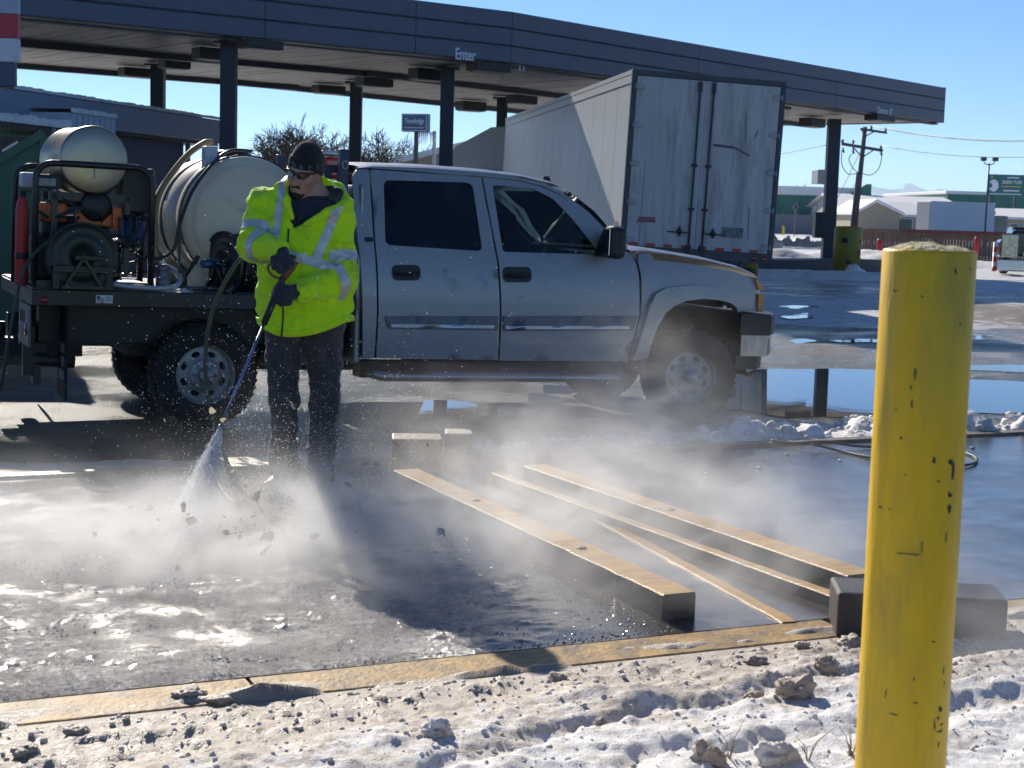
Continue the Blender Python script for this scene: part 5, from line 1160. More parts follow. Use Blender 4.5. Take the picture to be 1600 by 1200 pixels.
# wheels
def road_wheel(parent, c, w=.26, steer=0., R=TR, far=False):
    mm = Matrix.Translation(c) @ Matrix.Rotation(steer, 4, 'Z') @ (Vector((0, -1, 0)) if not far else Vector((0, 1, 0))).to_track_quat('Z', 'Y').to_matrix().to_4x4()
    prof = [(.225, -w*.48), (.27, -w/2), (.33, -w*.5), (R*.93, -w*.45), (R*.985, -w*.36), (R, -w*.2), (R, w*.2), (R*.985, w*.36), (R*.93, w*.45), (.33, w*.5), (.27, w*.5), (.225, w*.46)]
    ty = part('wheel', TIRE, parent, lambda s: s.lathe(prof, mm, 48))
    def tread(s):
        for k in range(44):
            a = 2*math.pi*k/44
            for sg in (-1, 1): s.beam(mm @ Vector(((R+.002)*math.cos(a), (R+.002)*math.sin(a), sg*w*.06)), mm @ Vector(((R-.012)*math.cos(a+.05), (R-.012)*math.sin(a+.05), sg*w*.42)), .022, .02)
    part('tread', TIRE, ty, tread)
    n = 40; outer = [(.205*math.cos(2*math.pi*k/n), .205*math.sin(2*math.pi*k/n)) for k in range(n)]; holes = []
    for k in range(8):
        a = 2*math.pi*(k+.5)/8; cx, cy_ = .158*math.cos(a), .158*math.sin(a); ra, rb = .022, .034
        holes.append([(cx+ra*math.cos(b)*math.cos(a)-rb*math.sin(b)*math.sin(a), cy_+ra*math.cos(b)*math.sin(a)+rb*math.sin(b)*math.cos(a)) for b in [2*math.pi*j/14 for j in range(14)]])
    vs, fs = cdt(outer, holes, .028)
    def dz(r): return w*.22+.03*math.cos(min(1, r/.2)*math.pi) if r > .1 else w*.22+.035
    def rim(s):
        s.smooth = True; s.add([mm @ Vector((x, y, dz(math.hypot(x, y)))) for x, y in vs], fs); s.lathe([(.205, dz(.205)), (.218, w*.40), (.232, w*.46), (.236, w*.44), (.222, w*.2)], mm, 40)
        for hq in holes: m_ = len(hq); s.add([mm @ Vector((x, y, dz(math.hypot(x, y)))) for x, y in hq]+[mm @ Vector((x, y, dz(math.hypot(x, y))-.03)) for x, y in hq], [(i, (i+1) % m_, (i+1) % m_+m_, i+m_) for i in range(m_)])
    rm = part('rim', RIM, ty, rim, fix=False)
    part('brake_drum', BLACKM, ty, lambda s: s.lathe([(0, w*.02), (.20, w*.02), (.21, -w*.3)], mm, 32))
    part('hub_cap', RIM, ty, lambda s: (s.lathe([(0, w*.22+.115), (.045, w*.22+.11), (.058, w*.22+.09), (.062, w*.22+.03), (.105, w*.22+.03)], mm, 28), [s.lathe([(0, w*.22+.062), (.012, w*.22+.06), (.014, w*.22+.03)], mm @ Matrix.Translation((.085*math.cos(2*math.pi*k/8), .085*math.sin(2*math.pi*k/8), 0)), 8) for k in range(8)]))
    return ty
road_wheel(truck, (0, .20, TR)); road_wheel(truck, (0, TWD-.2, TR), far=True)
road_wheel(truck, (WB, .16, TR), steer=R_(-16)); road_wheel(truck, (WB, TWD-.16, TR), steer=R_(-16), far=True)
def well(s):
    n = 12; pts = [(WB-.55+.0, .42)]+[(WB+.52*math.cos(a)*1.02, .45+.52*math.sin(a)) for a in [R_(180-180*k/n) for k in range(n+1)]]+[(WB+.55, .42)]
    m_ = len(pts); s.add([(x, .045, z) for x, z in pts]+[(x, .75, z) for x, z in pts], [(i, i+1, i+1+m_, i+m_) for i in range(m_-1)]+[tuple(range(m_, 2*m_))])
part('wheel_well', BLACKM, truck, well, fix=False)
part('chassis', TRIMB, truck, lambda s: (s.box((-1.3, .5, .58), (4.7, .62, .76)), s.box((-1.3, 1.38, .58), (4.7, 1.5, .76)), s.tube([(0, .2, TR), (0, 1.8, TR)], .07, 10), s.lathe([(0, .16), (.12, .12), (.16, 0), (.12, -.12), (0, -.16)], Matrix.Translation((0, 1, TR)), 14), s.tube([(WB, .3, TR), (WB, 1.7, TR)], .05, 10), s.box((2.0, .7, .42), (2.6, 1.3, .62)), s.tube([(.2, 1, .5), (2.2, 1, .55)], .05, 8), s.box((.5, 1.0, .35), (1.5, 1.35, .58), bev=.04)))
sb0, sb1 = tp(580, 588, -.04), tp(975, 590, -.04)
part('running_board', M('step_tube', (.25, .27, .3), .25, metal=.8, var=.1), truck, lambda s: (s.tube([(sb0.x, .05, sb0.z+.03), (sb0.x+.08, -.05, sb0.z), (sb1.x-.08, -.05, sb1.z), (sb1.x, .05, sb1.z+.03)], .04, 10)))
for u in (.14, .80): part('step_pad', TRIMB, truck, lambda s: s.box((sb0.x+(sb1.x-sb0.x)*u-.17, -.09, sb0.z+.03), (sb0.x+(sb1.x-sb0.x)*u+.17, -.0, sb0.z+.046), bev=.006))
# flat bed
b0, b1 = tp(50, 457, -.07), tp(556, 459, -.07); bz = (b0.z+b1.z)/2; bx_0, bx_1 = b0.x, b1.x
bz0 = (tp(50, 485, -.07).z+tp(500, 480, -.07).z)/2
bed = part('flat_bed', BEDM, truck, lambda s: (s.box((bx_0, -.07, bz0), (bx_1, -.0, bz), bev=.008), s.box((bx_0, TWD, bz0), (bx_1, TWD+.07, bz), bev=.008), s.box((bx_0+.0, .0, bz-.07), (bx_1, TWD, bz-.012)), s.box((bx_0, .001, bz0), (bx_0+.06, TWD-.001, bz-.071), bev=.004), [s.box((bx_0+.25+.32*i, .02, bz0+.02), (bx_0+.31+.32*i, TWD-.02, bz-.071)) for i in range(8)]))
for i in range(9):
    part('deck_plank', M('wet_deck_boards', (.05, .045, .045), .3, var=.35, bump=.2, stretch=(1, 6, 1)), bed, lambda s: s.box((bx_0+.01, .01+.221*i, bz-.011), (bx_1-.01, .215+.221*i, bz+.008), bev=.003))
mk = tp(70, 469, -.075); part('marker_lamp', REDL, bed, lambda s: s.lathe([(0, .014), (.018, .012), (.026, .004), (.028, -.005)], rot_to((0, -1, 0), (mk.x, -.072, mk.z)), 16))
st0, st1 = tp(150, 461, -.075), tp(176, 474, -.075)
stk = part('sticker', WHITEP, bed, lambda s: s.box((st0.x, -.0745, st1.z), (st1.x, -.0702, st0.z)))
part('flag_print', M('flag_blue', (.05, .07, .2), .5), stk, lambda s: s.box((st0.x+.006, -.0765, (st0.z+st1.z)/2), (st0.x+.03, -.0747, st0.z-.006)))
for k in range(3): part('flag_print', REDT, stk, lambda s: s.prism([(st0.x+.012, st0.z-.02-.012*k), (st0.x+.06, st0.z-.026-.012*k), (st0.x+.06, st0.z-.032-.012*k), (st0.x+.012, st0.z-.026-.012*k)], -.0765, -.0747))
for k in range(2): part('print_line', TRIMG, stk, lambda s: s.box((st0.x+.07, -.0765, st0.z-.02-.018*k), (st1.x-.01, -.0747, st0.z-.012-.018*k)))
# rear plate with slots, hitch, flaps
rp_ = part('rear_plate', M('scuffed_steel_plate', (.11, .12, .14), .4, metal=.5, var=.3), truck, lambda s: (s.box((bx_0-.02, -.04, bz0-.30), (bx_0+.0, .55, bz0-.002), bev=.004)))
for k in range(3): part('slot', BLACKM, rp_, lambda s: s.box((bx_0-.026, .18+.11*k, bz0-.14), (bx_0-.019, .215+.11*k, bz0-.05), bev=.002))
part('tail_lamp', REDL, rp_, lambda s: s.lathe([(0, .015), (.05, .012), (.06, 0)], rot_to((-1, 0, 0), (bx_0-.021, .06, bz0-.17)), 16))
part('side_plate', M('scuffed_steel', (.14, .14, .15), .4, metal=.5, var=.35), truck, lambda s: s.prism([(bx_0-.015, bz0-.002), (bx_0+.02, bz0-.002), (bx_0+.0, bz0-.32), (bx_0-.10, bz0-.22)], -.05, -.045)) if False else None
part('hitch', TRIMB, truck, lambda s: (s.box((bx_0-.15, .92, .46), (bx_0+.5, 1.08, .6)), s.tube([(bx_0+.1, .3, .56), (bx_0+.1, 1.7, .56)], .06, 10), s.tube([(bx_0-.1, 1.0, .6), (bx_0-.1, 1.0, .72)], .03, 10), s.box((bx_0-.02, .25, .38), (bx_0+.06, .33, .74)), s.tube([(bx_0+.05, .28, .50), (bx_0+.35, .28, .48)], .05, 10), s.box((bx_0+.05, .22, .32), (bx_0+.1, .4, .46))))
part('bed_frame', TRIMB, truck, lambda s: (s.box((bx_0+.1, .35, .62), (bx_1, .49, bz0-.002)), s.box((bx_0+.1, 1.51, .62), (bx_1, 1.65, bz0-.002)), s.box((.5, .1, .45), (1.1, .48, bz0-.002), bev=.03), s.box((-.5, .55, .5), (.6, 1.4, .72))))
fl = tp(104, 530, .02)
for yy in (.02, 1.55):
    fp = part('mud_flap', TIRE, truck, lambda s: s.box((fl.x-.005, yy, tp(104, 627, .02).z), (fl.x+.012, yy+.42, bz0-.01), Matrix.Translation((fl.x, 0, 0)) @ Matrix.Rotation(R_(-3), 4, 'Y') @ Matrix.Translation((-fl.x, 0, 0)) if False else None, bev=.004))
    if yy < 1:
        for k in range(3): part('flap_print', M('grey_print', (.35, .37, .4), .6, dirt=((.02, .02, .02), .6, 30)), fp, lambda s: s.box((fl.x-.0085, yy+.08, .36+.1*k), (fl.x-.0052, yy+.30, .43+.1*k)))
part('mud_flap', TIRE, truck, lambda s: s.box((tp(152, 570, .05).x, .05, .30), (tp(152, 570, .05).x+.02, .45, .62), bev=.01)) if False else None
# headache rack with beacon
RACK = M('dark_blue_rack', (.022, .03, .065), .4, var=.12)
rx0, rx1 = tp(527, 300, .1).x, tp(541, 300, .1).x; rz = tp(533, 233, .1).z
rk = part('headache_rack', RACK, truck, lambda s: (s.box((rx0, .05, bz), (rx1, .13, rz), bev=.006), s.box((rx0, TWD-.13, bz), (rx1, TWD-.05, rz), bev=.006), s.box((rx0+.005, .131, rz-.38), (rx1-.005, TWD-.131, rz-.32)), s.box((rx0+.005, .131, rz-.62), (rx1-.005, TWD-.131, rz-.56)), s.box((rx0-.08, .2, bz), (rx0-.02, .28, rz-.18)), s.box((rx0-.08, .2, rz-.18), (rx1, .26, rz-.12))))
part('sign_mark', WHITEP, rk, lambda s: s.tube([Vector((rx0+.04, .046, rz-.12))+Vector((.022*math.cos(a), 0, .03*math.sin(a))) for a in [R_(k*30) for k in range(12)]], .003, 5, closed=True))
bq = tp(515, 268, .45)
be = thing('beacon_light', 'red and clear strobe beacon mounted behind the cab beside the worker head', 'beacon', mat=TM @ Matrix.Translation((bq.x, .45, bq.z-.2)))
part('bracket', ALU, be, lambda s: s.box((-.09, -.07, -.55), (.09, .07, .0), bev=.01)); part('base', WHITEP, be, lambda s: s.box((-.10, -.09, .01), (.10, .09, .09), bev=.015))
part('lens', M('strobe_red', (.5, .03, .03), .15, coat=.5, emit=((1, .05, .04), .02)), be, lambda s: s.box((-.085, -.075, .15), (.085, .075, .31), bev=.025)); part('cap', ALU, be, lambda s: s.box((-.10, -.09, .32), (.10, .09, .36), bev=.012)); part('lens_clear', CLEAR, be, lambda s: s.box((-.085, -.075, .095), (.085, .075, .145), bev=.01))
# ------------------------------------------------------------------ what stands on the flat bed
def bx(px, py, y): return tp(px, py, y)
def bedthing(name, label, cat, group=None): return thing(name, label, cat, mat=TM @ Matrix.Translation((0, 0, bz+.008)), group=group)
ZB = bz+.008
def L_(v): return Vector((v.x, v.y, v.z-ZB))
FRM = M('black_tube_frame', (.014, .015, .019), .35, var=.15); SSTEEL = M('stainless_drum', (.36, .325, .25), .36, metal=1., var=.10, vs=1.5, stretch=(1, 1, 3)); PLAST = M('white_poly_tank', (.66, .57, .42), .42, var=.08, vs=1.5, dirt=((.48, .38, .22), .28, 1.4))
ORNG = M('orange_engine', (.60, .12, .02), .5, var=.2, dirt=((.04, .03, .025), .4, 9)); ENG = M('dark_engine', (.02, .022, .026), .5, metal=.3, var=.4, vs=12); RADG = M('dark_green_reel', (.006, .016, .014), .4, var=.2)
BLUF = M('blue_filter', (.02, .06, .16), .4); HOSEB = M('black_hose', (.012, .013, .016), .45, var=.15); HOSEG = M('green_grey_hose', (.085, .10, .075), .5, var=.15); HOSES = M('silver_hose', (.42, .43, .46), .4, metal=.3, var=.15); HOSET = M('tan_hose', (.36, .24, .11), .5, var=.15)
# pressure washer skid
sk = bedthing('pressure_washer_skid', 'pressure washer skid with a steel drum above a dark engine in a tube frame', 'pressure washer')
def hoop(s, px, y, r=.018):
    (xl, xr, yt) = px; a, b = L_(bx(xl, yt, y)), L_(bx(xr, yt+8, y)); rr = .12; zt_ = a.z
    pts = [(a.x, y, .0), (a.x, y, zt_-rr)]+[(a.x+rr-rr*math.cos(t), y, zt_-rr+rr*math.sin(t)) for t in [R_(15*k) for k in range(1, 7)]]+[(b.x-rr+rr*math.sin(t), y, zt_-rr+rr*math.cos(t)) for t in [R_(15*k) for k in range(0, 7)]]+[(b.x, y, .0)]
    s.tube(pts, r, 10)
part('frame_hoop', FRM, sk, lambda s: hoop(s, (56, 239, 253), .08, .024)); part('frame_hoop', FRM, sk, lambda s: hoop(s, (24, 222, 258), .80, .024))
xA, xB = L_(bx(56, 300, .08)).x, L_(bx(239, 300, .08)).x; hA = L_(bx(56, 253, .08)).z
part('frame_rail', FRM, sk, lambda s: s.tube([(xA+.12, .08, hA), (xA+.12, .8, hA)], .016, 8)); part('frame_rail', FRM, sk, lambda s: s.tube([(xB-.12, .08, hA), (xB-.12, .8, hA)], .016, 8)); part('base_tray', FRM, sk, lambda s: (s.box((xA-.02, .06, 0), (xB+.02, .12, .05)), s.box((xA-.02, .76, 0), (xB+.02, .82, .05)), s.box((xA, .12, .01), (xB, .76, .04))))
c0 = L_(bx(147, 250, .12)); rad = 53/FPX*11.2
dm = rot_to(Vector((-.10, 1, .0)), c0)
dr_ = part('burner_drum', SSTEEL, sk, lambda s: s.lathe([(0, -.02), (rad*.5, -.018), (rad*.93, -.005), (rad*.985, .002), (rad, .012), (rad*1.0, .03), (rad*.985, .04), (rad*.985, .62), (rad, .63), (rad*.98, .66), (0, .67)], dm, 56))
part('drum_seam', M('drum_seam', (.25, .23, .2), .4, metal=.8), dr_, lambda s: s.box((-.004, .0, -.027), (.004, rad*.55, -.02), dm @ Matrix.Rotation(R_(180), 4, 'Z') @ Matrix.Rotation(R_(180 if False else 0), 4, 'Y') ))
part('drum_bracket', FRM, sk, lambda s: (s.box((c0.x-.3, .2, c0.z-.30), (c0.x+.3, .26, c0.z-.24)), s.box((c0.x-.3, .55, c0.z-.30), (c0.x+.3, .62, c0.z-.24)), s.box((c0.x-.28, .2, .1), (c0.x-.24, .25, c0.z-.25)), s.box((c0.x+.24, .2, .1), (c0.x+.28, .25, c0.z-.25))))
e = L_(bx(110, 385, .4)); part('engine_block', ENG, sk, lambda s: (s.box((e.x-.30, .25, .05), (e.x+.35, .68, .36), bev=.03), s.box((e.x-.22, .3, .36), (e.x+.22, .6, .52), bev=.03), [s.box((e.x-.29+.05*i, .235, .12), (e.x-.265+.05*i, .25, .32)) for i in range(12)]))
q = L_(bx(150, 322, .2)); part('air_filter', BLACKM, sk, lambda s: (s.lathe([(0, .06), (.09, .06), (.115, .04), (.115, -.06), (.09, -.08), (0, -.08)], rot_to((0, -1, 0), (q.x, .24, q.z)), 28), s.tube([(q.x-.04, .3, q.z+.02), (q.x-.2, .3, q.z+.03), (q.x-.3, .34, q.z-.02)], .045, 10)))
q = L_(bx(152, 345, .26)); q2 = L_(bx(179, 345, .26)); part('engine_shroud', ORNG, sk, lambda s: (s.box((q.x-.17, .20, q.z-.04), (q.x+.14, .30, q.z+.05), bev=.01), s.box((q.x-.42, .22, q.z-.02), (q.x-.22, .34, q.z+.12), bev=.02), s.box((q2.x-.03, .16, q2.z-.07), (q2.x+.035, .30, q2.z+.10), bev=.008), s.box((q.x-.2, .3, q.z+.10), (q.x-.12, .36, q.z+.14), bev=.008)))
for k, px in enumerate((204, 220)):
    q = L_(bx(px, 362, .2)); part('filter_bowl', BLUF, sk, lambda s: (s.lathe([(0, -.09), (.04, -.085), (.048, -.05), (.048, .08), (0, .08)], Matrix.Translation((q.x, .22+.1*k, q.z)), 18))); part('filter_head', ENG, sk, lambda s: s.lathe([(0, .085), (.055, .085), (.055, .12), (0, .13)], Matrix.Translation((q.x, .22+.1*k, q.z)), 18))
q = L_(bx(200, 300, .3)); part('exhaust_box', BLACKM, sk, lambda s: s.box((q.x-.07, .22, q.z-.16), (q.x+.18, .6, q.z+.18), bev=.02))
a, b = L_(bx(60, 278, .14)), L_(bx(87, 291, .14)); ct = part('control_box', ENG, sk, lambda s: s.box((a.x-.02, .14, b.z-.02), (b.x+.04, .3, a.z+.03), bev=.008)); part('label_plate', M('pale_label', (.30, .33, .32), .5, dirt=((.05, .05, .05), .3, 40)), ct, lambda s: s.box((a.x, .134, b.z), (b.x, .139, a.z)))
a = L_(bx(45, 280, .5)); part('pressure_gauge', CASE, sk, lambda s: s.box((a.x-.06, .45, a.z-.06), (a.x+.06, .6, a.z+.05), bev=.015))
rnd = random.Random(5)
def plumbing(s):
    for i in range(22):
        x = rnd.uniform(xA+.1, xB-.08); z = rnd.uniform(.12, hA*.62); y = rnd.uniform(.14, .3); pts = [(x, y, z)]
        for j in range(3): pts.append((min(xB-.03, max(xA+.03, pts[-1][0]+rnd.uniform(-.16, .16))), min(.5, max(.12, pts[-1][1]+rnd.uniform(-.06, .08))), max(.06, pts[-1][2]+rnd.uniform(-.15, .08))))
        s.tube(spline(pts, 4), rnd.uniform(.006, .013), 6)
part('plumbing', HOSEB, sk, plumbing)
def fittings(s):
    for i in range(26):
        x = rnd.uniform(xA+.35, xB-.05); z = rnd.uniform(.08, hA*.5); s.lathe([(0, .012), (.012, .012), (.014, -.012), (0, -.012)], rot_to((rnd.uniform(-.5, .5), -1, rnd.uniform(-.5, .5)), (x, .15+rnd.uniform(0, .1), z)), 8)
part('brass_fittings', M('dull_fittings', (.35, .32, .26), .35, metal=.8, var=.3), sk, fittings)
for k, (px, py) in enumerate(((198, 352), (214, 352))):
    q = L_(bx(px, py, .12)); part('loop_hose', HOSEB, sk, lambda s: s.tube(spline([(q.x-.05, .13, q.z+.06), (q.x-.045, .12, q.z-.05), (q.x+.01, .12, q.z-.16), (q.x+.07, .13, q.z-.04), (q.x+.075, .14, q.z+.07)], 6), .010, 8))
# red cylinder
q = bx(34, 405, .25); q1 = bx(34, 305, .25); fe = thing('red_cylinder', 'red cylinder with a black top standing at the rear corner of the bed', 'cylinder', mat=TM @ Matrix.Translation((q.x, .25, ZB)))
hh = q1.z-ZB-.01; part('tank', REDP, fe, lambda s: s.lathe([(0, .0), (.04, .0), (.048, .02), (.048, hh-.1), (.04, hh-.04), (.02, hh)], n=24)); part('valve', BLACKM, fe, lambda s: (s.lathe([(.022, hh-.01), (.025, hh+.03), (0, hh+.04)], n=12), s.box((-.02, -.01, hh+.03), (.09, .01, hh+.05)))); part('band', BLACKM, fe, lambda s: s.lathe([(.049, hh*.3), (.051, hh*.31), (.051, hh*.36), (.049, hh*.37)], n=24))
# green dark hose reel standing at the near edge
def reel(name, label, c, axis, r, w, flm, hosem, hr, nw, spokes=0):
    t = thing(name, label, 'hose reel', mat=TM @ Matrix.Translation((c.x, c.y, ZB)), group='hose reels on the flat bed'); cz = c.z-ZB; mm = rot_to(axis, (0, 0, cz))
    for z in (-w/2, w/2):
        part('flange', flm, t, lambda s: (s.lathe([(0, z-.004), (r*.30, z-.004), (r*.32, z-.012), (r*.62, z-.012), (r*.66, z-.004), (r*.93, z-.004), (r*.97, z-.016), (r, z-.012), (r, z+.012), (r*.97, z+.016), (r*.93, z+.004), (0, z+.004)], mm, 44)))
    part('drum', flm, t, lambda s: s.lathe([(r*.4, -w/2), (r*.4, w/2)], mm, 24))
    def coil(s):
        for ly, rr in enumerate((hr, hr-.028)):
            for i in range(nw):
                z = -w/2+.02+(w-.04)*(i+.5)/nw+random.uniform(-.003, .003); r2 = rr+random.uniform(-.010, .006); ph = random.uniform(0, 6)
                s.tube([mm @ Vector(((r2+.006*math.sin(2*a+ph))*math.cos(a), (r2+.006*math.sin(2*a+ph))*math.sin(a), z+.008*math.sin(a+ph))) for a in [2*math.pi*k/28 for k in range(28)]], (w-.04)/nw*.52, 7, closed=True)
    tag(part('coiled_hose', hosem, t, coil), kind=None)
    ax = Vector(axis).normalized(); p0 = Vector((0, 0, cz))
    def stand(s):
        for sg in (-1, 1):
            e_ = p0+ax*sg*(w/2+.05)
            for k in (-.5, .5): s.beam(e_, Vector((e_.x+k*r*1.1*(-ax.y), e_.y+k*r*1.1*ax.x, 0)), .04, .02)
            s.beam(Vector((e_.x-.55*r*1.1*(-ax.y), e_.y-.55*r*1.1*ax.x, .012)), Vector((e_.x+.55*r*1.1*(-ax.y), e_.y+.55*r*1.1*ax.x, .012)), .05, .022)
        s.tube([p0-ax*(w/2+.07), p0+ax*(w/2+.07)], .02, 10)
    part('stand', FRM, t, stand); return t, p0, ax
q = bx(128, 402, -.0); r1, p0, ax = reel('hose_reel', 'dark green hose reel facing out in front of the pressure washer skid', Vector((q.x, .02, q.z)), (0, 1, 0), 54/FPX*11.2, .11, RADG, HOSEB, .17, 4)
part('cross_bar', RADG, r1, lambda s: (s.box((-.21, -.10, p0.z-.11), (.21, -.075, p0.z-.06), bev=.004), s.box((-.21, -.10, .0), (-.165, -.075, p0.z-.111)), s.box((.165, -.10, .0), (.21, -.075, p0.z-.111)), s.box((-.06, -.11, p0.z-.02), (.16, -.08, p0.z+.015), bev=.006)))
q = bx(383, 415, .0); r2_, p0b, axb = reel('hose_reel', 'black hose reel full of dark hose behind the worker elbow', Vector((q.x, .16, q.z)), (1, .38, 0), 53/FPX*11.4, .30, FRM, HOSEB, .215, 9)
q = bx(318, 400, .05); part('swivel_pipe', M('blue_swivel', (.04, .10, .2), .3, metal=.5), r2_, lambda s: (s.tube([p0b-axb*.2, p0b-axb*.34], .03, 12), s.tube([p0b-axb*.2+Vector((0, 0, -.03)), p0b-axb*.2+Vector((0, 0, .05))], .02, 10)))
# tank
r = .50; tc_ = bx(388, 346, .30); ta = Vector((-.03, 1, 0)).normalized()
tk = bedthing('water_tank', 'big white horizontal poly water tank on the flat bed behind the worker', 'water tank')
tcl = L_(tc_); tmx = rot_to(ta, (tcl.x, .30, tcl.z)); Lk = 1.25
prof = [(0, -.05), (.2, -.045), (.33, -.03), (.40, -.012), (.425, -.0), (.432, .012), (.45, .02), (.478, .035), (.495, .06), (.5, .10)]
for k in (1, 4): z = .1+(Lk-.2)*k/5; prof += [(.5, z-.05), (.488, z-.03), (.488, z+.03), (.5, z+.05)]
prof += [(.5, Lk-.1), (.47, Lk-.03), (.4, Lk), (0, Lk+.05)]
part('tank_shell', PLAST, tk, lambda s: s.lathe(prof, tmx, 72))
def strap(s, z):
    n = 40
    for i in range(n):
        a0_, a1_ = R_(-60+300*i/n), R_(-60+300*(i+1)/n)
        s.add([tmx @ Vector((rr*math.cos(a), rr*math.sin(a), zz)) for rr in (.502, .512) for a, zz in ((a0_, z-.025), (a1_, z-.025), (a1_, z+.025), (a0_, z+.025))], [(0,1,2,3),(7,6,5,4),(0,4,5,1),(2,6,7,3)])
for z in (.06+.06, .75): part('strap', FRM, tk, lambda s: strap(s, z))
part('lid', FRM, tk, lambda s: s.lathe([(0, .05), (.12, .05), (.14, .03), (.14, -.03)], Matrix.Translation((tcl.x, .85, tcl.z+.5)), 28))
part('filler_neck', CASE, tk, lambda s: (s.box((tcl.x-.32, .42, tcl.z+.36), (tcl.x-.22, .55, tcl.z+.56), bev=.01)))
part('cradle', PLAST, tk, lambda s: s.box((tcl.x-.44, .28, .0), (tcl.x+.44, .40, tcl.z-.34), bev=.02)); part('cradle', PLAST, tk, lambda s: s.box((tcl.x-.44, Lk+.02, .0), (tcl.x+.44, Lk+.14, tcl.z-.34), bev=.02))
part('molded_mark', M('tank_mark', (.50, .48, .42), .5), tk, lambda s: (s.box((tcl.x-.11, .2455, tcl.z+.08), (tcl.x-.05, .2495, tcl.z+.10), bev=.001), s.box((tcl.x+.02, .2455, tcl.z+.085), (tcl.x+.10, .2495, tcl.z+.11), bev=.001)))
def hose(name, label, pts, r, mat, grp=None, n=8, world=False, cat='hose'):
    s = MB(); s.tube(spline(pts, n), r, 10); o = s.build(name, mat, None)
    if not world: o.matrix_world = TM
    tag(o, label, cat, grp); return o
HB = [bx(*p) for p in ((238, 403, .05), (252, 403, .04), (272, 388, .03), (281, 350, .04), (300, 300, .12), (330, 258, .25), (358, 236, .5), (392, 236, .62))]
hose('hose', 'black hose looping from the skid up over the front rim of the water tank', HB, .013, HOSEB, 'hoses on the flat bed')
HT = [bx(*p) for p in ((243, 410, .28), (243, 330, .30), (256, 290, .40), (290, 245, .55), (318, 224, .62), (330, 222, .70))]
hose('hose', 'wide tan hose rising along the left of the water tank to its filler neck', HT, .024, HOSET, 'hoses on the flat bed')
HV = [bx(*p) for p in ((281, 360, .10), (280, 400, .10), (281, 446, .10))]
hose('hose', 'straight dark hose hanging down the front rim of the water tank', HV, .011, M('grey_green_hose', (.05, .065, .065), .5), 'hoses on the flat bed')
HS = [bx(*p) for p in ((176, 444, .0), (215, 449, -.02), (262, 450, -.02), (282, 440, .04), (274, 424, .14), (248, 412, .22))]
hose('hose', 'silver suction hose curling along the bed edge below the tank', HS, .020, HOSES, 'hoses on the flat bed')
HX = [bx(*p) for p in ((290, 430, .1), (302, 412, .06), (310, 400, .06))]
hose('hose', 'short black hose from the reel swivel down to the bed', HX, .016, HOSEB, 'hoses on the flat bed')
HL = [bx(*p) for p in ((80, 375, -.02), (55, 395, -.06), (36, 425, -.12), (25, 470, -.14), (12, 540, -.14), (2, 600, -.1), (-14, 640, .0))]
hose('hose', 'dark hose trailing from the green reel down past the rear of the truck', HL, .012, M('dark_green_hose', (.025, .04, .035), .5), 'hoses on the flat bed')
q = bx(255, 432, .12); cw = thing('hose_coupling', 'grey cam coupling at the end of the silver suction hose', 'coupling', mat=TM @ Matrix.Translation((q.x, .12, ZB)))
part('body', TRIMG, cw, lambda s: s.lathe([(0, .0), (.055, 0), (.055, .08), (.045, .09), (.045, .15), (.055, .16), (.03, .19), (0, .19)], n=18)); part('lever', BLACKM, cw, lambda s: s.box((-.09, -.01, .12), (-.04, .01, .15), bev=.004))
for k, px in enumerate((258, 272, 283, 292)): heap('slush_heap', TM @ Vector((bx(px, 456, -.0).x, .02+.01*k, ZB-.005)), (.055, .045), .03, SNOW2, ('leftmost', 'second from the left', 'third from the left', 'rightmost')[k]+' bit of slush melting on the bed edge below the silver hose', 10, 60+k, 'bits of slush on the bed edge')
q = bx(345, 452, .0); sp_ = thing('spring_coil', 'short dark spring guard lying on the bed edge under the black reel', 'spring', mat=TM @ Matrix.Translation((bx(292, 456, .0).x, .02, ZB+.02)))
Ls = bx(345, 456, .0).x-bx(292, 456, .0).x; part('coil', M('spring_steel', (.10, .11, .13), .35, metal=.7), sp_, lambda s: s.tube([(Ls*i/120, .016*math.cos(i*.7), .016*math.sin(i*.7)) for i in range(121)], .004, 6))
# ------------------------------------------------------------------ the worker
PF = G(470, 768, 0)
def pp(px, py, dy=0.): return P(px, py, PF.y+dy)-PF
def pt(*a): return tuple(pp(*a))
def fabric(name, col, rough=.8, var=.1, bump=.25, bs=120, dirt=None, sheen=.2, trans=0.):
    m = M(name, col, rough, var=var, vs=7, bump=bump, bs=bs, dirt=dirt); b = m.node_tree.nodes['Principled BSDF']; b.inputs['Sheen Weight'].default_value = sheen; return m
HIVIS = fabric('hi_vis_lime_fabric', (.58, .96, .012), .75, .08, .45, 45, dirt=((.36, .46, .03), .28, 4.5))
_b = HIVIS.node_tree.nodes['Principled BSDF']; _b.inputs['Specular IOR Level'].default_value = .2
TAPE = M('silver_reflective_tape', (.50, .56, .55), .38, metal=.25, var=.06, vs=10)
DENIM = fabric('dark_work_trousers', (.036, .035, .038), .85, .3, .35, 90, dirt=((.09, .08, .07), .3, 10)); KNIT = fabric('black_knit', (.007, .008, .011), .95, .2, .6, 160, sheen=.12)
HOODM = fabric('black_sweatshirt', (.012, .012, .018), .9, .2, .3, 110); SHIRT = fabric('navy_shirt', (.012, .02, .045), .85, .1, .2, 140); GLOVE = fabric('navy_work_glove', (.016, .019, .036), .7, .25, .4, 90, dirt=((.05, .05, .06), .2, 30))
SKIN = M('skin', (.42, .24, .17), .5, var=.10, vs=14, bump=.06, bs=120); SKIN.node_tree.nodes['Principled BSDF'].inputs['Subsurface Weight'].default_value = .08
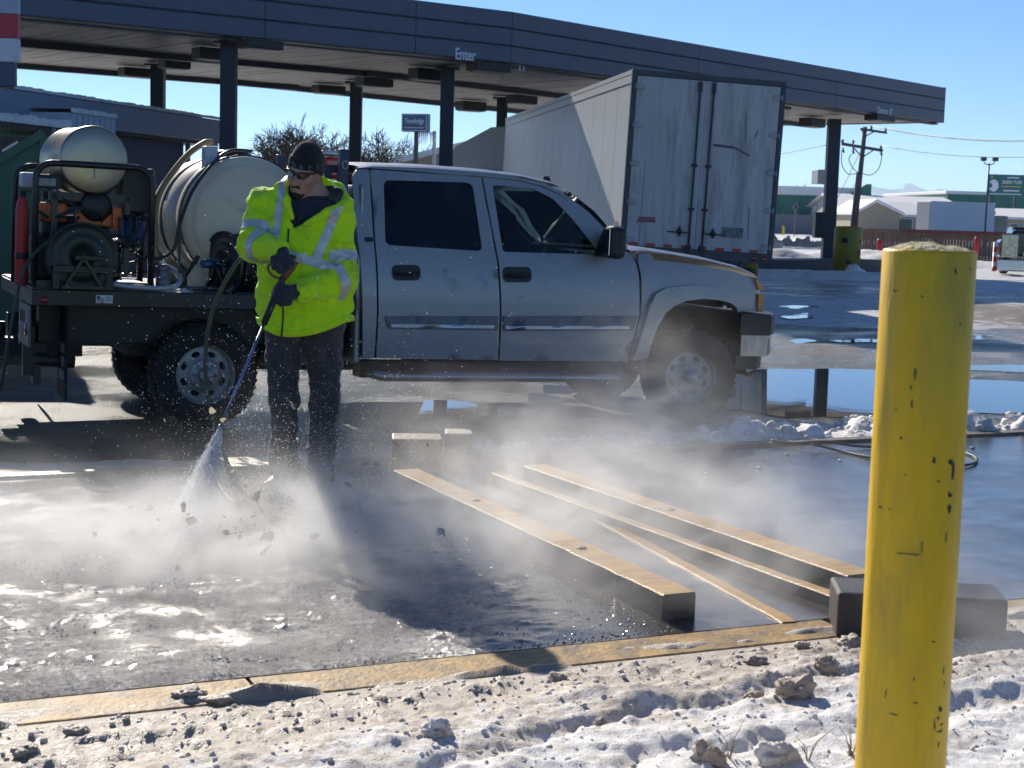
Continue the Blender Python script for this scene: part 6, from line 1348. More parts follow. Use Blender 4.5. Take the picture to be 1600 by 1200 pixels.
HAIR = M('dark_beard_hair', (.028, .018, .014), .8, var=.4, vs=60, bump=.8, bs=220); BOOT = M('wet_boot_leather', (.03, .025, .022), .4, var=.3, bump=.3)
man = thing('person', 'worker in lime hi-vis jacket, black beanie and sunglasses aiming a spray lance', 'person', PF)
rng3 = lambda X, Y, Z, s, o=0.: vnoise(X*s+o, Y*s+o*.7, Z*s-o)
# --- head frame
HC = pp(476, 268, -.05); fwd = Vector((-.30, -.92, -.24)).normalized(); up0 = Vector((.13, -.22, .96)); xr = up0.cross(fwd).normalized()*1.; xr = fwd.cross(up0).normalized(); uph = xr.cross(fwd).normalized()
HMx = Matrix.Identity(4)
for i in range(3): HMx[i][0], HMx[i][1], HMx[i][2], HMx[i][3] = xr[i], -fwd[i], uph[i], HC[i]
if xr.x < 0:
    for i in range(3): HMx[i][0] *= -1
HMi = np.array(HMx.inverted())
def headc(X, Y, Z): return tuple(HMi[i][0]*X+HMi[i][1]*Y+HMi[i][2]*Z+HMi[i][3] for i in range(3))
def hp(x, y, z): return tuple(HMx @ Vector((x, y, z)))
# --- limbs
S1, E1, W1 = pt(412, 318, .03), pt(397, 382, -.10), pt(436, 392, -.29)
S2, E2, W2 = pt(527, 330, .0), pt(533, 436, -.07), pt(470, 455, -.285)
rows = [(268, 462, 500, .07), (285, 448, 515, .09), (298, 428, 530, .115), (318, 408, 541, .14), (350, 405, 546, .15), (420, 404, 549, .165), (480, 403, 551, .175), (512, 406, 551, .17), (540, 410, 549, .165)]
TZ = [pp(475, r[0]).z for r in rows]; TXl = [pp(r[1], r[0]).x for r in rows]; TXr = [pp(r[2], r[0]).x for r in rows]; TB = [r[3] for r in rows]
zo = np.array(TZ[::-1]); 
def torso(X, Y, Z, off=0.):
    xl = np.interp(Z, zo, TXl[::-1])+off; xr_ = np.interp(Z, zo, TXr[::-1])-off; b = np.interp(Z, zo, TB[::-1])-off
    a = (xr_-xl)/2; cx = (xr_+xl)/2; cyy = np.interp(Z, [.8, 1.2, 1.55], [.02, -.01, .02])
    p = 2.35; q = (np.abs((X-cx)/a)**p+np.abs((Y-cyy)/b)**p)**(1/p)
    return (q-1)*np.minimum(a, b)*.85
def arms(X, Y, Z, g=0.):
    a = chain(X, Y, Z, [S1, E1, W1], [.083-g, .079-g, .056-g], .05); b = chain(X, Y, Z, [S2, E2, W2], [.086-g, .080-g, .054-g], .05); return a, b
Ltop, Rtop, Vtip = pp(446, 288, -.1), pp(541, 316, -.1), pp(457, 357, -.17)
def wedge(X, Y, Z, grow=0.):
    t = (Z-Vtip.z); xl = Vtip.x+(Ltop.x-Vtip.x)*t/(Ltop.z-Vtip.z); xr_ = Vtip.x+(Rtop.x-Vtip.x)*t/(Rtop.z-Vtip.z)
    return np.maximum(np.maximum((xl-X), (X-xr_)*.62), Y-.03)-grow
hemc = pp(447, 531, -.16)
def hemz(X): return hemc.z+.012+.10*np.clip((X-hemc.x)/.30, -1, 1)**2*np.where(X > hemc.x, .8, 1.7)
COLL = [pt(456, 340, -.165), pt(446, 312, -.135), pt(438, 294, -.05), pt(452, 287, .08), pt(490, 283, .13), pt(528, 296, .09), pt(543, 318, -.02), pt(512, 332, -.13), pt(478, 350, -.168)]
def wrinkle(X, Y, Z):
    a, b = arms(X, Y, Z); arm = np.minimum(a, b)
    w1 = 1-np.abs(vnoise(X*9+Z*5+2, Y*9, Z*13-X*4)); w2 = 1-np.abs(vnoise(X*17-5, Y*14, Z*21+X*9))
    w = .013*(w1**3-.35)+.008*(w2**3-.3)
    near = np.clip(1-arm/.05, 0, 1); low = np.clip((1.15-Z)/.25, 0, 1)
    return w*(.55+.75*near+.5*low)
def jacket(X, Y, Z):
    a, b = arms(X, Y, Z); t = torso(X, Y, Z)
    def open_end(d, W_, E_):        # sleeves end at the wrist
        dv = np.array(W_)-np.array(E_); dv /= np.linalg.norm(dv); pr = (X-W_[0])*dv[0]+(Y-W_[1])*dv[1]+(Z-W_[2])*dv[2]
        return smax(d, pr-.034, .008)
    a = np.where(cone(X, Y, Z, E1, W1, .10, .10) < .03, open_end(a, W1, E1), a); b = np.where(cone(X, Y, Z, E2, W2, .10, .10) < .03, open_end(b, W2, E2), b)
    t = smin(t, cone(X, Y, Z, pt(448, 305, .02), S1, .055, .080), .05); t = smin(t, cone(X, Y, Z, pt(512, 310, .02), S2, .055, .082), .05)
    d = smin(smin(t, a, .02), b, .02)-wrinkle(X, Y, Z)
    hz = hemz(X); d = d+.010*np.exp(-((Z-hz-.045)/.008)**2)
    d = smax(d, -wedge(X, Y, Z), .012)
    d = smin(d, chain(X, Y, Z, COLL, [.014, .024, .030, .036, .038, .036, .030, .024, .014], .02), .016)
    d = smax(d, hz-Z, .012)
    neck = np.sqrt(((X-HC.x-.01)/.075)**2+((Y-.0)/.075)**2)-1; d = smax(d, -np.maximum(neck*.07, 1.50-Z), .012)
    return d
# --- body, one continuous mesh (mostly inside the clothes)
def body(X, Y, Z):
    x, y, z = headc(X, Y, Z)
    d = ell(x, y, z, (0, .012, .030), (.074, .096, .104)); d = smin(d, ell(x, y, z, (0, -.018, -.045), (.064, .078, .084)), .03)
    d = smin(d, ell(x, y, z, (0, -.066, -.108), (.030, .024, .024)), .028); d = smin(d, ell(x, y, z, (0, -.078, .022), (.050, .018, .016)), .02)
    for sx in (-1, 1): d = smin(d, ell(x, y, z, (sx*.044, -.062, -.028), (.022, .022, .020)), .02)
    d = smin(d, cone(x, y, z, (0, -.090, .008), (0, -.117, -.040), .010, .0155), .012); 
    for sx in (-1, 1): d = smin(d, ell(x, y, z, (sx*.012, -.104, -.044), (.009, .010, .008)), .008)
    for sx in (-1, 1): d = smax(d, -ell(x, y, z, (sx*.033, -.096, .0), (.020, .016, .012)), .012)
    d = smin(d, ell(x, y, z, (0, -.088, -.070), (.027, .012, .0065)), .008); d = smin(d, ell(x, y, z, (0, -.087, -.083), (.022, .011, .0070)), .008)
    for sx in (-1, 1): d = smin(d, ell(x, y, z, (sx*.075, .012, -.012), (.010, .020, .032)), .008)
    nb = hp(0, .03, -.07); d = smin(d, cone(X, Y, Z, nb, pt(480, 318, .02), .058, .066), .03)
    d = smin(d, torso(X, Y, Z, .05), .04); d = smax(d, .86-Z, .02)
    a, b = arms(X, Y, Z, .035); d = smin(smin(d, a, .03), b, .03)
    for sx, pts in ((0, ((446, 545, 0), (446, 625, -.02), (443, 752, .02))), (1, ((503, 545, 0), (506, 625, -.02), (499, 750, .02)))):
        d = smin(d, chain(X, Y, Z, [pt(*q) for q in pts], [.075, .05, .04], .03), .05)
    return d
sdf_obj('body', body, (-.44, -.46, .02), (.42, .30, 1.88), .0068, SKIN, man)
# --- clothes
jk = sdf_obj('jacket', jacket, (-.42, -.46, .76), (.42, .30, 1.70), .0072, HIVIS, man)
def clip_tape(name, gfun, parent, off=.0025):
    me = parent.data; n = len(me.vertices); V = np.empty(n*3); me.vertices.foreach_get('co', V); V = V.reshape(-1, 3); N = np.empty(n*3); me.vertices.foreach_get('normal', N); N = N.reshape(-1, 3)
    g = gfun(V[:, 0], V[:, 1], V[:, 2], N); F = np.empty(len(me.polygons)*4, dtype=np.int32); me.polygons.foreach_get('vertices', F); F = F.reshape(-1, 4)
    s = MB(); s.smooth = True; cache = {}
    def vert(i, j=None):
        key = (i,) if j is None else (min(i, j), max(i, j))
        if key not in cache:
            if j is None: p, nn = V[i], N[i]
            else:
                t = g[i]/(g[i]-g[j]); p = V[i]+(V[j]-V[i])*t; nn = N[i]+(N[j]-N[i])*t; nn = nn/np.linalg.norm(nn)
            cache[key] = len(s.v); s.v.append(tuple(p+nn*off))
        return cache[key]
    for f in F[(g[F] > 0).any(1)]:
        out = []
        for k in range(4):
            i, j = int(f[k]), int(f[(k+1) % 4])
            if g[i] > 0: out.append(vert(i))
            if (g[i] > 0) != (g[j] > 0): out.append(vert(i, j))
        if len(out) >= 3: s.f.append(out); s.m.append(0); s.sm.append(True)
    return s.build(name, TAPE, parent, fix=False) if s.f else None
def armd(X, Y, Z):
    a, b = arms(X, Y, Z); return a, b, torso(X, Y, Z)
def strapband(p0, p1, half):
    a, b = pp(*p0, -.15), pp(*p1, -.15); d = Vector((b.x-a.x, 0, b.z-a.z)).normalized()
    def g(X, Y, Z, N):
        la, lb, t = armd(X, Y, Z); u = (X-a.x)*d.z-(Z-a.z)*d.x; al = (X-a.x)*d.x+(Z-a.z)*d.z; L = math.hypot(b.x-a.x, b.z-a.z)
        r = half-np.abs(u); r = np.minimum(r, L-al); r = np.minimum(r, np.minimum(la, lb)-t+.012); r = np.minimum(r, wedge(X, Y, Z)-.008); return np.minimum(r, .12-Y)
    return g
clip_tape('reflective_tape', strapband((440, 280), (430, 372), .021), jk); clip_tape('reflective_tape', strapband((536, 300), (494, 406), .023), jk)
_c0, _c1 = pp(455, 398, -.15), pp(503, 413, -.15)
def belt(X, Y, Z, N):
    la, lb, t = armd(X, Y, Z); zc = _c0.z+(_c1.z-_c0.z)*np.clip((X-_c0.x)/(_c1.x-_c0.x), -3, 1.6); return np.minimum(.026-np.abs(Z-zc), np.minimum(la, lb)-t+.012)
clip_tape('reflective_tape', belt, jk)
def sleeve(which, A, B, t0_, t1_):
    A, B = np.array(A), np.array(B); d = B-A; L = np.linalg.norm(d); d /= L
    def g(X, Y, Z, N):
        la, lb, t = armd(X, Y, Z); own = la if which == 0 else lb; u = ((X-A[0])*d[0]+(Y-A[1])*d[1]+(Z-A[2])*d[2])/L
        nd = cone(X, Y, Z, A, B, .08, .07)
        return np.minimum(np.minimum((u-t0_)*L, (t1_-u)*L), np.minimum(t-own+.02, .03-nd))
    return g
for args in ((0, S1, E1, .58, .80), (0, E1, W1, .22, .44), (1, S2, E2, .60, .76), (1, E2, W2, .10, .27)): clip_tape('reflective_tape', sleeve(*args), jk)
def march(fn, x, z, y0=-.45, y1=.2):
    ys = np.linspace(y0, y1, 400); v = fn(np.full(400, x), ys, np.full(400, z)); i = np.argmax(v < 0); return ys[i] if v[i] < 0 else None
def jtorso(X, Y, Z): return torso(X, Y, Z)-wrinkle(X, Y, Z)
zp = []
for k in range(26):
    t = k/25; x = pp(457, 357).x*(1-t)+pp(446, 530).x*t+.004*math.sin(t*9); z = pp(457, 357).z*(1-t)+(hemc.z+.016)*t; y = march(jtorso, x, z)
    if y is not None: zp.append((x, y-.004, z))
part('zipper', BLACKM, jk, lambda s: s.tube(zp, .0045, 6))
sdf_obj('trousers', lambda X, Y, Z: smax(smin(smax(torso(X, Y, Z, .045), .88-Z, .02), smin(chain(X, Y, Z, [pt(446, 520, .01), pt(442, 565, 0), pt(444, 625, -.02), pt(443, 700, .02), pt(442, 752, .02)], [.112, .086, .076, .072, .076], .03), chain(X, Y, Z, [pt(505, 520, .01), pt(507, 565, 0), pt(508, 625, -.02), pt(502, 700, .02), pt(500, 752, .02)], [.112, .088, .080, .072, .072], .03), .006), .02)-.012*((1-np.abs(vnoise(X*8, Y*8, Z*14+X*6)))**3-.35)-.007*((1-np.abs(vnoise(X*15+4, Y*12, Z*26)))**3-.3)*np.clip((.55-Z)/.3, .3, 1), np.maximum(Z-.98, .055-Z), .01), (-.30, -.30, .02), (.34, .28, 1.02), .0085, DENIM, man)
def boots(sx):
    ax, az = (443, 752) if sx < 0 else (499, 752); a = pp(ax, az, .02); toe = (a.x+sx*.045, a.y-.20, .045)
    def fn(X, Y, Z):
        d = chain(X, Y, Z, [(a.x, a.y+.045, .05), (a.x+sx*.02, a.y-.09, .052), toe], [.045, .050, .046], .02); d = smin(d, cone(X, Y, Z, (a.x, a.y+.01, .06), (a.x, a.y+.01, .24), .055, .062), .03); return smax(d, .008-Z, .006)-.002*vnoise(X*40, Y*40, Z*40)
    b = sdf_obj('boot', fn, (a.x-.16, a.y-.30, -.01), (a.x+.16, a.y+.14, .30), .0085, BOOT, man)
for sx in (-1, 1): boots(sx)
hd_ = sdf_obj('sweatshirt', lambda X, Y, Z: smin(smax(torso(X, Y, Z, .028), np.maximum(1.30-Z, Z-1.60), .02), chain(X, Y, Z, [pt(458, 346, -.125), pt(453, 318, -.10), pt(453, 298, -.01), pt(470, 292, .07), pt(505, 294, .075), pt(527, 303, .01), pt(519, 318, -.08), pt(484, 345, -.13)], [.016, .020, .026, .030, .032, .032, .022, .016], .02), .012), (-.3, -.3, 1.26), (.34, .26, 1.70), .0075, HOODM, man)
sdf_obj('shirt', lambda X, Y, Z: smax(smax(torso(X, Y, Z, .018), wedge(X, Y, Z, -.020), .01), np.maximum(1.36-Z, Z-pp(480, 312).z), .01), (-.2, -.26, 1.32), (.24, .1, 1.66), .007, SHIRT, man)
# --- head gear, in head coordinates
def headsdf(name, fn, lo, hi, h, mat, parent=man): o = sdf_obj(name, fn, lo, hi, h, mat, parent); o.matrix_local = HMx; return o
def hatf(x, y, z):
    d = ell(x, y, z, (0, .018, .030), (.0885, .111, .130)); cuff = ell(x, y, z, (0, .018, .030), (.0935, .116, .138)); cut = .030-.50*np.maximum(0, y+.055)
    d = d+.0012*np.sin(np.arctan2(x, y)*60); d = np.minimum(d, smax(cuff, z-.085+.1*y, .006)); return smax(d, cut-z, .008)-.002*vnoise(x*30, y*30, z*30)
hat = headsdf('beanie', hatf, (-.11, -.12, -.08), (.11, .15, .18), .0052, KNIT)
LETT = M('grey_stitching', (.10, .115, .135), .9, var=.2)
for chx, ang in zip('carhartt', (-84, -60, -34, -10, 16, 42, 68, 92)):
    a = R_(ang-3); px_, py_ = math.sin(a), -math.cos(a); z0_ = .052; k = math.sqrt(max(.05, 1-((z0_-.03)/.138)**2)); pos = Vector((px_*.0935*k, .018+py_*.116*k, z0_)); nn = Vector((px_/.0935, py_/.116, .12)).normalized(); tx = Vector((0, 0, 1)).cross(nn); tx = tx if tx.dot(Vector((math.cos(a), math.sin(a), 0))) > 0 else -tx
    text_mesh('stitched_letter', chx, .046, LETT, hat, face_mat(pos+nn*.0015, tx, nn.cross(tx)), .002, .0012)
LENS = M('dark_lens', (.006, .008, .008), .06, var=.1, coat=.8)
sg = None
def glasses(s):
    for sx in (-1, 1):
        out = [(.006, -.002), (.012, .012), (.03, .017), (.052, .017), (.068, .012), (.072, .004), (.064, -.012), (.045, -.019), (.024, -.017), (.011, -.010)]
        for lay, fl in ((0, 1), (.003, -1)):
            vs = [(sx*.088*math.sin(u/.088), -.012-(.092-lay)*math.cos(u/.088)-.004+.018*(u/.07)**2, v) for u, v in out]; b = len(s.v); s.add(vs, [list(range(len(out)))])
        n = len(out); b = len(s.v)-2*n
        for i in range(n): s.f.append([b+i, b+(i+1) % n, b+n+(i+1) % n, b+n+i]); s.m.append(0); s.sm.append(False)
gls = part('sunglasses', LENS, man, glasses); gls.matrix_local = HMx @ Matrix.Translation((0, -.008, .004))
fr = part('frame', BLACKM, gls, lambda s: (s.tube([(-.07, -.062, .014), (-.045, -.094, .019), (-.012, -.107, .013), (0, -.109, .008), (.012, -.107, .013), (.045, -.094, .019), (.07, -.062, .014)], .0035, 8), s.tube([(-.068, -.062, .012), (-.080, -.03, .012), (-.082, .05, .004)], .004, 6), s.tube([(.068, -.062, .012), (.080, -.03, .012), (.082, .05, .004)], .004, 6)))
headsdf('beard', lambda x, y, z: smin(smin(ell(x, y, z, (0, -.069, -.114), (.031, .030, .024)), chain(x, y, z, [(-.028, -.082, -.078), (-.018, -.095, -.063), (0, -.1005, -.0585), (.018, -.095, -.063), (.028, -.082, -.078)], [.0045, .0065, .007, .0065, .0045], .006), .004), chain(x, y, z, [(-.030, -.070, -.105), (0, -.090, -.100), (.030, -.070, -.105)], [.01, .007, .01], .01), .01)-.0025*vnoise(x*140, y*140, z*140), (-.06, -.13, -.16), (.06, -.02, -.03), .0042, HAIR)
# --- gloves gripping
def grip(name, c, a, f, nrm, wrist, thumb=1):
    c, a, f, nrm = Vector(c), Vector(a).normalized(), Vector(f), Vector(nrm)
    f = (f-a*f.dot(a)).normalized(); nrm = (nrm-a*nrm.dot(a)-f*nrm.dot(f)).normalized(); wrist = Vector(wrist)
    lens_ = (.92, 1.02, 1.0, .84); chains = []
    for i in range(4):
        o = c+a*((i-1.5)*.0225); l = lens_[i]; chains.append(([o-f*.026*l+nrm*.036, o+f*.022*l+nrm*.030, o+f*.036*l-nrm*.004, o+f*.012*l-nrm*.030], [.0135, .0125, .0115, .0105]))
    meta = [([wrist+(c-wrist)*.15+a*((i-1.5)*.012), c+a*((i-1.5)*.0215)-f*.026+nrm*.034], [.024, .0165]) for i in range(4)]
    base = c-f*.055+nrm*.014+a*thumb*.030; th = ([base, c-f*.022+a*thumb*.052+nrm*.020, c+f*.012+a*thumb*.046+nrm*.004, c+f*.030+a*thumb*.036-nrm*.014], [.020, .0155, .0135, .0115])
    allp = [p for ch in chains+meta+[th] for p in ch[0]]+[wrist]
    lo = [min(p[d] for p in allp)-.05 for d in range(3)]; hi = [max(p[d] for p in allp)+.05 for d in range(3)]
    def fn(X, Y, Z):
        d = None
        for pts, rs in meta: q = chain(X, Y, Z, pts, rs, .01); d = q if d is None else smin(d, q, .014)
        for pts, rs in chains: d = smin(d, chain(X, Y, Z, pts, rs, .004), .005)
        d = smin(d, chain(X, Y, Z, *th, .006), .008); d = smin(d, cone(X, Y, Z, wrist+(c-wrist)*.02, wrist+(c-wrist)*.3, .033, .031), .015); return d-.0012*vnoise(X*60, Y*60, Z*60)
    g = sdf_obj(name, fn, lo, hi, .0045, GLOVE, man)
    tag_ = part('cuff_tab', M('grey_glove_print', (.06, .065, .08), .6), g, lambda s: s.beam(wrist+(c-wrist)*.25+nrm*.034-a*.014, wrist+(c-wrist)*.25+nrm*.034+a*.014, .018, .004, up=nrm)); return g
cR_ = pp(441, 407, -.335); cL_ = pp(438, 458, -.335)
wA, wB_, wC, wD = pp(459, 409, -.33), pp(441, 437, -.335), pp(412, 507, -.40), pp(342, 672, -.63)
grip('glove', pp(446, 412, -.335), pp(462, 402, -.335)-pp(432, 424, -.335), (.55, .15, -.83), (-.25, -1, .1), Vector(W1)+Vector((.01, -.015, .0)), -1)
grip('glove', cL_+Vector((.004, 0, -.0)), wC-wB_, (-1, -.1, .12), (.1, -1, .1), Vector(W2)+Vector((-.005, -.005, 0)), 1)
# ------------------------------------------------------------------ lance, hose
def wl(v): return v
wand = thing('spray_lance', 'pressure washer lance with brown trigger grip held across the jacket', 'spray lance', PF)
BRN = M('worn_red_brown_grip', (.16, .055, .035), .45, var=.25, dirt=((.05, .03, .025), .3, 30)); LANCE = M('blue_grey_lance', (.16, .22, .36), .25, metal=.7, var=.1)
part('trigger_grip', BRN, wand, lambda s: (s.tube([wA+Vector((.004, 0, .006)), wA.lerp(wB_, .35), wA.lerp(wB_, .75), wB_], [.024, .026, .022, .016], 14)))
tg = [pp(452, 428, -.335), pp(441, 435, -.34), pp(428, 432, -.345), pp(419, 422, -.345), pp(421, 414, -.34), pp(430, 411, -.335)]
part('trigger_guard', BRN, wand, lambda s: s.tube(spline(tg, 5), .006, 8)); part('valve', STEEL_D, wand, lambda s: s.tube([wB_+Vector((.004, 0, .012)), wB_.lerp(wC, .15)], .018, 12))
part('foregrip', TRIMB, wand, lambda s: s.tube([wB_.lerp(wC, .12), wB_.lerp(wC, .2), wB_.lerp(wC, .55), wC], [.016, .018, .019, .017], 14)); part('lance_tube', LANCE, wand, lambda s: s.tube([wC, wC.lerp(wD, .96)], .0082, 10)); part('nozzle', M('steel_nozzle', (.3, .33, .36), .3, metal=.9), wand, lambda s: s.tube([wC.lerp(wD, .955), wC.lerp(wD, .985), wD], [.011, .011, .007], 10))
hz_ = [wA+Vector((.0, .03, .02)), pp(440, 398, -.18), pp(408, 394, -.02), pp(380, 400, -.02), pp(352, 440, .0), pp(330, 492, .02), pp(321, 555, .02), pp(324, 615, .0), pp(337, 670, -.05), pp(352, 715, -.12), pp(368, 752, -.2), G(380, 774, .012)-PF, G(374, 786, .012)-PF, G(356, 778, .012)-PF, G(338, 752, .012)-PF, G(322, 742, .012)-PF, G(180, 735, .012)-PF]
s = MB(); s.tube(spline(hz_, 10), .0115, 10); o = s.build('hose', M('dull_hose', (.075, .085, .065), .7, spec=.2)); o.location = PF; tag(o, 'grey green pressure hose hanging in an arc from behind the worker to the ground', 'hose')
# ------------------------------------------------------------------ big yellow bollard in front
def bollard_material():
    m = M('chipped_yellow_paint', (.93, .54, .006), .45, var=.12, vs=4, bump=.14, bs=22, stretch=(2.2, 2.2, .45), dirt=((.62, .40, .04), .42, 4.5)); return m
bo = P(1434, 1195, 3.42); bt_top = P(1454, 390, 3.42); rb = 71.5/FPX*3.42
bol = thing('yellow_bollard', 'tall scuffed yellow steel bollard with a domed concrete top in the foreground', 'bollard', (P(1452, 400, 3.42).x, 3.42, -.25)); Hb = bt_top.z+.25
lx = math.atan2(P(1454, 390, 3.42).x-P(1416, 1195, 3.42).x, P(1454, 390, 3.42).z-P(1416, 1195, 3.42).z)
shell = part('pipe', bollard_material(), bol, lambda s: s.lathe([(rb, 0), (rb, .9), (rb*1.002, 1.3), (rb, Hb-.006), (rb-.003, Hb-.001), (rb-.007, Hb)], n=96))
DOME = M('yellowed_concrete_dome', (.42, .36, .16), .8, var=.35, vs=30, bump=1.2, bs=55, dirt=((.62, .60, .50), .5, 20))
def domef(s):
    n = 40; rings = 14; vs = []
    for i in range(rings+1):
        r = (rb-.007)*(1-i/rings)
        for k in range(n):
            a = 2*math.pi*k/n; x, y = r*math.cos(a), r*math.sin(a); z = Hb-.004+.017*(1-(r/rb)**2.6)*(1+.25*math.cos(a+2.6))+.0028*fbm(np.array([x*40]), np.array([y*40]), 2, 4)[0]*(i > 0); vs.append((x, y, z))
    s.smooth = True; s.add(vs, [(i*n+k, i*n+(k+1) % n, (i+1)*n+(k+1) % n, (i+1)*n+k) for i in range(rings) for k in range(n)])
part('concrete_top', DOME, bol, domef)
CHIP = M('bare_dark_chip', (.045, .045, .03), .6, var=.4, vs=60); SCR = M('grey_green_scuff', (.17, .16, .03), .6, var=.3, vs=50)
def on_pipe(px, py):
    c = Vector((bol.location.x, bol.location.y)); d = ray(px, py); o_ = Vector((0, 0)); dx, dy = d.x, d.y; A_ = dx*dx+dy*dy; B_ = -2*(dx*c.x+dy*c.y); C_ = c.length_squared-rb*rb; disc = max(0, B_*B_-4*A_*C_); t = (-B_-math.sqrt(disc))/(2*A_); p = Vector((d.x*t, d.y*t, EYE+d.z*t)); return math.atan2(p.y-c.y, p.x-c.x), p.z-bol.location.z
rnd = random.Random(3)
def chip(px, py, w, h, mat, ragged=.55, name='paint_chip'):
    w, h = w*.78, h*.85
    a0_, z0_ = on_pipe(px, py); n = 12; pts = []
    for k in range(n):
        t = 2*math.pi*k/n; q = 1+rnd.uniform(-ragged, ragged); pts.append((a0_+w/2/FPX*3.35/rb*math.cos(t)*q, z0_+h/2/FPX*3.35*math.sin(t)*q))
    s = MB(); vs = []
    m_ = max(2, int(max(w, 4)/6)); 
    for lay in (.0008,): vs += [((rb+lay)*math.cos(a), (rb+lay)*math.sin(a), z) for a, z in pts]
    s.add(vs+[((rb+.0012)*math.cos(a0_), (rb+.0012)*math.sin(a0_), z0_)], [(i, (i+1) % n, n) for i in range(n)]); return s.build(name, mat, shell, fix=False)
for px, py, w, h, k in ((1459, 719, 9, 12, 0), (1489, 735, 7, 38, 0), (1486, 722, 12, 10, 0), (1484, 773, 12, 12, 0), (1483, 795, 9, 12, 0), (1466, 752, 6, 5, 0), (1478, 838, 5, 18, 1), (1493, 423, 5, 14, 0), (1516, 420, 3, 7, 0), (1474, 1048, 5, 14, 0), (1475, 1068, 5, 10, 1), (1469, 1108, 12, 14, 0), (1466, 1122, 10, 8, 1), (1460, 1133, 4, 20, 0), (1471, 1132, 12, 4, 0), (1469, 1142, 16, 5, 0), (1466, 1164, 6, 12, 1), (1440, 857, 3, 20, 1), (1423, 866, 32, 4, 1), (1406, 865, 16, 3, 1), (1384, 1082, 5, 16, 1), (1396, 1116, 26, 3, 1), (1428, 1061, 4, 8, 1), (1430, 1098, 12, 3, 1), (1376, 792, 10, 5, 1), (1390, 795, 8, 4, 1), (1430, 585, 6, 18, 1), (1423, 605, 5, 10, 1), (1425, 630, 4, 22, 1), (1408, 684, 5, 5, 0), (1441, 463, 4, 4, 0), (1398, 454, 12, 5, 1), (1500, 507, 4, 4, 0), (1459, 1003, 10, 4, 1), (1400, 640, 5, 4, 1), (1415, 742, 4, 3, 0)): chip(px, py, w, h, CHIP if k == 0 else SCR)
# ------------------------------------------------------------------ hose on the far snow, clods, chips
s = MB(); s.tube(spline([G(1205, 688, .03), G(1240, 692, .03), G(1290, 690, .05), G(1340, 697, .02), G(1400, 699, .01), G(1480, 702, .012), G(1520, 712, .012), G(1524, 722, .012), G(1500, 727, .012), G(1440, 722, .012), G(1370, 716, .012), G(1310, 704, .012), G(1268, 693, .05)], 8), .009, 8); o = s.build('hose', HOSEG); tag(o, 'pale hose looping over the snow ridge behind the big yellow bollard', 'hose')
ICEC = M('wet_ice_grains', (.42, .41, .39), .14, var=.2, spec=.9)
CLOD = snow_material('dirty_snow_clod', (.30, .24, .18), (.82, .81, .79))
def lump(name, loc, r, seed, mat, label, cat, grp, flat=.7, dirt=.5, sub=4):
    bm = bmesh.new(); bmesh.ops.create_icosphere(bm, subdivisions=sub, radius=1); co = np.array([v.co for v in bm.verts]); n = 1+.38*fbm(co[:, 0]*1.3+seed, co[:, 1]*1.3, co[:, 2]*1.3+seed, 4)+.20*fbm(co[:, 0]*3.4+seed, co[:, 1]*3.4, co[:, 2]*3.4, 3)+.10*fbm(co[:, 0]*9+seed, co[:, 1]*9, co[:, 2]*9, 2)
    for v, k in zip(bm.verts, n): v.co = Vector((v.co.x*k*r, v.co.y*k*r*.9, v.co.z*k*r*flat))
    me = bpy.data.meshes.new(name); bm.to_mesh(me); bm.free(); me.materials.append(mat); me.polygons.foreach_set('use_smooth', [True]*len(me.polygons)); o = bpy.data.objects.new(name, me); link(o); o.location = loc; add_attr(o, 'dirt', np.full(len(me.vertices), dirt)); tag(o, label, cat, grp); return o
def on_snow(px, py):
    z = 0.
    for _ in range(6): q = G(px, py, z); l = PADI @ q; z = float(snow_h(np.array([l.x]), np.array([l.y]))[0])
    return G(px, py, z)
CL = (((1240, 1085), .062, .75, 'large dirty snow clod just left of the big bollard base', .55), ((1215, 1190), .05, .8, 'white snow clod at the bottom edge left of the bollard', .15), ((1105, 1190), .045, .8, 'grey snow clod at the bottom edge right of the middle', .45), ((1178, 1092), .035, .6, 'brown clod between two pale clods left of the bollard', .9), ((1040, 1093), .016, .8, 'small dark clod on clean snow below the yellow beam', .8), ((938, 1132), .018, .8, 'small dark clod left of centre in the foreground snow', .8), ((1330, 1010), .05, .6, 'muddy snow clod in front of the dark timber block', .8), ((1290, 1040), .04, .6, 'grey snow clod between the timber block and the big snow clod', .6), ((1255, 1012), .03, .6, 'low muddy clod at the right end of the yellow edge beam', .9), ((680, 1150), .045, .8, 'pointed snow clod at the bottom middle of the foreground snow', .2), ((300, 1090), .05, .5, 'flat brown slush clod below the left edge beam', .75), ((345, 1098), .04, .5, 'brown slush clod right of the flat one below the left edge beam', .75), ((40, 1180), .04, .5, 'dark slush clod at the lower left corner', .8), ((120, 1148), .035, .5, 'dark slush clod right of the lower left corner', .8), ((1180, 1035), .035, .6, 'grey slush clod below the middle of the yellow edge beam', .8), ((870, 1062), .03, .6, 'grey slush lump under the junction of the yellow beams', .8))
for i, ((px, py), r, fl_, lb, dt) in enumerate(CL): q = on_snow(px, py); lump('snow_clod', q+Vector((0, 0, r*fl_*.3)), r, i*3.1+1, CLOD, lb, 'snow clod', 'snow clods in the foreground', fl_, dt)
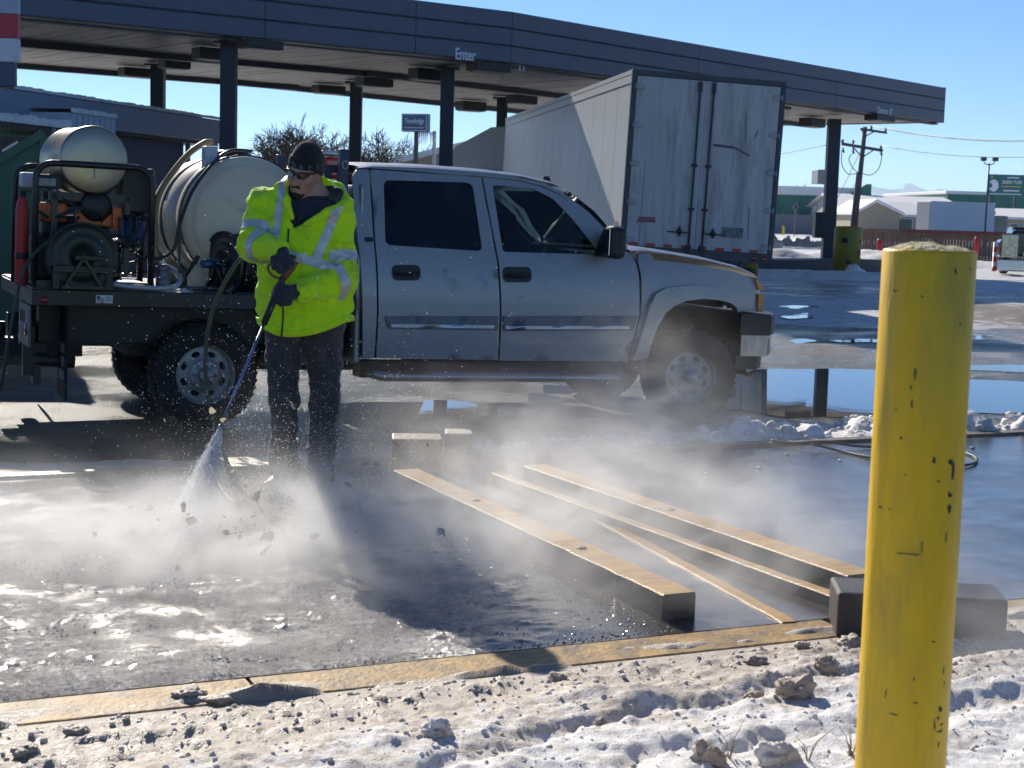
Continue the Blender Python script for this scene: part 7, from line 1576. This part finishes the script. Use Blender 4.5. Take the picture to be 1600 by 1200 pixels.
def crumbs(name, n, a0_, a1_, b0_, b1_, rr, mat, seed, dirt=.6, hfn=snow_h, pw=1.):
    rnd = random.Random(seed); V = []; F = []; base = bmesh.new(); bmesh.ops.create_icosphere(base, subdivisions=1, radius=1); bv = np.array([v.co for v in base.verts]); bf = np.array([[v.index for v in f.verts] for f in base.faces]); base.free()
    A = np.array([rnd.uniform(a0_, a1_) for _ in range(n)]); B = np.array([b0_+(b1_-b0_)*rnd.random()**pw for _ in range(n)]); H_ = hfn(A, B) if hfn else np.zeros(n)
    for i in range(n):
        r = rr*rnd.random()**2.5+.0025; j = np.array([rnd.uniform(.6, 1.4) for _ in range(len(bv))])[:, None]; V.append(bv*j*r*np.array([1, 1, .7])+np.array([A[i], B[i], H_[i]+r*.2])); F.append(bf+len(bv)*i)
    o = mesh_np(name, np.concatenate(V), np.concatenate(F), mat, smooth=(name != 'ice_crumbs')); o.matrix_world = PADM; add_attr(o, 'dirt', np.full(n*len(bv), dirt)); tag(o, kind='stuff'); return o
crumbs('snow_crumbs', 5000, -3.5, 4.5, -.25, -2.4, .009, SNOW2, 1, .15, pw=1.3); crumbs('mud_crumbs', 90, -3.5, 3, -.22, -.65, .007, CLOD, 2, .9)
crumbs('ice_crumbs', 12000, -3.6, .7, .05, 2.0, .0042, ICEC, 4, -.3, None, 1.25); crumbs('snow_debris', 60, 1.5, 6, PAD_W-.9, PAD_W-.05, .02, CLOD, 6, .2, None); crumbs('ridge_crumbs', 900, 1.6, 8, PAD_W+.05, PAD_W+.9, .05, SNOW2, 7, .1, ridge_h)
# dry grass in the snow
def grass_tuft(px, py, n, seed, label):
    q = on_snow(px, py); rnd = random.Random(seed); s = MB()
    for i in range(n):
        a = rnd.uniform(0, 6.3); L = rnd.uniform(.05, .12); d = Vector((math.cos(a)*.4, math.sin(a)*.4, 1)); s.tube([(0, 0, -.01), d*L*.5, d*L+Vector((math.cos(a), math.sin(a), -.3))*L*.25], [.0016, .0012, .0005], 4)
    o = s.build('grass_tuft', M('dry_straw', (.30, .19, .08), .8, var=.3)); o.location = q; tag(o, label, 'grass tuft', 'dry grass poking out of the snow')
grass_tuft(1140, 1185, 5, 1, 'few dry straw blades poking from the snow between the two bottom clods'); grass_tuft(1262, 1188, 6, 2, 'dry straw blades at the bottom edge right of the white clod'); grass_tuft(1330, 1180, 8, 3, 'dry straw blades beside the base of the big bollard')
# ------------------------------------------------------------------ flying chips, droplets, jet, steam
def ice_mat(name, col):
    m = bpy.data.materials.new(name); m.use_nodes = True; t = m.node_tree; t.nodes.clear(); N = t.nodes.new; o = N('ShaderNodeOutputMaterial'); mx = N('ShaderNodeMixShader'); d = N('ShaderNodeBsdfPrincipled'); tl = N('ShaderNodeBsdfTranslucent'); n = N('ShaderNodeTexNoise'); n.inputs['Scale'].default_value = 60; r = N('ShaderNodeMix'); r.data_type = 'RGBA'; r.inputs[6].default_value = (*[c*.6 for c in col], 1); r.inputs[7].default_value = (*col, 1); ln(t, n.outputs['Fac'], r.inputs[0])
    ln(t, r.outputs[2], d.inputs['Base Color']); ln(t, r.outputs[2], tl.inputs['Color']); d.inputs['Roughness'].default_value = .3; mx.inputs[0].default_value = .75; ln(t, d.outputs[0], mx.inputs[1]); ln(t, tl.outputs[0], mx.inputs[2]); ln(t, mx.outputs[0], o.inputs['Surface']); return m
PALE = ice_mat('wet_pale_ice_chip', (.90, .84, .66)); BRNC = ice_mat('brown_ice_chip', (.46, .34, .24)); TRN = ice_mat('thin_white_chip', (.93, .93, .91))
rnd = random.Random(11)
def shard(px, py, Y, w, h, mat, label, seed, ang=None):
    w, h = w*1.05, h*1.05; q = P(px, py, Y); n = rnd.randint(6, 9); out = []; sc = Y/FPX
    for k in range(n): a = 2*math.pi*k/n+rnd.uniform(-.25, .25); r = rnd.uniform(.45, 1.15); out.append((w/2*sc*r*math.cos(a), h/2*sc*r*math.sin(a)))
    s = MB(); th = max(.003, min(w, h)*sc*.07); q = P(px, py, Y*.93); s.prism(out, -th, th)
    o = s.build('ice_chip', mat); o.location = q; o.rotation_euler = (rnd.uniform(-.5, .5), ang if ang is not None else rnd.uniform(-.4, .4), rnd.uniform(-.6, .6)); tag(o, label, 'ice chip', 'chips flying up from the jet'); return o
big = ((513, 741, 7.9, 16, 20, PALE, 'pale pointed chip flying in front of the right boot'), (545, 757, 7.9, 22, 11, PALE, 'flat pale chip flying right of the boots'), (546, 794, 7.6, 20, 14, PALE, 'pale chip low right of the boots beside a tan sliver'), (532, 793, 7.5, 22, 12, PALE, 'pale rounded chip left of the tan sliver by the boots'), (398, 776, 7.6, 24, 18, PALE, 'pale chip at the foot of the left boot above the hose end'), (332, 642, 7.9, 16, 12, PALE, 'pale oval chip high beside the lance tip'), (299, 814, 7.1, 19, 16, BRNC, 'round brown chip inside the white water jet'), (287, 793, 7.1, 11, 24, BRNC, 'tall brown chip at the left edge of the water jet'), (234, 793, 7.2, 14, 10, TRN, 'white chip left of the water jet'), (204, 791, 7.3, 12, 9, TRN, 'smaller white chip farther left of the water jet'), (149, 836, 7.0, 10, 9, BRNC, 'brown chip far left of the water jet'), (414, 860, 6.9, 6, 26, BRNC, 'long dark brown splinter flying right of the impact point'), (444, 832, 7.1, 6, 34, PALE, 'curved tan strip flying high right of the impact point'), (419, 838, 7.0, 26, 16, BRNC, 'broad tan chip right of the impact point'), (491, 838, 7.1, 20, 12, BRNC, 'tan chip farthest right in the brown spray'), (353, 832, 7.0, 14, 9, BRNC, 'brown chip just right of the impact point'), (374, 842, 7.0, 8, 16, BRNC, 'narrow brown chip beside the one right of the impact'), (277, 888, 6.7, 8, 10, BRNC, 'small dark chip below the impact point'), (692, 832, 7.2, 8, 20, PALE, 'slim pale splinter flying over the wet deck left of the thick rail'), (688, 790 + 40, 7.3, 14, 12, TRN, 'white chip next to the slim splinter over the deck'), (703, 961, 6.2, 8, 14, PALE, 'upright pale chip low over the slush right of centre'), (288, 912, 6.5, 12, 8, TRN, 'bright white chip below the water jet'), (348, 655, 7.8, 11, 6, PALE, 'tilted pale chip beside the rear wheel bottom'), (457, 634, 7.8, 7, 14, PALE, 'pale strip flying before the left trouser leg'), (470, 640, 7.8, 10, 6, PALE, 'small pale chip between the trouser legs'))
for i, (px, py, Y, w, h, mt_, lb) in enumerate(big): shard(px, py, Y, w, h, mt_, lb, i, ang=(R_(48) if 'splinter flying right' in lb else R_(-25) if 'strip' in lb else None))
def fragments(name, mat, n, cx, sx, cy_, sy, Y0, Y1, w0, w1):
    V = []; F = []
    for _ in range(n):
        q = P(rnd.gauss(cx, sx), rnd.gauss(cy_, sy), rnd.uniform(Y0, Y1)); w = rnd.uniform(w0, w1)*q.y/FPX/2
        if q.z < .02: continue
        R3 = Matrix.Rotation(rnd.uniform(0, 6), 3, Vector((rnd.gauss(0, 1), rnd.gauss(0, 1), rnd.gauss(0, 1))).normalized()); b = len(V); k = 5; e = [rnd.uniform(.5, 1.1) for _ in range(k)]
        for z in (-.18, .18): V += [tuple(q+R3 @ Vector((w*e[j]*math.cos(6.283*j/k), w*e[j]*math.sin(6.283*j/k)*.7, w*z))) for j in range(k)]
        for j in range(k): j2 = (j+1) % k; F += [(b+j, b+j2, b+k+j2), (b+j, b+k+j2, b+k+j)]
        for j in range(1, k-1): F += [(b, b+j+1, b+j), (b+k, b+k+j, b+k+j+1)]
    o = mesh_np(name, V, F, mat, smooth=False); tag(o, kind='stuff')
fragments('mud_fragments', BRNC, 200, 390, 75, 840, 24, 6.6, 7.4, 3, 10); fragments('ice_fragments', PALE, 160, 440, 110, 790, 45, 6.8, 8.2, 3, 9)
def drop_mat():
    m = bpy.data.materials.new('water_droplets'); m.use_nodes = True; t = m.node_tree; t.nodes.clear(); N = t.nodes.new; o = N('ShaderNodeOutputMaterial'); mx = N('ShaderNodeMixShader'); d = N('ShaderNodeBsdfDiffuse'); tl = N('ShaderNodeBsdfTranslucent')
    for q in (d, tl): q.inputs['Color'].default_value = (.95, .96, .97, 1)
    mx.inputs[0].default_value = .72; ln(t, d.outputs[0], mx.inputs[1]); ln(t, tl.outputs[0], mx.inputs[2]); ln(t, mx.outputs[0], o.inputs['Surface']); return m
DROP = drop_mat()
def droplets(name, pts, sizes, stretch=None):
    base = np.array([(1,0,0),(-1,0,0),(0,1,0),(0,-1,0),(0,0,1),(0,0,-1)], float); bf = np.array([(0,2,4),(2,1,4),(1,3,4),(3,0,4),(2,0,5),(1,2,5),(3,1,5),(0,3,5)])
    n = len(pts); V = np.repeat(base[None], n, 0)*np.array(sizes)[:, None, None]
    if stretch is not None: V = V+(V @ np.asarray(stretch)[:, :, None])*np.asarray(stretch)[:, None, :]*4
    V = V+np.array(pts)[:, None, :]; F = (bf[None]+6*np.arange(n)[:, None, None]).reshape(-1, 3); o = mesh_np(name, V.reshape(-1, 3), F, DROP, smooth=False); tag(o, kind='stuff'); return o
pts = []; sz = []
def scat(n, fx, fy, fY, s0, s1):
    for _ in range(n):
        px, py, Y = fx(), fy(), fY(); q = P(px, py, Y)
        if q.z < .01: continue
        pts.append(tuple(q)); sz.append(s0+(s1-s0)*rnd.random()**3)
scat(9000, lambda: rnd.gauss(455, 85), lambda: 810-abs(rnd.gauss(0, 95)), lambda: rnd.uniform(7.0, 8.9), .0009, .0032)
scat(3000, lambda: rnd.gauss(420, 150), lambda: 800-abs(rnd.gauss(0, 180)), lambda: rnd.uniform(7.0, 9.2), .0009, .0034)
scat(420, lambda: rnd.uniform(150, 1000), lambda: rnd.uniform(380, 700), lambda: rnd.uniform(7.0, 9.5), .0009, .0036)
scat(1500, lambda: rnd.gauss(620, 70), lambda: 830-abs(rnd.gauss(0, 85)), lambda: rnd.uniform(7.0, 8.7), .0009, .0028)
scat(6000, lambda: rnd.gauss(330, 140), lambda: 900-abs(rnd.gauss(0, 60)), lambda: rnd.uniform(6.4, 7.6), .0009, .003)
droplets('spray_droplets', pts, sz)
# the jet: a fan of streaks from the nozzle to the deck, and fine mist inside it
Dn = PF+wD; imp = G(293, 838, 0.); rndj = random.Random(4); jp = []; js = []; jd = []
axj = (imp-Dn); Lj = axj.length; ju = Vector((1, .1, .0)).normalized(); jv = axj.normalized().cross(ju).normalized()
for _ in range(11000):
    t = rndj.random()**.8*1.05; w = .010+.15*t; a = rndj.gauss(0, .40); b = rndj.gauss(0, .40); off_ = ju*a*w+jv*b*w*.7; q = Dn+axj*t+off_
    if q.z < .005: continue
    jp.append(tuple(q)); js.append(.0012+.0022*rndj.random()**2); d = (axj.normalized()+off_*1.2).normalized(); jd.append(tuple(d))
droplets('water_jet', jp, js, jd)
def vol_mat(name, blobs, dens_, col=(.95, .95, .95), aniso=.42, nscale=1.9, contrast=(.40, .62), step=.5, soft=True):
    m = bpy.data.materials.new(name); m.use_nodes = True; t = m.node_tree; t.nodes.clear(); N = t.nodes.new; o = N('ShaderNodeOutputMaterial'); v = N('ShaderNodeVolumePrincipled')
    v.inputs['Color'].default_value = (*col, 1); v.inputs['Anisotropy'].default_value = aniso; geo = N('ShaderNodeNewGeometry'); tot = None
    for (c, r, w) in blobs:
        s1 = N('ShaderNodeVectorMath'); s1.operation = 'SUBTRACT'; ln(t, geo.outputs['Position'], s1.inputs[0]); s1.inputs[1].default_value = c
        s2 = N('ShaderNodeVectorMath'); s2.operation = 'DIVIDE'; ln(t, s1.outputs[0], s2.inputs[0]); s2.inputs[1].default_value = r
        s3 = N('ShaderNodeVectorMath'); s3.operation = 'DOT_PRODUCT'; ln(t, s2.outputs[0], s3.inputs[0]); ln(t, s2.outputs[0], s3.inputs[1])
        e = N('ShaderNodeMath'); e.operation = 'MULTIPLY'; ln(t, s3.outputs['Value'], e.inputs[0]); e.inputs[1].default_value = -1.; ex = N('ShaderNodeMath'); ex.operation = 'EXPONENT'; ln(t, e.outputs[0], ex.inputs[0])
        wm = N('ShaderNodeMath'); wm.operation = 'MULTIPLY'; ln(t, ex.outputs[0], wm.inputs[0]); wm.inputs[1].default_value = w
        if tot is None: tot = wm.outputs[0]
        else: ad = N('ShaderNodeMath'); ad.operation = 'ADD'; ln(t, tot, ad.inputs[0]); ln(t, wm.outputs[0], ad.inputs[1]); tot = ad.outputs[0]
    mp = N('ShaderNodeMapping'); mp.inputs['Scale'].default_value = (1, 1, 1.5); ln(t, geo.outputs['Position'], mp.inputs['Vector'])
    n = N('ShaderNodeTexNoise'); n.inputs['Scale'].default_value = nscale; n.inputs['Detail'].default_value = 6; n.inputs['Roughness'].default_value = .62; n.inputs['Distortion'].default_value = 1.1; ln(t, mp.outputs[0], n.inputs['Vector'])
    mr = N('ShaderNodeMapRange'); mr.interpolation_type = 'SMOOTHSTEP'; mr.inputs[1].default_value = contrast[0]; mr.inputs[2].default_value = contrast[1]; mr.inputs[3].default_value = .06; mr.inputs[4].default_value = 1.; ln(t, n.outputs['Fac'], mr.inputs[0])
    mu = N('ShaderNodeMath'); mu.operation = 'MULTIPLY'; ln(t, tot, mu.inputs[0]); ln(t, mr.outputs[0], mu.inputs[1]); m2 = N('ShaderNodeMath'); m2.operation = 'MULTIPLY'; ln(t, mu.outputs[0], m2.inputs[0]); m2.inputs[1].default_value = dens_
    ln(t, m2.outputs[0], v.inputs['Density']); ln(t, v.outputs[0], o.inputs['Volume']); m.cycles.volume_step_rate = step; return m
def g3(px, py, z): q = G(px, py, 0); return (q.x, q.y, z)
BL = [(g3(500, 960, .04), (2.0, 1.0, .20), .30), (g3(330, 690, .10), (1.1, .5, .30), .22), (g3(1000, 900, .05), (1.2, .9, .20), .25), (g3(430, 840, .10), (.7, .55, .20), .5), (g3(780, 780, .26), (.6, .6, .30), .42), (g3(250, 885, .06), (.95, .52, .19), 1.6), (g3(90, 870, .08), (.9, .5, .19), 1.0), (g3(420, 880, .06), (.6, .5, .22), .9), (g3(790, 850, .08), (.75, .8, .24), .95), (g3(930, 800, .10), (.8, .8, .28), .65), (g3(600, 810, .05), (.6, .5, .2), .5), (g3(1090, 850, .06), (.8, .9, .22), .42)]
def volbox(name, lo, hi, mat): s = MB(); s.box(lo, hi); o = s.build(name, mat); tag(o, kind='stuff'); return o
volbox('steam', (-3.6, 5.6, -.02), (2.3, 9.6, .75), vol_mat('low_steam', BL, 1.6))
q = P(990, 640, 10.4); BL2 = [((q.x, 10.3, .10), (.62, .7, .36), 1.2), ((q.x+.12, 10.6, .45), (.40, .5, .34), .55), ((q.x-.55, 10.2, .02), (.6, .6, .25), .8)]
volbox('steam_plume', (q.x-1.7, 9.62, -.2), (q.x+1.5, 11.9, 1.25), vol_mat('steam_plume', BL2, .72, nscale=1.9))
q = G(1530, 985, 0); volbox('steam_wisp', (q.x-.6, 5.0, -.02), (q.x+1.0, 5.58, .5), vol_mat('steam_wisp', [((q.x+.05, 5.4, .10), (.38, .3, .16), 1.)], 1.3, nscale=3.))
def jetcone(s):
    n = 20; vs = []; rows_ = 8
    for i in range(rows_+1):
        t = i/rows_; w = .010+.125*t
        for k in range(n): a = 2*math.pi*k/n; vs.append(Dn+axj*t*.995+ju*w*math.cos(a)+jv*w*.7*math.sin(a))
    s.add(vs, [(i*n+k, i*n+(k+1) % n, (i+1)*n+(k+1) % n, (i+1)*n+k) for i in range(rows_) for k in range(n)]+[tuple(range(n))[::-1], tuple(rows_*n+k for k in range(n))])
mj = Dn+axj*.35
o = part('jet_mist', vol_mat('jet_mist', [(tuple(mj), (.4, .5, .44), 1.)], 13., aniso=.75, nscale=16, contrast=(.25, .55), step=1.), None, jetcone); tag(o, kind='stuff')

# ------------------------------------------------------------------ far air
hzm = bpy.data.materials.new('haze'); hzm.use_nodes = True; t_ = hzm.node_tree; t_.nodes.clear(); o_ = t_.nodes.new('ShaderNodeOutputMaterial'); v_ = t_.nodes.new('ShaderNodeVolumePrincipled')
v_.inputs['Color'].default_value = (.62, .82, 1, 1); v_.inputs['Density'].default_value = 7e-5; v_.inputs['Anisotropy'].default_value = .3; t_.links.new(v_.outputs[0], o_.inputs['Volume'])
volbox('haze', (-13000, -200, -40), (13000, 12800, 345), hzm)
